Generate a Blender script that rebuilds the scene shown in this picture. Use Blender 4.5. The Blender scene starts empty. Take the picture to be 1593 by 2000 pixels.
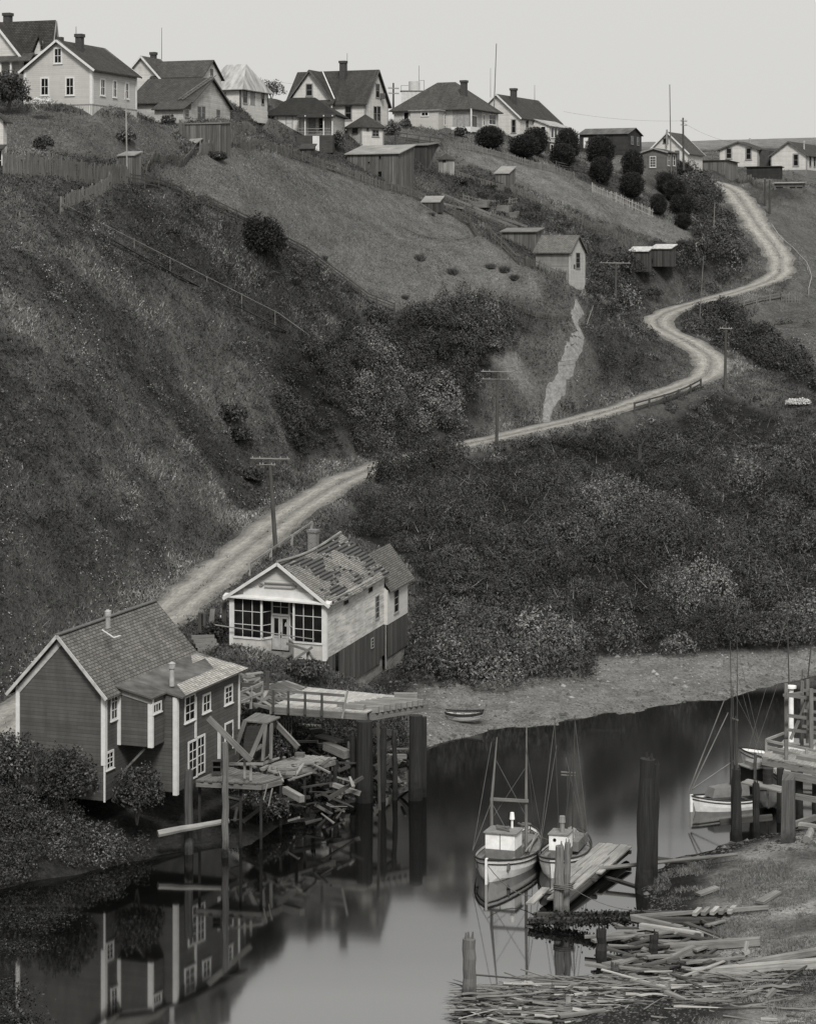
import bpy, math, random
import numpy as np
from mathutils import Vector, Matrix
random.seed(7); RNG = np.random.default_rng(11)
SC = bpy.context.scene
COL = SC.collection
# ------------------------------------------------------------------ camera
F, CX, HY, CH = 4700.0, 796.5, 510.0, 31.0      # focal length / centre / horizon in photo pixels, camera height
cam = bpy.data.cameras.new('camera'); camo = bpy.data.objects.new('camera', cam); COL.objects.link(camo)
cam.sensor_width = 36.0; cam.sensor_fit = 'VERTICAL'; cam.sensor_height = 36.0
cam.lens = F / 2000.0 * 36.0
cam.shift_y = (HY - 1000.0) / 2000.0
cam.clip_start = 1.0; cam.clip_end = 9000.0
camo.location = (0, 0, CH); camo.rotation_euler = (math.radians(90), 0, 0)
SC.camera = camo
# ------------------------------------------------------------------ light
SUN_EL, SUN_AZ = math.radians(46), math.radians(172)     # high veiled sun behind the camera
wd = bpy.data.worlds.new("World"); SC.world = wd; wd.use_nodes = True
nt = wd.node_tree; nt.nodes.clear()
out = nt.nodes.new('ShaderNodeOutputWorld'); bg = nt.nodes.new('ShaderNodeBackground')
sky = nt.nodes.new('ShaderNodeTexSky'); sky.sky_type = 'NISHITA'; sky.sun_disc = False
sky.sun_elevation = SUN_EL; sky.sun_rotation = SUN_AZ; sky.air_density = 2.0; sky.dust_density = 6.0
bw = nt.nodes.new('ShaderNodeRGBToBW')                    # black and white film
mul = nt.nodes.new('ShaderNodeMix'); mul.data_type = 'RGBA'
mul.inputs['Factor'].default_value = 0.9
mul.inputs['B'].default_value = (7.3, 7.23, 7.0, 1)         # even overcast deck
nt.links.new(sky.outputs['Color'], bw.inputs['Color']); nt.links.new(bw.outputs['Val'], mul.inputs['A'])
nt.links.new(mul.outputs['Result'], bg.inputs['Color']); bg.inputs['Strength'].default_value = 0.1
nt.links.new(bg.outputs['Background'], out.inputs['Surface'])
sl = bpy.data.lights.new('sun', 'SUN'); so = bpy.data.objects.new('sun', sl); COL.objects.link(so)
sl.energy = 3.1; sl.angle = math.radians(14); sl.color = (1.0, 0.985, 0.95)
sd = Vector((math.sin(SUN_AZ) * math.cos(SUN_EL), math.cos(SUN_AZ) * math.cos(SUN_EL), math.sin(SUN_EL)))
so.rotation_euler = (-sd).to_track_quat('-Z', 'Y').to_euler()
SC.view_settings.view_transform = 'Standard'; SC.view_settings.look = 'None'
SC.view_settings.exposure = 0.0; SC.view_settings.gamma = 1.0
SC.render.engine = 'CYCLES'
SC.cycles.max_bounces = 5; SC.cycles.diffuse_bounces = 2; SC.cycles.glossy_bounces = 3
SC.cycles.caustics_reflective = False; SC.cycles.caustics_refractive = False
# ------------------------------------------------------------------ pixel -> place
def W(px, py, D): return Vector(((px - CX) / F * D, D, CH - (py - HY) / F * D))
def zat(py, D): return CH - (py - HY) / F * D
def dwater(py): return CH * F / (py - HY)
def V(*a): return Vector(a)
# ------------------------------------------------------------------ mesh builder
class MB:
    def __init__(s): s.v = []; s.f = []; s.uv = []
    def poly(s, pts, u=None):
        pts = [Vector(p) for p in pts]; i = len(s.v); s.v += pts
        s.f.append(list(range(i, i + len(pts))))
        n = Vector((0, 0, 0))
        for a in range(len(pts)):
            p, q = pts[a], pts[(a + 1) % len(pts)]
            n += Vector(((p.y - q.y) * (p.z + q.z), (p.z - q.z) * (p.x + q.x), (p.x - q.x) * (p.y + q.y)))
        n = n.normalized() if n.length > 1e-9 else Vector((0, 0, 1))
        ud = Vector(u) if u is not None else (pts[1] - pts[0])
        ud = (ud - n * ud.dot(n)); ud = ud.normalized() if ud.length > 1e-9 else n.orthogonal().normalized()
        vd = n.cross(ud); o = Vector((0, 0, 0)) if u is not None else pts[0]
        s.uv.append([((p - o).dot(ud), (p - o).dot(vd)) for p in pts])
    def box(s, x0, y0, z0, x1, y1, z1):
        a = [V(x0, y0, z0), V(x1, y0, z0), V(x1, y1, z0), V(x0, y1, z0), V(x0, y0, z1), V(x1, y0, z1), V(x1, y1, z1), V(x0, y1, z1)]
        s.hexa(a)
    def hexa(s, a, u=None):
        for q in ((0, 1, 5, 4), (1, 2, 6, 5), (2, 3, 7, 6), (3, 0, 4, 7), (4, 5, 6, 7), (3, 2, 1, 0)): s.poly([a[k] for k in q], u)
    def beam(s, p0, p1, w, h, up=(0, 0, 1), taper=1.0):
        p0 = Vector(p0); p1 = Vector(p1); d = (p1 - p0)
        if d.length < 1e-6: return
        dn = d.normalized(); up = Vector(up)
        if abs(dn.dot(up)) > .97: up = Vector((1, 0, 0)) if abs(dn.x) < .9 else Vector((0, 1, 0))
        r = dn.cross(up).normalized(); t = r.cross(dn)
        def ring(p, k): return [p - r * w / 2 * k - t * h / 2 * k, p + r * w / 2 * k - t * h / 2 * k, p + r * w / 2 * k + t * h / 2 * k, p - r * w / 2 * k + t * h / 2 * k]
        A = ring(p0, 1); B = ring(p1, taper); L = d.length
        ro = random.random() * 50
        for k in range(4):
            j = (k + 1) % 4; i = len(s.v); s.v += [A[k], B[k], B[j], A[j]]; s.f.append([i + 3, i + 2, i + 1, i])
            e = (w if k % 2 == 0 else h)
            s.uv.append([(ro, ro + e), (ro + L, ro + e), (ro + L, ro), (ro, ro)])
        s.poly(A[::-1]); s.poly(B)
    def tube(s, p0, p1, r0, r1=None, n=8, cap=True):
        r1 = r0 if r1 is None else r1
        s.path([p0, p1], [r0, r1], n, cap)
    def path(s, pts, rad, n=6, cap=True):
        pts = [Vector(p) for p in pts]
        if not hasattr(rad, '__len__'): rad = [rad] * len(pts)
        rings = []; L = 0; Ls = []
        ref = None
        for k, p in enumerate(pts):
            d = (pts[min(k + 1, len(pts) - 1)] - pts[max(k - 1, 0)])
            d = d.normalized() if d.length > 1e-9 else Vector((0, 0, 1))
            if ref is None: ref = d.orthogonal().normalized()
            r = (ref - d * ref.dot(d)); r = r.normalized() if r.length > 1e-6 else d.orthogonal().normalized(); ref = r
            t = d.cross(r)
            rings.append([p + (r * math.cos(2 * math.pi * a / n) + t * math.sin(2 * math.pi * a / n)) * rad[k] for a in range(n)])
            if k: L += (p - pts[k - 1]).length
            Ls.append(L)
        ro = random.random() * 50; c = 2 * math.pi * max(rad) / n
        for k in range(len(pts) - 1):
            for a in range(n):
                b = (a + 1) % n; i = len(s.v)
                s.v += [rings[k][a], rings[k][b], rings[k + 1][b], rings[k + 1][a]]; s.f.append([i, i + 1, i + 2, i + 3])
                s.uv.append([(ro + Ls[k], a * c), (ro + Ls[k], (a + 1) * c), (ro + Ls[k + 1], (a + 1) * c), (ro + Ls[k + 1], a * c)])
        if cap:
            if rad[0] > 1e-4: s.poly(rings[0][::-1])
            if rad[-1] > 1e-4: s.poly(rings[-1])
    def build(s, name, mat, parent=None, origin=None, smooth=False, loc=None, rotz=0):
        me = bpy.data.meshes.new(name)
        o = Vector(origin) if origin is not None else Vector((0, 0, 0))
        me.from_pydata([tuple(p - o) for p in s.v], [], s.f)
        ul = me.uv_layers.new(name='UVMap')
        flat = [c for f in s.uv for uv in f for c in uv]
        ul.data.foreach_set('uv', flat)
        if smooth:
            import bmesh
            bm = bmesh.new(); bm.from_mesh(me); bmesh.ops.remove_doubles(bm, verts=bm.verts, dist=1e-4); bm.to_mesh(me); bm.free()
            me.polygons.foreach_set('use_smooth', [True] * len(me.polygons))
        me.materials.append(mat)
        ob = bpy.data.objects.new(name, me); COL.objects.link(ob)
        if origin is not None: ob.location = o
        if loc is not None: ob.location = loc; ob.rotation_euler = (0, 0, rotz)
        if parent is not None: ob.parent = parent
        return ob
def tag(o, label=None, cat=None, group=None, kind=None):
    if label: o['label'] = label
    if cat: o['category'] = cat
    if group: o['group'] = group
    if kind: o['kind'] = kind
    return o
def thing(name, label, cat, loc=(0, 0, 0), rotz=0, group=None):
    o = bpy.data.objects.new(name, None); o.empty_display_size = .3; COL.objects.link(o)
    o.location = loc; o.rotation_euler = (0, 0, rotz)
    return tag(o, label, cat, group)
def copy_tree(o, parent=None):
    c = o.copy(); COL.objects.link(c); c.parent = parent
    for ch in list(o.children): copy_tree(ch, c)
    return c
# ------------------------------------------------------------------ materials (black and white film: warm greys)
def g(v, a=1): return (v, v * .99, v * .965, a)
class NT:
    def __init__(s, name):
        s.m = bpy.data.materials.new(name); s.m.use_nodes = True; s.t = s.m.node_tree
        s.b = s.t.nodes['Principled BSDF']
    def n(s, ty, **kw):
        nd = s.t.nodes.new(ty)
        for k, v in kw.items():
            if k in nd.inputs: nd.inputs[k].default_value = v
            else: setattr(nd, k, v)
        return nd
    def l(s, a, b): s.t.links.new(a, b)
    def coord(s, kind='UV', scale=(1, 1, 1), rot=(0, 0, 0), loc=(0, 0, 0)):
        tc = s.n('ShaderNodeTexCoord'); mp = s.n('ShaderNodeMapping'); mp.inputs['Scale'].default_value = scale
        mp.inputs['Rotation'].default_value = rot; mp.inputs['Location'].default_value = loc
        s.l(tc.outputs[kind], mp.inputs['Vector']); return mp.outputs['Vector']
    def noise(s, vec, scale, detail=4, rough=.6):
        nd = s.n('ShaderNodeTexNoise'); nd.inputs['Scale'].default_value = scale; nd.inputs['Detail'].default_value = detail
        nd.inputs['Roughness'].default_value = rough; s.l(vec, nd.inputs['Vector']); return nd.outputs['Fac']
    def ramp(s, fac, stops):
        r = s.n('ShaderNodeValToRGB'); e = r.color_ramp.elements
        while len(e) < len(stops): e.new(.5)
        for k, (p, v) in enumerate(stops): e[k].position = p; e[k].color = g(v) if not isinstance(v, tuple) else v
        s.l(fac, r.inputs['Fac']); return r.outputs['Color']
    def mix(s, fac, a, b, mode='MIX'):
        m = s.n('ShaderNodeMix'); m.data_type = 'RGBA'; m.blend_type = mode
        for sock, val in (('Factor', fac), ('A', a), ('B', b)):
            if hasattr(val, 'is_output') or isinstance(val, bpy.types.NodeSocket): s.l(val, m.inputs[sock])
            else: m.inputs[sock].default_value = val
        return m.outputs['Result']
    def math(s, op, a, b=0.0, c=0.0):
        m = s.n('ShaderNodeMath'); m.operation = op
        for k, val in enumerate((a, b, c)):
            if isinstance(val, bpy.types.NodeSocket): s.l(val, m.inputs[k])
            else: m.inputs[k].default_value = val
        return m.outputs[0]
    def bump(s, h, strength=.5, dist=.05):
        b = s.n('ShaderNodeBump'); b.inputs['Strength'].default_value = strength; b.inputs['Distance'].default_value = dist
        s.l(h, b.inputs['Height']); s.l(b.outputs['Normal'], s.b.inputs['Normal'])
    def done(s, col, rough=.8, spec=.3):
        if isinstance(col, bpy.types.NodeSocket): s.l(col, s.b.inputs['Base Color'])
        else: s.b.inputs['Base Color'].default_value = col
        s.b.inputs['Roughness'].default_value = rough; s.b.inputs['Specular IOR Level'].default_value = spec
        return s.m
MC = {}
def memo(fn):
    def w(*a):
        k = (fn.__name__,) + a
        if k not in MC: MC[k] = fn(*a)
        return MC[k]
    return w
@memo
def plain(name, v, rough=.8, var=.25, sc=3.0):
    m = NT(name); n = m.noise(m.coord('Object'), sc, 5)
    return m.done(m.ramp(n, [(.3, v * (1 - var)), (.7, v * (1 + var))]), rough)
@memo
def siding(name, v, pitch, dirt, line):
    """horizontal lap boards: v along the wall's height, narrow dark laps, per-board and stain variation"""
    m = NT(name); uv = m.coord('UV')
    sep = m.n('ShaderNodeSeparateXYZ'); m.l(uv, sep.inputs[0])
    fr = m.math('FRACT', m.math('MULTIPLY', sep.outputs['Y'], 1.0 / pitch))
    lap = m.math('LESS_THAN', fr, .14)
    br = m.n('ShaderNodeTexBrick'); m.l(uv, br.inputs['Vector'])
    br.inputs['Scale'].default_value = 1.0; br.inputs['Mortar Size'].default_value = 0
    br.inputs['Brick Width'].default_value = 3.7; br.inputs['Row Height'].default_value = pitch
    br.inputs['Color1'].default_value = g(v * (1 - dirt)); br.inputs['Color2'].default_value = g(v)
    n = m.noise(m.coord('UV', (1.4, .35, 1)), 1.1, 6, .65)
    c = m.mix(1.0, br.outputs['Color'], m.ramp(n, [(.3, 1 - dirt * 1.3), (.62, 1.0)]), 'MULTIPLY')
    c = m.mix(m.math('MULTIPLY', lap, line), c, g(v * .25))
    m.bump(fr, .6, .02)
    return m.done(c, .75)
@memo
def worn_siding(name, v, pitch):
    """paint flaking off single boards"""
    m = NT(name); uv = m.coord('UV')
    br = m.n('ShaderNodeTexBrick'); m.l(uv, br.inputs['Vector'])
    br.inputs['Scale'].default_value = 1.0; br.inputs['Mortar Size'].default_value = .012; br.inputs['Mortar Smooth'].default_value = .2
    br.inputs['Brick Width'].default_value = 1.9; br.inputs['Row Height'].default_value = pitch; br.offset = .37; br.offset_frequency = 3
    br.inputs['Color1'].default_value = g(v * .55); br.inputs['Color2'].default_value = g(v); br.inputs['Mortar'].default_value = g(v * .35)
    n = m.noise(m.coord('UV', (.5, 2.2, 1)), 1.6, 7, .7)
    c = m.mix(m.ramp(n, [(.42, (0, 0, 0, 1)), (.6, (1, 1, 1, 1))]), br.outputs['Color'], g(v * 1.02))
    n2 = m.noise(m.coord('UV'), .35, 3)
    c = m.mix(1.0, c, m.ramp(n2, [(.35, .72), (.6, 1.0)]), 'MULTIPLY')
    return m.done(c, .8)
@memo
def shingle(name, v, row, wid, worn):
    m = NT(name); uv = m.coord('UV')
    br = m.n('ShaderNodeTexBrick'); m.l(uv, br.inputs['Vector'])
    br.inputs['Scale'].default_value = 1.0; br.inputs['Mortar Size'].default_value = .022; br.inputs['Mortar Smooth'].default_value = .3
    br.inputs['Brick Width'].default_value = wid; br.inputs['Row Height'].default_value = row
    br.inputs['Color1'].default_value = g(v * .72); br.inputs['Color2'].default_value = g(v * 1.2); br.inputs['Mortar'].default_value = g(v * .22)
    n = m.noise(m.coord('UV', (.9, .25, 1)), 1.3, 6, .65)
    c = m.mix(1.0, br.outputs['Color'], m.ramp(n, [(.3, .62), (.7, 1.25)]), 'MULTIPLY')
    n3 = m.noise(m.coord('UV'), 9.0, 4, .7)
    c = m.mix(1.0, c, m.ramp(n3, [(.3, .75), (.7, 1.2)]), 'MULTIPLY')
    if worn:                                                       # runs of lost shingles showing the dark battens
        w = m.n('ShaderNodeTexBrick'); m.l(uv, w.inputs['Vector'])
        w.inputs['Scale'].default_value = 1.0; w.inputs['Mortar Size'].default_value = 0
        w.inputs['Brick Width'].default_value = .55; w.inputs['Row Height'].default_value = row * 1.0
        w.inputs['Color1'].default_value = (0, 0, 0, 1); w.inputs['Color2'].default_value = (1, 1, 1, 1)
        big = m.noise(m.coord('UV', (.32, .5, 1), (0, 0, .5), (3.3, 1.7, 0)), 1.0, 3, .55)
        k = m.math('ADD', m.math('MULTIPLY', big, 2.2), m.math('MULTIPLY', w.outputs['Fac'], 0.0))
        bwn = m.n('ShaderNodeRGBToBW'); m.l(w.outputs['Color'], bwn.inputs[0])
        k = m.math('ADD', k, m.math('MULTIPLY', bwn.outputs[0], .30))
        mask = m.math('GREATER_THAN', k, 1.30)
        sep = m.n('ShaderNodeSeparateXYZ'); m.l(uv, sep.inputs[0])
        fr = m.math('FRACT', m.math('MULTIPLY', sep.outputs['Y'], 1.0 / (row * 2)))
        bat = m.mix(m.math('GREATER_THAN', fr, .45), g(.012), g(.085))
        c = m.mix(mask, c, bat)
    m.bump(br.outputs['Fac'], -.4, .03)
    return m.done(c, .9)
@memo
def boards(name, v, pitch, var):
    """upright weathered boards (u across)"""
    m = NT(name); uv = m.coord('UV')
    br = m.n('ShaderNodeTexBrick'); m.l(m.coord('UV', (1, 1, 1), (0, 0, math.pi / 2)), br.inputs['Vector'])
    br.inputs['Scale'].default_value = 1.0; br.inputs['Mortar Size'].default_value = .012
    br.inputs['Brick Width'].default_value = 40; br.inputs['Row Height'].default_value = pitch
    br.inputs['Color1'].default_value = g(v * (1 - var)); br.inputs['Color2'].default_value = g(v * (1 + var)); br.inputs['Mortar'].default_value = g(v * .2)
    n = m.noise(m.coord('UV', (9, .5, 1)), 1.0, 6, .7)
    c = m.mix(1.0, br.outputs['Color'], m.ramp(n, [(.3, .55), (.7, 1.35)]), 'MULTIPLY')
    return m.done(c, .9)
@memo
def wood(name, v, var=.5):
    """sawn or split timber, grain along u"""
    m = NT(name)
    n = m.noise(m.coord('UV', (.7, 14, 1)), 1.0, 6, .7)
    n2 = m.noise(m.coord('UV', (.5, .5, 1)), 1.0, 3)
    c = m.ramp(n, [(.28, v * (1 - var)), (.72, v * (1 + var))])
    c = m.mix(1.0, c, m.ramp(n2, [(.3, .7), (.7, 1.2)]), 'MULTIPLY')
    m.bump(n, .5, .02)
    return m.done(c, .85)
@memo
def pile_wood(name, v, wetz):
    """driven pile: long cracks, dark and weedy below the tide line"""
    m = NT(name)
    n = m.noise(m.coord('UV', (.5, 11, 1)), 1.0, 7, .72)
    tc = m.n('ShaderNodeNewGeometry'); sep = m.n('ShaderNodeSeparateXYZ'); m.l(tc.outputs['Position'], sep.inputs[0])
    n2 = m.noise(m.coord('Object'), 3.5, 5)
    zz = m.math('ADD', sep.outputs['Z'], m.math('MULTIPLY', n2, 1.2))
    wet = m.n('ShaderNodeMapRange'); m.l(zz, wet.inputs[0])
    wet.inputs['From Min'].default_value = wetz; wet.inputs['From Max'].default_value = wetz + .8
    dry = m.ramp(n, [(.3, v * .35), (.55, v), (.75, v * 1.6)])
    c = m.mix(wet.outputs[0], m.ramp(n2, [(.35, .008), (.7, .022)]), dry)
    m.bump(n, .7, .04)
    return m.done(c, .85)
@memo
def glass(name='window glass'):
    m = NT(name); n = m.noise(m.coord('Object'), .9, 3)
    m.done(m.ramp(n, [(.35, .006), (.7, .02)]), .1, .2); return m.m
@memo
def metal_roof(name, v):
    m = NT(name); uv = m.coord('UV')
    sep = m.n('ShaderNodeSeparateXYZ'); m.l(uv, sep.inputs[0])
    w = m.math('SINE', m.math('MULTIPLY', sep.outputs['X'], 40.0))
    n = m.noise(m.coord('UV', (.45, .12, 1)), 2.0, 4)
    c = m.ramp(n, [(.35, v * .45), (.5, v), (.65, v * 1.5)])
    m.bump(w, .4, .02)
    return m.done(c, .6)
@memo
def leafmat(name, lo, hi):
    m = NT(name); a = m.n('ShaderNodeAttribute'); a.attribute_name = 'tone'
    c = m.ramp(a.outputs['Fac'], [(0, lo), (.55, lo + (hi - lo) * .27), (1, hi)])
    m.b.inputs['Roughness'].default_value = .55
    return m.done(c, .6, .25)
WHITE = siding('white lap siding', .66, .19, .14, .35)
WHITE2 = siding('weathered white lap siding', .56, .21, .24, .45)
CREAM = siding('pale grey lap siding', .54, .18, .08, .30)
GREYSIDE = siding('dark grey lap siding', .125, .19, .25, .65)
TRIM = plain('white trim paint', .64, .7, .1)
TRIMG = plain('dull grey trim', .25, .7, .2)
TRIMD = plain('dark trim', .10, .7, .2)
GLASS = glass()
ROOF = shingle('dark shingle roof', .062, .17, .3, False)
ROOFB = shingle('black tarred shingle roof', .033, .16, .3, False)
ROOFP = metal_roof('pale sheet roof', .34)
BOARD = boards('weathered upright boards', .13, .2, .35)
BOARDD = boards('dark weathered boards', .06, .2, .4)
WOODP = wood('silvered timber', .24)
WOODM = wood('weathered timber', .16)
WOODD = wood('dark old timber', .06)
BRICK = plain('sooty brick', .06, .9, .4, 9.0)
ROPE = plain('old rope', .12, .9, .2)
IRON = plain('rusty iron', .05, .7, .4)
# ------------------------------------------------------------------ terrain
def vnoise(x, y, seed=0):
    xi = np.floor(x).astype(np.int64); yi = np.floor(y).astype(np.int64); fx = x - xi; fy = y - yi
    fx = fx * fx * (3 - 2 * fx); fy = fy * fy * (3 - 2 * fy)
    def h(a, b):
        n = (a * 374761393 + b * 668265263 + seed * 1274126177) & 0x7fffffff
        n = ((n ^ (n >> 13)) * 1274126177) & 0x7fffffff
        return ((n ^ (n >> 16)) & 0xffff) / 65535.0
    return (h(xi, yi) * (1 - fx) + h(xi + 1, yi) * fx) * (1 - fy) + (h(xi, yi + 1) * (1 - fx) + h(xi + 1, yi + 1) * fx) * fy
def fbm(x, y, sc, oc=4, seed=0):
    r = 0; a = .5
    for k in range(oc): r = r + a * vnoise(x * sc * 2 ** k + 17 * k, y * sc * 2 ** k - 9 * k, seed + k); a *= .5
    return r
ROADP = [(-330, 1600, 112), (-120, 1490, 131), (0, 1422, 142), (170, 1305, 156), (340, 1190, 171), (450, 1098, 184), (560, 1012, 198), (650, 952, 210), (740, 912, 221), (880, 876, 233), (1060, 836, 243),
         (1190, 803, 250), (1300, 765, 257), (1375, 735, 263), (1385, 700, 271), (1340, 668, 279), (1288, 640, 287), (1290, 618, 294), (1340, 598, 300), (1440, 570, 308), (1515, 540, 315),
         (1518, 495, 325), (1478, 440, 336), (1448, 395, 350), (1428, 372, 358), (1385, 355, 366), (1330, 350, 372)]
CP = [(0, 335, 195), (0, 500, 184), (0, 700, 173.5), (0, 900, 163), (0, 1100, 154.5), (-400, 335, 190), (-400, 700, 160), (-400, 1100, 138), (-400, 1400, 122), (-900, 335, 180), (-900, 1100, 128),
      (150, 1150, 164.5), (150, 900, 174.5), (150, 700, 183), (150, 500, 192), (150, 400, 197), (300, 1130, 175), (300, 900, 188), (300, 700, 198), (300, 550, 205.5), (300, 450, 210), (250, 350, 213), (150, 330, 203),
      (440, 980, 203), (450, 800, 210), (430, 620, 214), (400, 500, 216), (560, 880, 213), (540, 740, 221), (600, 650, 230), (650, 790, 226), (700, 860, 223), (500, 450, 228), (600, 550, 236),
      (350, 320, 230), (450, 305, 240), (520, 360, 245), (600, 420, 251), (700, 520, 252), (750, 600, 248), (900, 570, 256), (1000, 600, 256), (800, 450, 270), (700, 350, 277), (900, 480, 272), (1050, 540, 264), (600, 322, 268),
      (0, 177, 228), (0, 197, 255), (-400, 180, 250), (200, 222, 250), (400, 246, 290), (-200, 215, 214), (330, 205, 262), (550, 290, 275), (660, 290, 287), (720, 290, 291), (600, 265, 302), (720, 262, 305), (830, 270, 303), (900, 275, 306), (1000, 292, 312),
      (1080, 302, 327), (1190, 312, 345), (1450, 328, 382), (1560, 338, 380), (1700, 345, 380),
      (850, 350, 297), (950, 400, 291), (1050, 450, 285), (1150, 500, 284), (1250, 500, 302), (1330, 500, 307), (950, 312, 303), (1050, 352, 303), (1150, 392, 303), (1250, 432, 314), (1330, 470, 313), (1200, 350, 325), (1300, 400, 331), (1350, 380, 342),
      (1400, 480, 318), (1250, 585, 296), (1200, 610, 278), (1130, 600, 260), (1200, 700, 262), (1120, 720, 251), (1060, 815, 248), (980, 700, 249), (960, 790, 244), (850, 700, 245), (800, 830, 236), (900, 620, 252),
      (1593, 450, 345), (1593, 560, 312), (1593, 700, 270), (1500, 650, 287), (1460, 760, 258), (1593, 830, 242), (1593, 1000, 214), (1593, 1150, 197), (1900, 450, 340), (1900, 800, 240), (1900, 1150, 200),
      (1400, 900, 236), (1400, 1050, 211), (1200, 905, 230), (1200, 1050, 207), (1200, 1200, 189), (1000, 960, 217), (1000, 1100, 197), (1000, 1250, 180), (850, 960, 214), (850, 1080, 197), (850, 1210, 180), (810, 1310, 170),
      (830, 1352, 167.5), (1100, 1302, 176.5), (1350, 1277, 181), (1593, 1267, 183.5), (1900, 1262, 184.5), (1400, 1200, 190),
      (440, 1270, 160), (560, 1300, 158), (380, 1300, 157), (620, 1345, 154), (480, 1345, 152), (560, 1480, 145), (700, 1440, 151), (700, 1340, 158), (750, 1342, 168), (800, 1292, 176), (100, 1500, 130), (330, 1350, 150),
      (358, 262, 240), (442, 264, 243), (400, 302, 236), (0, 300, 199), (100, 300, 206), (200, 300, 210), (300, 305, 221), (0, 250, 206), (120, 255, 211), (250, 262, 217), (330, 270, 233), (180, 225, 216), (267, 229, 224), (50, 212, 217),
      (374, 240, 246), (449, 244, 253), (470, 212, 280), (523, 210, 288), (430, 222, 276), (545, 290, 280), (650, 298, 285), (515, 278, 284), (705, 286, 291), (748, 285, 296), (778, 368, 282), (690, 335, 281), (808, 366, 288),
      (855, 261, 308), (919, 261, 312), (972, 258, 322), (780, 247, 312), (875, 339, 294), (992, 366, 296), (1015, 286, 326), (1093, 297, 338), (1112, 547, 262), (1045, 522, 260), (1142, 549, 270), (985, 477, 267), (1264, 512, 303), (1308, 503, 304),
      (1301, 354, 342), (1342, 327, 366), (1371, 324, 372), (1130, 302, 342), (1224, 304, 346), (1252, 302, 356), (1566, 382, 350), (1511, 381, 348), (1457, 352, 362), (1522, 358, 366), (1419, 350, 373), (1350, 347, 369), (1403, 336, 380), (1480, 336, 384), (1504, 346, 378), (1574, 348, 380)]
WL = [(830, 1462), (900, 1440), (1000, 1420), (1200, 1393), (1300, 1378), (1420, 1360), (1480, 1346), (1593, 1321), (1750, 1300), (1950, 1285)]      # far waterline
WL2 = [(790, 1530), (690, 1572), (560, 1615), (440, 1655), (310, 1668), (200, 1698), (100, 1716), (0, 1735), (-120, 1775)]                              # left waterline
WN = [(1900, 1560), (1700, 1580), (1593, 1606), (1470, 1632), (1400, 1652), (1330, 1682), (1245, 1722), (1250, 1760), (1225, 1850), (1170, 1905), (1010, 1965), (900, 2010)]   # near waterline
pts = [tuple(W(*c)) for c in CP] + [tuple(W(*c)) for c in ROADP]
for wl in (WL, WL2, WN): pts += [tuple(W(x, y, dwater(y))) for x, y in wl]
pts += [(-34, 100, 0), (-42, 70, 0), (-4, 82, 0), (-12, 62, 0)]
pts += [(x, y, -2.0) for x, y in ((-9, 104), (-3, 114), (0, 125), (3, 136), (8, 146), (18, 152), (32, 156), (50, 160), (80, 166), (-13, 88), (-22, 105), (-28, 92), (-19, 72), (-24, 40), (24, 148), (40, 150))]
pts += [(x, y, z) for x, y, z in ((20, 122, 1.3), (25, 115, 1.6), (17, 114, 1.3), (22, 105, 1.5), (14, 105, .9), (12, 99, 1.0), (20, 95, 1.3), (8, 94, 1.2), (30, 126, 1.7), (45, 130, 2.5), (10, 84, 1.4), (0, 72, 2), (25, 84, 2.4), (45, 100, 5),
                                  (0, 40, 16), (0, 0, 25), (0, 20, 19.5), (9, 20, 19.5), (-8, 20, 18), (9, 40, 16), (30, 30, 17), (30, 0, 24), (-30, 0, 22), (-60, 60, 12), (60, 60, 14), (25, 66, 7), (8, 62, 7), (-60, 105, 12), (80, 130, 18), (0, -40, 31), (100, 0, 34), (-100, -30, 30))]
for X, t in ((-120, 300), (-60, 292), (0, 290), (40, 285), (80, 274), (140, 268)):
    pts += [(X, 430, CH + 430 * (HY - t) / F), (X * 1.5, 560, CH + 560 * (HY - t) / F)]
pts = np.array(pts, float); KC = 5.0
def phi(d2): return np.sqrt(d2 + KC * KC)
d2 = ((pts[:, None, :2] - pts[None, :, :2]) ** 2).sum(-1)
NP_ = len(pts); A = np.zeros((NP_ + 3, NP_ + 3)); A[:NP_, :NP_] = phi(d2) - np.eye(NP_) * .03
A[:NP_, NP_] = 1; A[:NP_, NP_ + 1:] = pts[:, :2] / 100; A[NP_, :NP_] = 1; A[NP_ + 1:, :NP_] = pts[:, :2].T / 100
SOL = np.linalg.solve(A, np.r_[pts[:, 2], 0, 0, 0])
def rbf(x, y):
    r = SOL[NP_] + SOL[NP_ + 1] * x / 100 + SOL[NP_ + 2] * y / 100
    for k in range(NP_): r = r + SOL[k] * phi((x - pts[k, 0]) ** 2 + (y - pts[k, 1]) ** 2)
    return r
STEP = .5
xs = np.arange(-80, 80.01, STEP); ys = np.arange(84, 420.01, STEP)
geo = 80 + 4 * (1.25 ** np.arange(1, 22) - 1) / .25; geo = geo[geo < 2600]
gx = np.r_[-geo[::-1], xs, geo]
gy = np.r_[np.arange(-60, 84, 3.0), ys, 420 + (geo - 80)]
GX, GY = np.meshgrid(gx, gy)
def far_z(x, y):
    t = np.interp(np.clip(x / np.maximum(y, 1) * F + CX, -3000, 4000), [-3000, 800, 1100, 1350, 1593, 4000], [300, 296, 285, 277, 270, 262])
    yy = np.minimum(y, 1100); return CH + yy * (HY - t) / F - np.maximum(y - 1100, 0) * .02
cx_ = np.clip(GX, -130, 130); cy_ = np.clip(GY, -60, 470)
GZ = rbf(cx_, cy_)
bl = np.clip((GY - 400) / 120, 0, 1); bl = bl * bl * (3 - 2 * bl)
GZ = GZ * (1 - bl) + far_z(GX, GY) * bl
core0 = (np.abs(GX) < 85) & (GY > 84) & (GY < 420)
land = np.clip((GZ - .3) / 2.5, 0, 1)
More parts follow.
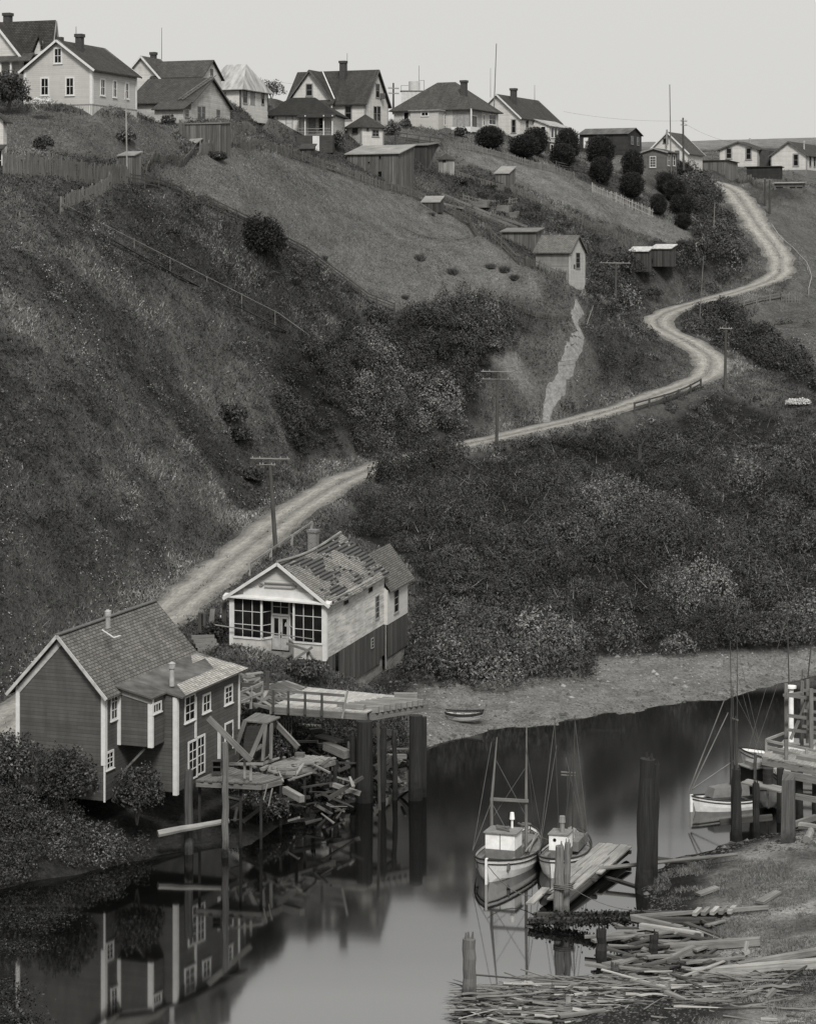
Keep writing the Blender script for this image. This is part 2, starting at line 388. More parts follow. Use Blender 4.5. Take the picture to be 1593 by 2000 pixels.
PY0 = HY + (CH - GZ) / np.maximum(GY, 1) * F
GZ = GZ + land * np.where(core0, np.clip((PY0 - 340) / 150, .12, 1), 1) * ((fbm(GX, GY, .12, 4, 3) - .47) * 1.0 + (fbm(GX, GY, .7, 3, 9) - .44) * .35) * np.clip((470 - GY) / 60, .15, 1)
GZ = GZ + (fbm(GX, GY, .45, 3, 41) - .44) * .7 * np.exp(-(GZ / .55) ** 2) * core0
# road bench
RW = [Vector(W(*c)) for c in ROADP]
def spline(P, per=10):
    P = [Vector(p) for p in P]; o = []
    for i in range(len(P) - 1):
        a, b, c, d = P[max(i - 1, 0)], P[i], P[i + 1], P[min(i + 2, len(P) - 1)]
        n = max(2, int((c - b).length / 1.0)) if per is None else per
        for k in range(n):
            t = k / n
            o.append(.5 * ((2 * b) + (c - a) * t + (2 * a - 5 * b + 4 * c - d) * t * t + (3 * b - a - 3 * c + d) * t ** 3))
    o.append(P[-1]); return o
RC = spline(RW, None)
rc = np.array([tuple(p) for p in RC])
def near_line(x, y, L):
    best = np.full(np.shape(x), 1e9); bz = np.zeros(np.shape(x))
    for k in range(len(L) - 1):
        a = L[k]; d = L[k + 1] - a; l2 = d[0] ** 2 + d[1] ** 2 + 1e-9
        t = np.clip(((x - a[0]) * d[0] + (y - a[1]) * d[1]) / l2, 0, 1)
        q = np.hypot(x - a[0] - t * d[0], y - a[1] - t * d[1])
        m = q < best; best = np.where(m, q, best); bz = np.where(m, a[2] + t * d[2], bz)
    return best, bz
RH = 2.35
core = (np.abs(GX) < 85) & (GY > 84) & (GY < 420)
RD = np.full(GX.shape, 99.0); RZ = np.zeros(GX.shape)
q, z_ = near_line(GX[core], GY[core], rc[::2]); RD[core] = q; RZ[core] = z_
k = np.clip((RD - RH - .4) / 3.0, 0, 1); k = k * k * (3 - 2 * k)
GZ = RZ * (1 - k) + GZ * k
def gz(x, y):
    i = int(np.clip(np.searchsorted(gx, x) - 1, 0, len(gx) - 2)); j = int(np.clip(np.searchsorted(gy, y) - 1, 0, len(gy) - 2))
    u = (x - gx[i]) / (gx[i + 1] - gx[i]); v = (y - gy[j]) / (gy[j + 1] - gy[j])
    return float((GZ[j, i] * (1 - u) + GZ[j, i + 1] * u) * (1 - v) + (GZ[j + 1, i] * (1 - u) + GZ[j + 1, i + 1] * u) * v)
def gzv(x, y):
    i = np.clip(np.searchsorted(gx, x) - 1, 0, len(gx) - 2); j = np.clip(np.searchsorted(gy, y) - 1, 0, len(gy) - 2)
    u = (x - gx[i]) / (gx[i + 1] - gx[i]); v = (y - gy[j]) / (gy[j + 1] - gy[j])
    return (GZ[j, i] * (1 - u) + GZ[j, i + 1] * u) * (1 - v) + (GZ[j + 1, i] * (1 - u) + GZ[j + 1, i + 1] * u) * v
def ground(px, py, dmin=88, dmax=470):
    """where the line of sight through a photo pixel first meets the terrain"""
    D = np.arange(dmin, dmax, .4); z = gzv((px - CX) / F * D, D); r = zat(py, D)
    h = np.nonzero(z >= r)[0]
    d = D[h[0]] if len(h) else dmax
    if len(h) and h[0] > 0:
        a, b = z[h[0] - 1] - r[h[0] - 1], z[h[0]] - r[h[0]]; d = D[h[0] - 1] + .4 * (-a) / (b - a + 1e-9)
    x = (px - CX) / F * d
    return Vector((x, d, gz(x, d)))
PX = GX / np.maximum(GY, 1) * F + CX; PY = HY + (CH - GZ) / np.maximum(GY, 1) * F
def inpoly(px, py, poly):
    c = np.zeros(np.shape(px), bool); n = len(poly)
    for i in range(n):
        x0, y0 = poly[i]; x1, y1 = poly[(i + 1) % n]
        if y0 == y1: continue
        c ^= ((y0 > py) != (y1 > py)) & (px < (x1 - x0) * (py - y0) / (y1 - y0) + x0)
    return c
# zones of ground cover, outlined where they lie on the slopes
Z_FIELD = [(290, 340), (400, 300), (470, 285), (540, 300), (690, 350), (800, 385), (880, 420), (980, 490), (1060, 540), (1060, 590), (960, 570), (800, 612), (740, 600), (690, 560), (620, 510), (520, 450), (400, 385)]
Z_LAWN = [(890, 290), (1000, 315), (1120, 345), (1280, 425), (1340, 450), (1360, 470), (1320, 480), (1200, 440), (1100, 400), (1000, 355), (900, 310)]
Z_YARD = [(-40, 205), (180, 225), (330, 245), (350, 290), (280, 325), (120, 300), (-40, 300)]
Z_RIGHT = [(1480, 400), (1660, 380), (1660, 820), (1593, 740), (1450, 640), (1540, 560), (1560, 500)]
Z_BANK = [(640, 1020), (745, 925), (880, 893), (1060, 855), (1190, 822), (1240, 797), (1380, 760), (1460, 790), (1593, 850), (1700, 850), (1700, 1268), (1593, 1266), (1400, 1272), (1200, 1290), (1060, 1327), (930, 1348), (845, 1350), (815, 1310), (830, 1150), (785, 1090), (700, 1055)]
Z_RAVINE = [(560, 720), (610, 660), (700, 625), (800, 615), (900, 585), (990, 605), (995, 650), (965, 720), (930, 770), (960, 830), (880, 862), (760, 888), (650, 905), (575, 890), (540, 800)]
Z_ROADSIDE = [(1175, 510), (1290, 505), (1340, 480), (1370, 420), (1420, 430), (1440, 500), (1430, 560), (1340, 590), (1270, 615), (1200, 600)]
Z_HEDGE2 = [(1312, 625), (1390, 590), (1470, 640), (1560, 705), (1620, 780), (1540, 740), (1420, 680), (1330, 655)]
Z_CUT = [(1120, 640), (1200, 600), (1275, 640), (1285, 700), (1200, 765), (1110, 805), (1080, 815), (1110, 720)]
Z_LEFTB = [(-90, 1430), (40, 1440), (110, 1510), (190, 1575), (300, 1600), (310, 1668), (210, 1700), (110, 1720), (0, 1745), (-90, 1770)]
Z_MID = [(1145, 495), (1230, 508), (1330, 510), (1330, 560), (1250, 590), (1205, 640), (1145, 600)]
Z_SCRUBL = [(260, 375), (400, 410), (560, 485), (690, 570), (640, 640), (560, 640), (400, 555), (250, 470)]
Z_WHARF = [(470, 1385), (700, 1400), (815, 1440), (800, 1500), (700, 1560), (520, 1620), (430, 1620), (420, 1520)]
Z_GARDEN = [(830, 330), (900, 330), (1000, 375), (1200, 470), (1180, 500), (1050, 450), (900, 390)]
Z_SLIDE = [(975, 640), (1000, 690), (1050, 740), (1060, 770), (1040, 800), (1005, 745), (962, 715)]
Z_UPBRUSH = [(1260, 345), (1330, 330), (1385, 360), (1400, 400), (1390, 450), (1330, 400)]
PATHP = [(1062, 832), (1070, 800), (1090, 755), (1105, 715), (1120, 680), (1135, 655), (1122, 625), (1132, 598)]
tone = np.full(GX.shape, .092)
def patchy(x, y, z):
    v = z * 1.1 + .5 * y
    return np.clip(.5 + 3.2 * (.6 * fbm(x + .25 * v, v, .2, 4, 8) + .4 * fbm(x, v, .9, 3, 18) - .45), 0, 1.15)
tone = tone * (.45 + 1.1 * patchy(GX, GY, GZ))
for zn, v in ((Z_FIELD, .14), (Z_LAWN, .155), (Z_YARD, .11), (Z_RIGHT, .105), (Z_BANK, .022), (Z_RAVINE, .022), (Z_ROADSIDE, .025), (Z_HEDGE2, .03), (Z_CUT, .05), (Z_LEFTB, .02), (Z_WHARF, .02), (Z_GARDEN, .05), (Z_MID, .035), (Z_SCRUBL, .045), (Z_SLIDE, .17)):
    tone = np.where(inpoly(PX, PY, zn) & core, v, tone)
dr_, _ = near_line(GX[core], GY[core], rc[::2])
bench = np.full(GX.shape, 99.0); bench[core] = dr_
tone = np.where((bench > RH) & (bench < RH + 2.2), np.maximum(tone, .085), tone)
tone = np.where(GY > 420, .2, tone)  # far ground toned paler, distance haze put into its colour
pathw = [ground(*p) for p in PATHP]; pw = np.array([tuple(p) for p in spline(pathw, 6)])
dp, _ = near_line(GX[core], GY[core], pw); dpf = np.full(GX.shape, 99.0); dpf[core] = dp
tone = np.where(dpf < 1.4, .12, tone)
shore = (GZ < 1.2) & (GY < 200) & (GY > 84)
beach = (GZ < 1.45) & (GZ > -1) & (GY > 140) & (GX > 0) & (GY < 190)
tone = np.where(shore, .035, tone); tone = np.where(beach, .19, tone)
nearb = (GY < 134) & (GX > 1) & (GZ > .55) & (GY > 84)
tone = np.where(nearb, .20 + .55 * (fbm(GX, GY, .4, 4, 5) - .46), tone)
tone = np.where((GY < 134) & (GX > 1) & (GZ <= .75) & (GY > 84), .018, tone)
tone = np.where(inpoly(PX, PY, [(860, 1915), (1010, 1900), (1240, 1890), (1420, 1885), (1640, 1880), (1640, 1940), (1450, 1960), (1330, 2040), (840, 2040)]) & core, .03, tone)
for _ in range(2):
    t2 = tone.copy(); t2[1:-1, 1:-1] = (tone[1:-1, 1:-1] * 2 + tone[:-2, 1:-1] + tone[2:, 1:-1] + tone[1:-1, :-2] + tone[1:-1, 2:]) / 6; tone = t2
def grid_mesh(name, X, Y, Z, mat, attr=None):
    ny, nx = X.shape; me = bpy.data.meshes.new(name); n = nx * ny
    co = np.stack([X, Y, Z], -1).reshape(-1, 3).astype(np.float32)
    me.vertices.add(n); me.vertices.foreach_set('co', co.ravel())
    idx = np.arange(n).reshape(ny, nx)
    q = np.stack([idx[:-1, :-1], idx[:-1, 1:], idx[1:, 1:], idx[1:, :-1]], -1).reshape(-1, 4)
    me.loops.add(q.size); me.loops.foreach_set('vertex_index', q.ravel().astype(np.int32))
    me.polygons.add(len(q)); me.polygons.foreach_set('loop_start', (np.arange(len(q)) * 4).astype(np.int32))
    me.update(calc_edges=True); me.polygons.foreach_set('use_smooth', np.ones(len(q), bool))
    if attr is not None:
        a = me.attributes.new('tone', 'FLOAT', 'POINT'); a.data.foreach_set('value', attr.ravel().astype(np.float32))
    me.materials.append(mat); o = bpy.data.objects.new(name, me); COL.objects.link(o); return o
m = NT('hillside turf and soil'); at = m.n('ShaderNodeAttribute'); at.attribute_name = 'tone'
oc = m.coord('Object'); n1 = m.noise(oc, .55, 6, .65); n2 = m.noise(oc, 3.2, 6, .72); n3 = m.noise(m.coord('Object', (1, .4, 1)), 9.0, 3, .7)
f1 = m.math('MULTIPLY', m.math('ADD', m.math('MULTIPLY', n1, 1.5), .25), m.math('ADD', m.math('MULTIPLY', n2, 2.0), 0.0))
f1 = m.math('MULTIPLY', f1, m.math('ADD', m.math('MULTIPLY', n3, 1.2), .4))
val = m.math('MULTIPLY', at.outputs['Fac'], f1)
cb = m.n('ShaderNodeCombineColor'); m.l(val, cb.inputs[0]); m.l(m.math('MULTIPLY', val, .987), cb.inputs[1]); m.l(m.math('MULTIPLY', val, .955), cb.inputs[2])
m.bump(n2, .9, .35); GROUND = m.done(cb.outputs[0], .95, .1)
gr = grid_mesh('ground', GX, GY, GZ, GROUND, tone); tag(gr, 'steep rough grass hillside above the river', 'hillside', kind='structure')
# water
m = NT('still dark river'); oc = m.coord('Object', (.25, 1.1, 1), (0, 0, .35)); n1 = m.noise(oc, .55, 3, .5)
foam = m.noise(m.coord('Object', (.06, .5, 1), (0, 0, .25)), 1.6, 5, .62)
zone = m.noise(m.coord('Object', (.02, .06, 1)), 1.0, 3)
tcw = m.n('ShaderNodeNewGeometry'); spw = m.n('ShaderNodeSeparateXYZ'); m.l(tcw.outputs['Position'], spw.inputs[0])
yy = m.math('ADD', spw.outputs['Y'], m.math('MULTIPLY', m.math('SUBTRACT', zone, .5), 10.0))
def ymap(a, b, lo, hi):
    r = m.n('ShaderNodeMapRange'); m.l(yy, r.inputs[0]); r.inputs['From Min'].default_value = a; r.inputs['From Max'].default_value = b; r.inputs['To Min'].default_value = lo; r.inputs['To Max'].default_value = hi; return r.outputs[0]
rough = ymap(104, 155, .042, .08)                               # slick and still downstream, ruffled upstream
m.l(ymap(102, 133, 5.0, 1.36), m.b.inputs['IOR'])  # IOR raised on the near water, a brighter sky sheen put in by position
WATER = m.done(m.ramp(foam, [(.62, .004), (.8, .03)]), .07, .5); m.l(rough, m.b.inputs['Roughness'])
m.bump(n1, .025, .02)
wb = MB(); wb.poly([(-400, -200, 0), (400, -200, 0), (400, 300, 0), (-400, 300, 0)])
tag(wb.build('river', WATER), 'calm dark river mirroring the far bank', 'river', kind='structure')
# road and footpath ribbons lying on the ground
def ribbon(name, line, half, mat, lift, jit=.25, n=9):
    L = np.array([tuple(p) for p in line]); d = np.gradient(L[:, :2], axis=0); d /= np.linalg.norm(d, axis=1)[:, None] + 1e-9
    nr = np.stack([d[:, 1], -d[:, 0]], -1); s = np.linspace(-1, 1, n)
    X = np.zeros((len(L), n)); Y = np.zeros((len(L), n)); wl = half + jit * (fbm(np.arange(len(L)) * 1.0, np.zeros(len(L)), .45, 3, 1) - .45) * 2; wr = half + jit * (fbm(np.arange(len(L)) * 1.0, np.ones(len(L)) * 40, .45, 3, 2) - .45) * 2
    for k in range(n):
        w = np.where(s[k] < 0, wl, wr) * s[k]; X[:, k] = L[:, 0] + nr[:, 0] * w; Y[:, k] = L[:, 1] + nr[:, 1] * w
    Z = gzv(X, Y) + lift; Z[:, 0] -= lift + .1; Z[:, -1] -= lift + .1
    me_uv = np.stack([np.broadcast_to(np.arange(len(L))[:, None], X.shape), np.broadcast_to(s[None, :] * half, X.shape)], -1)
    o = grid_mesh(name, X, Y, Z, mat)
    ul = o.data.uv_layers.new(name='UVMap'); li = np.zeros(len(o.data.loops), np.int32); o.data.loops.foreach_get('vertex_index', li)
    ul.data.foreach_set('uv', me_uv.reshape(-1, 2)[li].ravel().astype(np.float32)); return o
m = NT('dusty dirt road'); uv = m.coord('UV'); sp = m.n('ShaderNodeSeparateXYZ'); m.l(uv, sp.inputs[0])
wob = m.math('MULTIPLY', m.math('SUBTRACT', m.noise(m.coord('UV', (.16, .2, 1)), 1.0, 3), .5), .5)
vv = m.math('ABSOLUTE', m.math('ADD', sp.outputs['Y'], wob))
trk = m.math('ABSOLUTE', m.math('SUBTRACT', vv, .85))
tr = m.ramp(trk, [(.10, .34), (.35, .29), (.6, .25), (.95, .18)])
c = m.mix(1.0, tr, m.ramp(m.noise(m.coord('UV', (.35, 2.5, 1)), 2.0, 7, .75), [(.3, .62), (.7, 1.25)]), 'MULTIPLY')
c = m.mix(1.0, c, m.ramp(m.noise(m.coord('Object'), 1.6, 8, .8), [(.3, .62), (.7, 1.25)]), 'MULTIPLY')
m.bump(m.noise(m.coord('Object'), 5.0, 5, .7), .5, .08); ROADM = m.done(c, .95, .1)
tag(ribbon('road', RC, RH, ROADM, .07, .95, 13), 'pale dirt road winding up the hill', 'road', kind='structure')
m = NT('worn footpath'); c = m.ramp(m.noise(m.coord('Object'), 2.5, 6, .7), [(.3, .12), (.7, .30)]); m.bump(m.noise(m.coord('Object'), 4.0, 5), .6, .1); PATHM = m.done(c, .95)
tag(ribbon('footpath', spline(pathw, 8), .5, PATHM, .06, .3, 7), 'pale footpath climbing from the road', 'path', kind='structure')
# ------------------------------------------------------------------ buildings
HOUSES = []
class House:
    """local frame: origin at the near corner, +x along the front wall (which runs from -L to 0), +y back along the side wall"""
    def __init__(s, name, label, cat, xk, D, xl, xr, al, yb, ye, sx=0, sy=0, down=1.5, group=None):
        s.al = math.radians(al); s.D = D; s.K = W(xk, yb, D); s.sx, s.sy, s.down = sx, sy, down
        s.root = thing(name, label, cat, s.K, -s.al, group)
        s.h = zat(ye, D) - s.K.z
        s.xk = xk; HOUSES.append(s)
        ca, sa = math.cos(s.al), math.sin(s.al)
        t = (xl - CX) / F; s.L = (s.K.x - t * s.K.y) / (ca + t * sa)
        t = (xr - CX) / F; s.W = (t * s.K.y - s.K.x) / (sa - t * ca)
    def loc(s, p):
        q = Vector(p) - s.K; ca, sa = math.cos(s.al), math.sin(s.al)
        return Vector((q.x * ca - q.y * sa, q.x * sa + q.y * ca, q.z))
    def world(s, p):
        ca, sa = math.cos(s.al), math.sin(s.al)
        return s.K + Vector((p[0] * ca + p[1] * sa, -p[0] * sa + p[1] * ca, p[2] + s.sx * p[0] + s.sy * p[1]))
    def hit(s, face, px, py, off=0.0):
        o = s.loc((0, 0, CH)); d = s.loc(Vector(((px - CX) / F, 1, -(py - HY) / F)) + s.K)
        t = (off - o.y) / d.y if face == 'f' else (off - o.x) / d.x
        p = o + d * t; u = p.x if face == 'f' else p.y
        return u, p.z - s.sx * p.x - s.sy * p.y
    def P(s, face, u, z, off, proud): return Vector((u, off - proud, z)) if face == 'f' else Vector((off + proud, u, z))
    def shear(s, mb):
        mb.v = [V(p.x, p.y, p.z + s.sx * p.x + s.sy * p.y) for p in mb.v]
        return mb
    def part(s, mb, name, mat, parent=None, label=None):
        o = s.shear(mb).build(name, mat, parent or s.root)
        if label: o['label'] = label
        return o
    def pbox(s, mb, face, u0, z0, u1, z1, off, a, b):
        """slab on a wall between depths a (inside) and b (proud)"""
        q = [s.P(face, u, z, off, k) for k in (b, a) for u, z in ((u0, z0), (u1, z0), (u1, z1), (u0, z1))]
        if face == 'f': mb.hexa([q[0], q[1], q[5], q[4], q[3], q[2], q[6], q[7]])
        else: mb.hexa([q[0], q[4], q[5], q[1], q[3], q[7], q[6], q[2]])
    def window(s, face, x0, y0, x1, y1, mat=None, tw=.11, nx=1, ny=2, off=0.0, name='window', pane=None, sill=True, bars=None):
        u0, z1 = s.hit(face, x0, y0, off); u1, z0 = s.hit(face, x1, y1, off)
        _, z1b = s.hit(face, x1, y0, off); _, z0b = s.hit(face, x0, y1, off)
        return s.win(face, u0, (z0 + z0b) / 2, u1, (z1 + z1b) / 2, mat, tw, nx, ny, off, name, pane, sill, bars)
    def win(s, face, u0, z0, u1, z1, mat=None, tw=.11, nx=1, ny=2, off=0.0, name='window', pane=None, sill=True, bars=None):
        mat = mat or TRIM; mb = MB(); B = lambda a, b, c, d, p: s.pbox(mb, face, a, b, c, d, off, -.01, p)
        B(u0, z0, u0 + tw, z1, .045); B(u1 - tw, z0, u1, z1, .045); B(u0 + tw, z1 - tw, u1 - tw, z1, .047); B(u0 + tw, z0, u1 - tw, z0 + tw * .8, .047)
        if sill: B(u0 - .05, z0 - .05, u1 + .05, z0, .09)
        a0, a1, b0, b1 = u0 + tw, u1 - tw, z0 + tw * .8, z1 - tw; t = .022
        for k in range(1, nx): B(a0 + (a1 - a0) * k / nx - t, b0, a0 + (a1 - a0) * k / nx + t, b1, .03)
        for k in range(1, ny): B(a0, b0 + (b1 - b0) * k / ny - t, a1, b0 + (b1 - b0) * k / ny + t, .034)
        w = s.part(mb, name, mat)
        pb = MB(); pb.poly([s.P(face, a0, b0, off, .012), s.P(face, a1, b0, off, .012), s.P(face, a1, b1, off, .012), s.P(face, a0, b1, off, .012)])
        s.part(pb, 'pane', pane or GLASS, w)
        return w
    def door(s, face, x0, y0, x1, y1, mat, fr=None, off=0.0, dark=False):
        u0, z1 = s.hit(face, x0, y0, off); u1, z0 = s.hit(face, x1, y1, off); mb = MB()
        s.pbox(mb, face, u0, z0, u1, z1, off, -.01, .03); d = s.part(mb, 'door', mat)
        if fr:
            mb = MB(); t = .1
            s.pbox(mb, face, u0 - t, z0, u0, z1 + t, off, -.01, .05); s.pbox(mb, face, u1, z0, u1 + t, z1 + t, off, -.01, .05); s.pbox(mb, face, u0, z1, u1, z1 + t, off, -.01, .052)
            s.part(mb, 'frame', fr, d)
        mb = MB(); s.pbox(mb, face, u1 - .16, z0 + .95, u1 - .08, z0 + 1.05, off, .03, .09); s.part(mb, 'handle', IRON, d)
        return d
    def walls(s, mat, rh=0, axis='y', z0=None, smat=None, skirt=0.0, name='wall'):
        """closed wall box; rh > 0 adds the gables (axis = direction of the ridge)"""
        L, Wd, h = s.L, s.W, s.h; z0 = -s.down if z0 is None else z0; mb = MB()
        zb = skirt if smat else z0
        def box(mb, z0, z1, g_):
            A, B, C, D = V(-L, 0, 0), V(0, 0, 0), V(0, Wd, 0), V(-L, Wd, 0)
            up = lambda p, z: V(p.x, p.y, z)
            def side(p, q, gab):
                pts = [up(p, z0), up(q, z0), up(q, z1)]
                if gab: m_ = (p + q) / 2; pts.append(up(m_, z1 + rh))
                pts.append(up(p, z1)); mb.poly(pts)
            side(A, B, g_ and axis == 'y'); side(B, C, g_ and axis == 'x'); side(C, D, g_ and axis == 'y'); side(D, A, g_ and axis == 'x')
        box(mb, zb, h, rh > 0); s.part(mb, name, mat)
        if smat:
            mb = MB(); L0, W0 = s.L, s.W
            A = [V(-L - .03, -.03, 0), V(.03, -.03, 0), V(.03, Wd + .03, 0), V(-L - .03, Wd + .03, 0)]
            for a in range(4):
                p, q = A[a], A[(a + 1) % 4]; mb.poly([V(p.x, p.y, z0), V(q.x, q.y, z0), V(q.x, q.y, skirt), V(p.x, p.y, skirt)])
            mb.poly([V(p.x, p.y, skirt) for p in A]); s.part(mb, 'skirting', smat)
    def slab(s, mb, pts, t=.1):
        """thick roof plane from its upper outline (first edge = along the ridge direction, eave first)"""
        mb.poly(pts); lo = [p - V(0, 0, t) for p in pts]; mb.poly(lo[::-1]); n = len(pts)
        for a in range(n):
            b = (a + 1) % n; mb.poly([pts[a], lo[a], lo[b], pts[b]])
    def gable(s, mat, rh, axis='y', oe=.35, og=.3, t=.12, rake=None, name='roof'):
        mb = MB(); L, Wd, h = s.L, s.W, s.h; e = .03
        if axis == 'y':
            dz = rh / (L / 2) * oe; y0, y1 = -og, Wd + og
            s.slab(mb, [V(oe, y0, h - dz + e), V(oe, y1, h - dz + e), V(-L / 2, y1, h + rh + e), V(-L / 2, y0, h + rh + e)], t)
            s.slab(mb, [V(-L - oe, y1, h - dz + e), V(-L - oe, y0, h - dz + e), V(-L / 2, y0, h + rh + e), V(-L / 2, y1, h + rh + e)], t)
            ends = [(V(oe, y, h - dz), V(-L / 2, y, h + rh), V(-L - oe, y, h - dz)) for y in (y0 - .02, y1 + .02)]
        else:
            dz = rh / (Wd / 2) * oe; x0, x1 = -L - og, og
            s.slab(mb, [V(x0, -oe, h - dz + e), V(x1, -oe, h - dz + e), V(x1, Wd / 2, h + rh + e), V(x0, Wd / 2, h + rh + e)], t)
            s.slab(mb, [V(x1, Wd + oe, h - dz + e), V(x0, Wd + oe, h - dz + e), V(x0, Wd / 2, h + rh + e), V(x1, Wd / 2, h + rh + e)], t)
            ends = [(V(x, -oe, h - dz), V(x, Wd / 2, h + rh), V(x, Wd + oe, h - dz)) for x in (x0 - .02, x1 + .02)]
        r = s.part(mb, name, mat)
        if rake:
            for a, b, c in ends:
                rb = MB(); rb.beam(a - V(0, 0, .06), b - V(0, 0, .06), .04, .2); rb.beam(b - V(0, 0, .06), c - V(0, 0, .06), .04, .2); s.part(rb, 'bargeboard', rake, r)
        return r
    def hip(s, mat, rh, ridge=None, o=.45, t=.1, fascia=None, name='roof', axis='x'):
        mb = MB(); L, Wd, h = s.L, s.W, s.h
        x0, x1, y0, y1 = -L - o, o, -o, Wd + o; m_ = min(x1 - x0, y1 - y0) / 2
        if ridge is None: ridge = max(0, abs((x1 - x0) - (y1 - y0)))
        cx, cy = (x0 + x1) / 2, (y0 + y1) / 2; dz = h - .12
        if axis == 'x': a, b = V(cx - ridge / 2, cy, h + rh), V(cx + ridge / 2, cy, h + rh)
        else: a, b = V(cx, cy - ridge / 2, h + rh), V(cx, cy + ridge / 2, h + rh)
        c = [V(x0, y0, dz), V(x1, y0, dz), V(x1, y1, dz), V(x0, y1, dz)]
        if axis == 'x': pl = ([c[0], c[1], b, a], [c[1], c[2], b], [c[2], c[3], a, b], [c[3], c[0], a])
        else: pl = ([c[0], c[1], a], [c[1], c[2], b, a], [c[2], c[3], b], [c[3], c[0], a, b])
        for p in pl: mb.poly(p)
        lo = [p - V(0, 0, t) for p in c]
        for k in range(4): mb.poly([c[k], lo[k], lo[(k + 1) % 4], c[(k + 1) % 4]])
        mb.poly(lo[::-1]); return s.part(mb, name, mat)
    def corner(s, mat, w=.16, z0=0.0, xs=None, h=None):
        h = s.h if h is None else h
        for x, y in (xs or ((0, 0), (-s.L, 0), (0, s.W))):
            mb = MB()
            if y == 0 and x == 0: mb.box(-w, -.045, z0, .045, 0, h - .02); mb.box(0, 0, z0, .047, w, h - .02)
            elif y == 0: mb.box(x - .03, -.045, z0, x + w, .0, h - .02)
            else: mb.box(0, y - w, z0, .045, y + .03, h - .02)
            s.part(mb, 'corner_board', mat)
    def chimney(s, px, pyt, D, zb, r=.32, mat=None, cap=True, name='chimney'):
        w = W(px, pyt, D); p = s.loc(w); p.z -= s.sx * p.x + s.sy * p.y; mb = MB(); z1 = p.z
        mb.box(p.x - r, p.y - r, zb, p.x + r, p.y + r, z1 - (.3 if cap else 0))
        if cap: mb.box(p.x - r * 1.25, p.y - r * 1.25, z1 - .3, p.x + r * 1.25, p.y + r * 1.25, z1)
        return s.part(mb, name, mat or BRICK)
def stovepipe(h, px, y0, y1, D, r=.13, roof=None):
    a = h.loc(W(px, y1, D)); b = h.loc(W(px, y0, D))
    for p in (a, b): p.z -= h.sx * p.x + h.sy * p.y
    mb = MB(); mb.tube(a, b - V(0, 0, .35), r, r, 10); mb.tube(b - V(0, 0, .36), b - V(0, 0, .1), r * 1.35, r * 1.35, 10); mb.tube(b - V(0, 0, .1), b, r * 1.5, .02, 10)
    return h.part(mb, 'stovepipe', plain('galvanised pipe', .35, .5, .3), roof)

# ---- the grey riverside house
H = House('riverside_house', 'dark grey two-storey wooden house with white corner boards at the river edge', 'house', 205, 125, 33, 240, 22, 1567, 1351, sx=-.0, sy=.035, down=1.6)
H.W = 10.3; L, Wd, h = H.L, H.W, H.h
zp2 = H.hit('f', 111, 1240, -.35)[1]; rh = zp2 - h - .05
H.walls(GREYSIDE, rh, 'y', z0=.05)
H.corner(TRIM, .2, 1.9, ((0, 0),)); mb = MB(); mb.box(-.06, -.03, 0.0, .045, 0, 1.9); H.part(mb, 'corner_board', TRIM)
H.corner(TRIM, .2, .2, ((-L, 0),))
SH = shingle('mossy shingle roof', .16, .19, .34, False)
e = .03; og = .35; oe = .42; dz = rh / (L / 2) * oe
mb = MB()
y1 = 1.35; xe = .18
H.slab(mb, [V(.3, -og, h - rh / (L / 2) * .3 + e), V(.3, y1, h - rh / (L / 2) * .3 + e), V(-L / 2, y1, h + rh + e), V(-L / 2, -og, h + rh + e)], .1)
H.slab(mb, [V(.05, y1, h + e), V(.05, Wd + .3, h + e), V(-L / 2, Wd + .3, h + rh + e), V(-L / 2, y1, h + rh + e)], .1)
H.slab(mb, [V(-L - oe, Wd + .3, h - dz + e), V(-L - oe, -og, h - dz + e), V(-L / 2, -og, h + rh + e), V(-L / 2, Wd + .3, h + rh + e)], .1)
RF = H.part(mb, 'roof', SH)
mb = MB(); mb.beam(V(-L / 2, -og, h + rh + .06), V(-L / 2, Wd + .3, h + rh + .06), .3, .06); H.part(mb, 'ridge_board', plain('ridge cap', .11), RF)
mb = MB()
for y in (-og - .02,):
    pk = V(-L / 2, y, h + rh - .02); mb.beam(V(-L - oe, y, h - dz - .02), pk, .05, .17); mb.beam(pk, V(.3, y, h - rh / (L / 2) * .3 - .02), .05, .17)
H.part(mb, 'bargeboard', plain('grey white paint', .45), RF)
mb = MB(); pk = V(-L / 2, -.03, h + rh - .42); mb.beam(V(-L + .1, -.03, h - .28), pk, .04, .3); H.part(mb, 'frieze_board', plain('grey white paint', .45), RF)
# wing and bay under the lower roof
yb0 = H.hit('s', 230, 1400)[0]; bx = H.hit('f', 297, 1400, yb0)[0]
yb1 = H.hit('s', 321, 1400, bx)[0]
yw = yb1 + .08
wx = H.hit('f', 345, 1450, yw)[0]; wy1 = H.hit('s', 467, 1350, wx)[0]
zw = H.hit('s', 350, 1362, wx + .3)[1]; zr = H.hit('s', 232, 1330, .1)[1]
zr = h + .08
slope = (zw - zr) / (wx + .3)
zroof = lambda x: zr + slope * x
mb = MB()
for lo, hi, x1, zb in ((yb0, yb1, bx, None), (yw, wy1, wx, .05)):
    if zb is None: zb = H.hit('f', 262, 1457, yb0)[1]
    a, b, c, d = V(0, lo, 0), V(x1, lo, 0), V(x1, hi, 0), V(0, hi, 0); zt = lambda p: zroof(p.x) - .1
    for p, q in ((a, b), (b, c), (c, d)): mb.poly([V(p.x, p.y, zb), V(q.x, q.y, zb), V(q.x, q.y, zt(q)), V(p.x, p.y, zt(p))])
    mb.poly([V(p.x, p.y, zb) for p in (d, c, b, a)])
    nm = 'bay' if zb > 1 else 'wing_wall'; H.part(mb, nm, GREYSIDE); mb = MB()
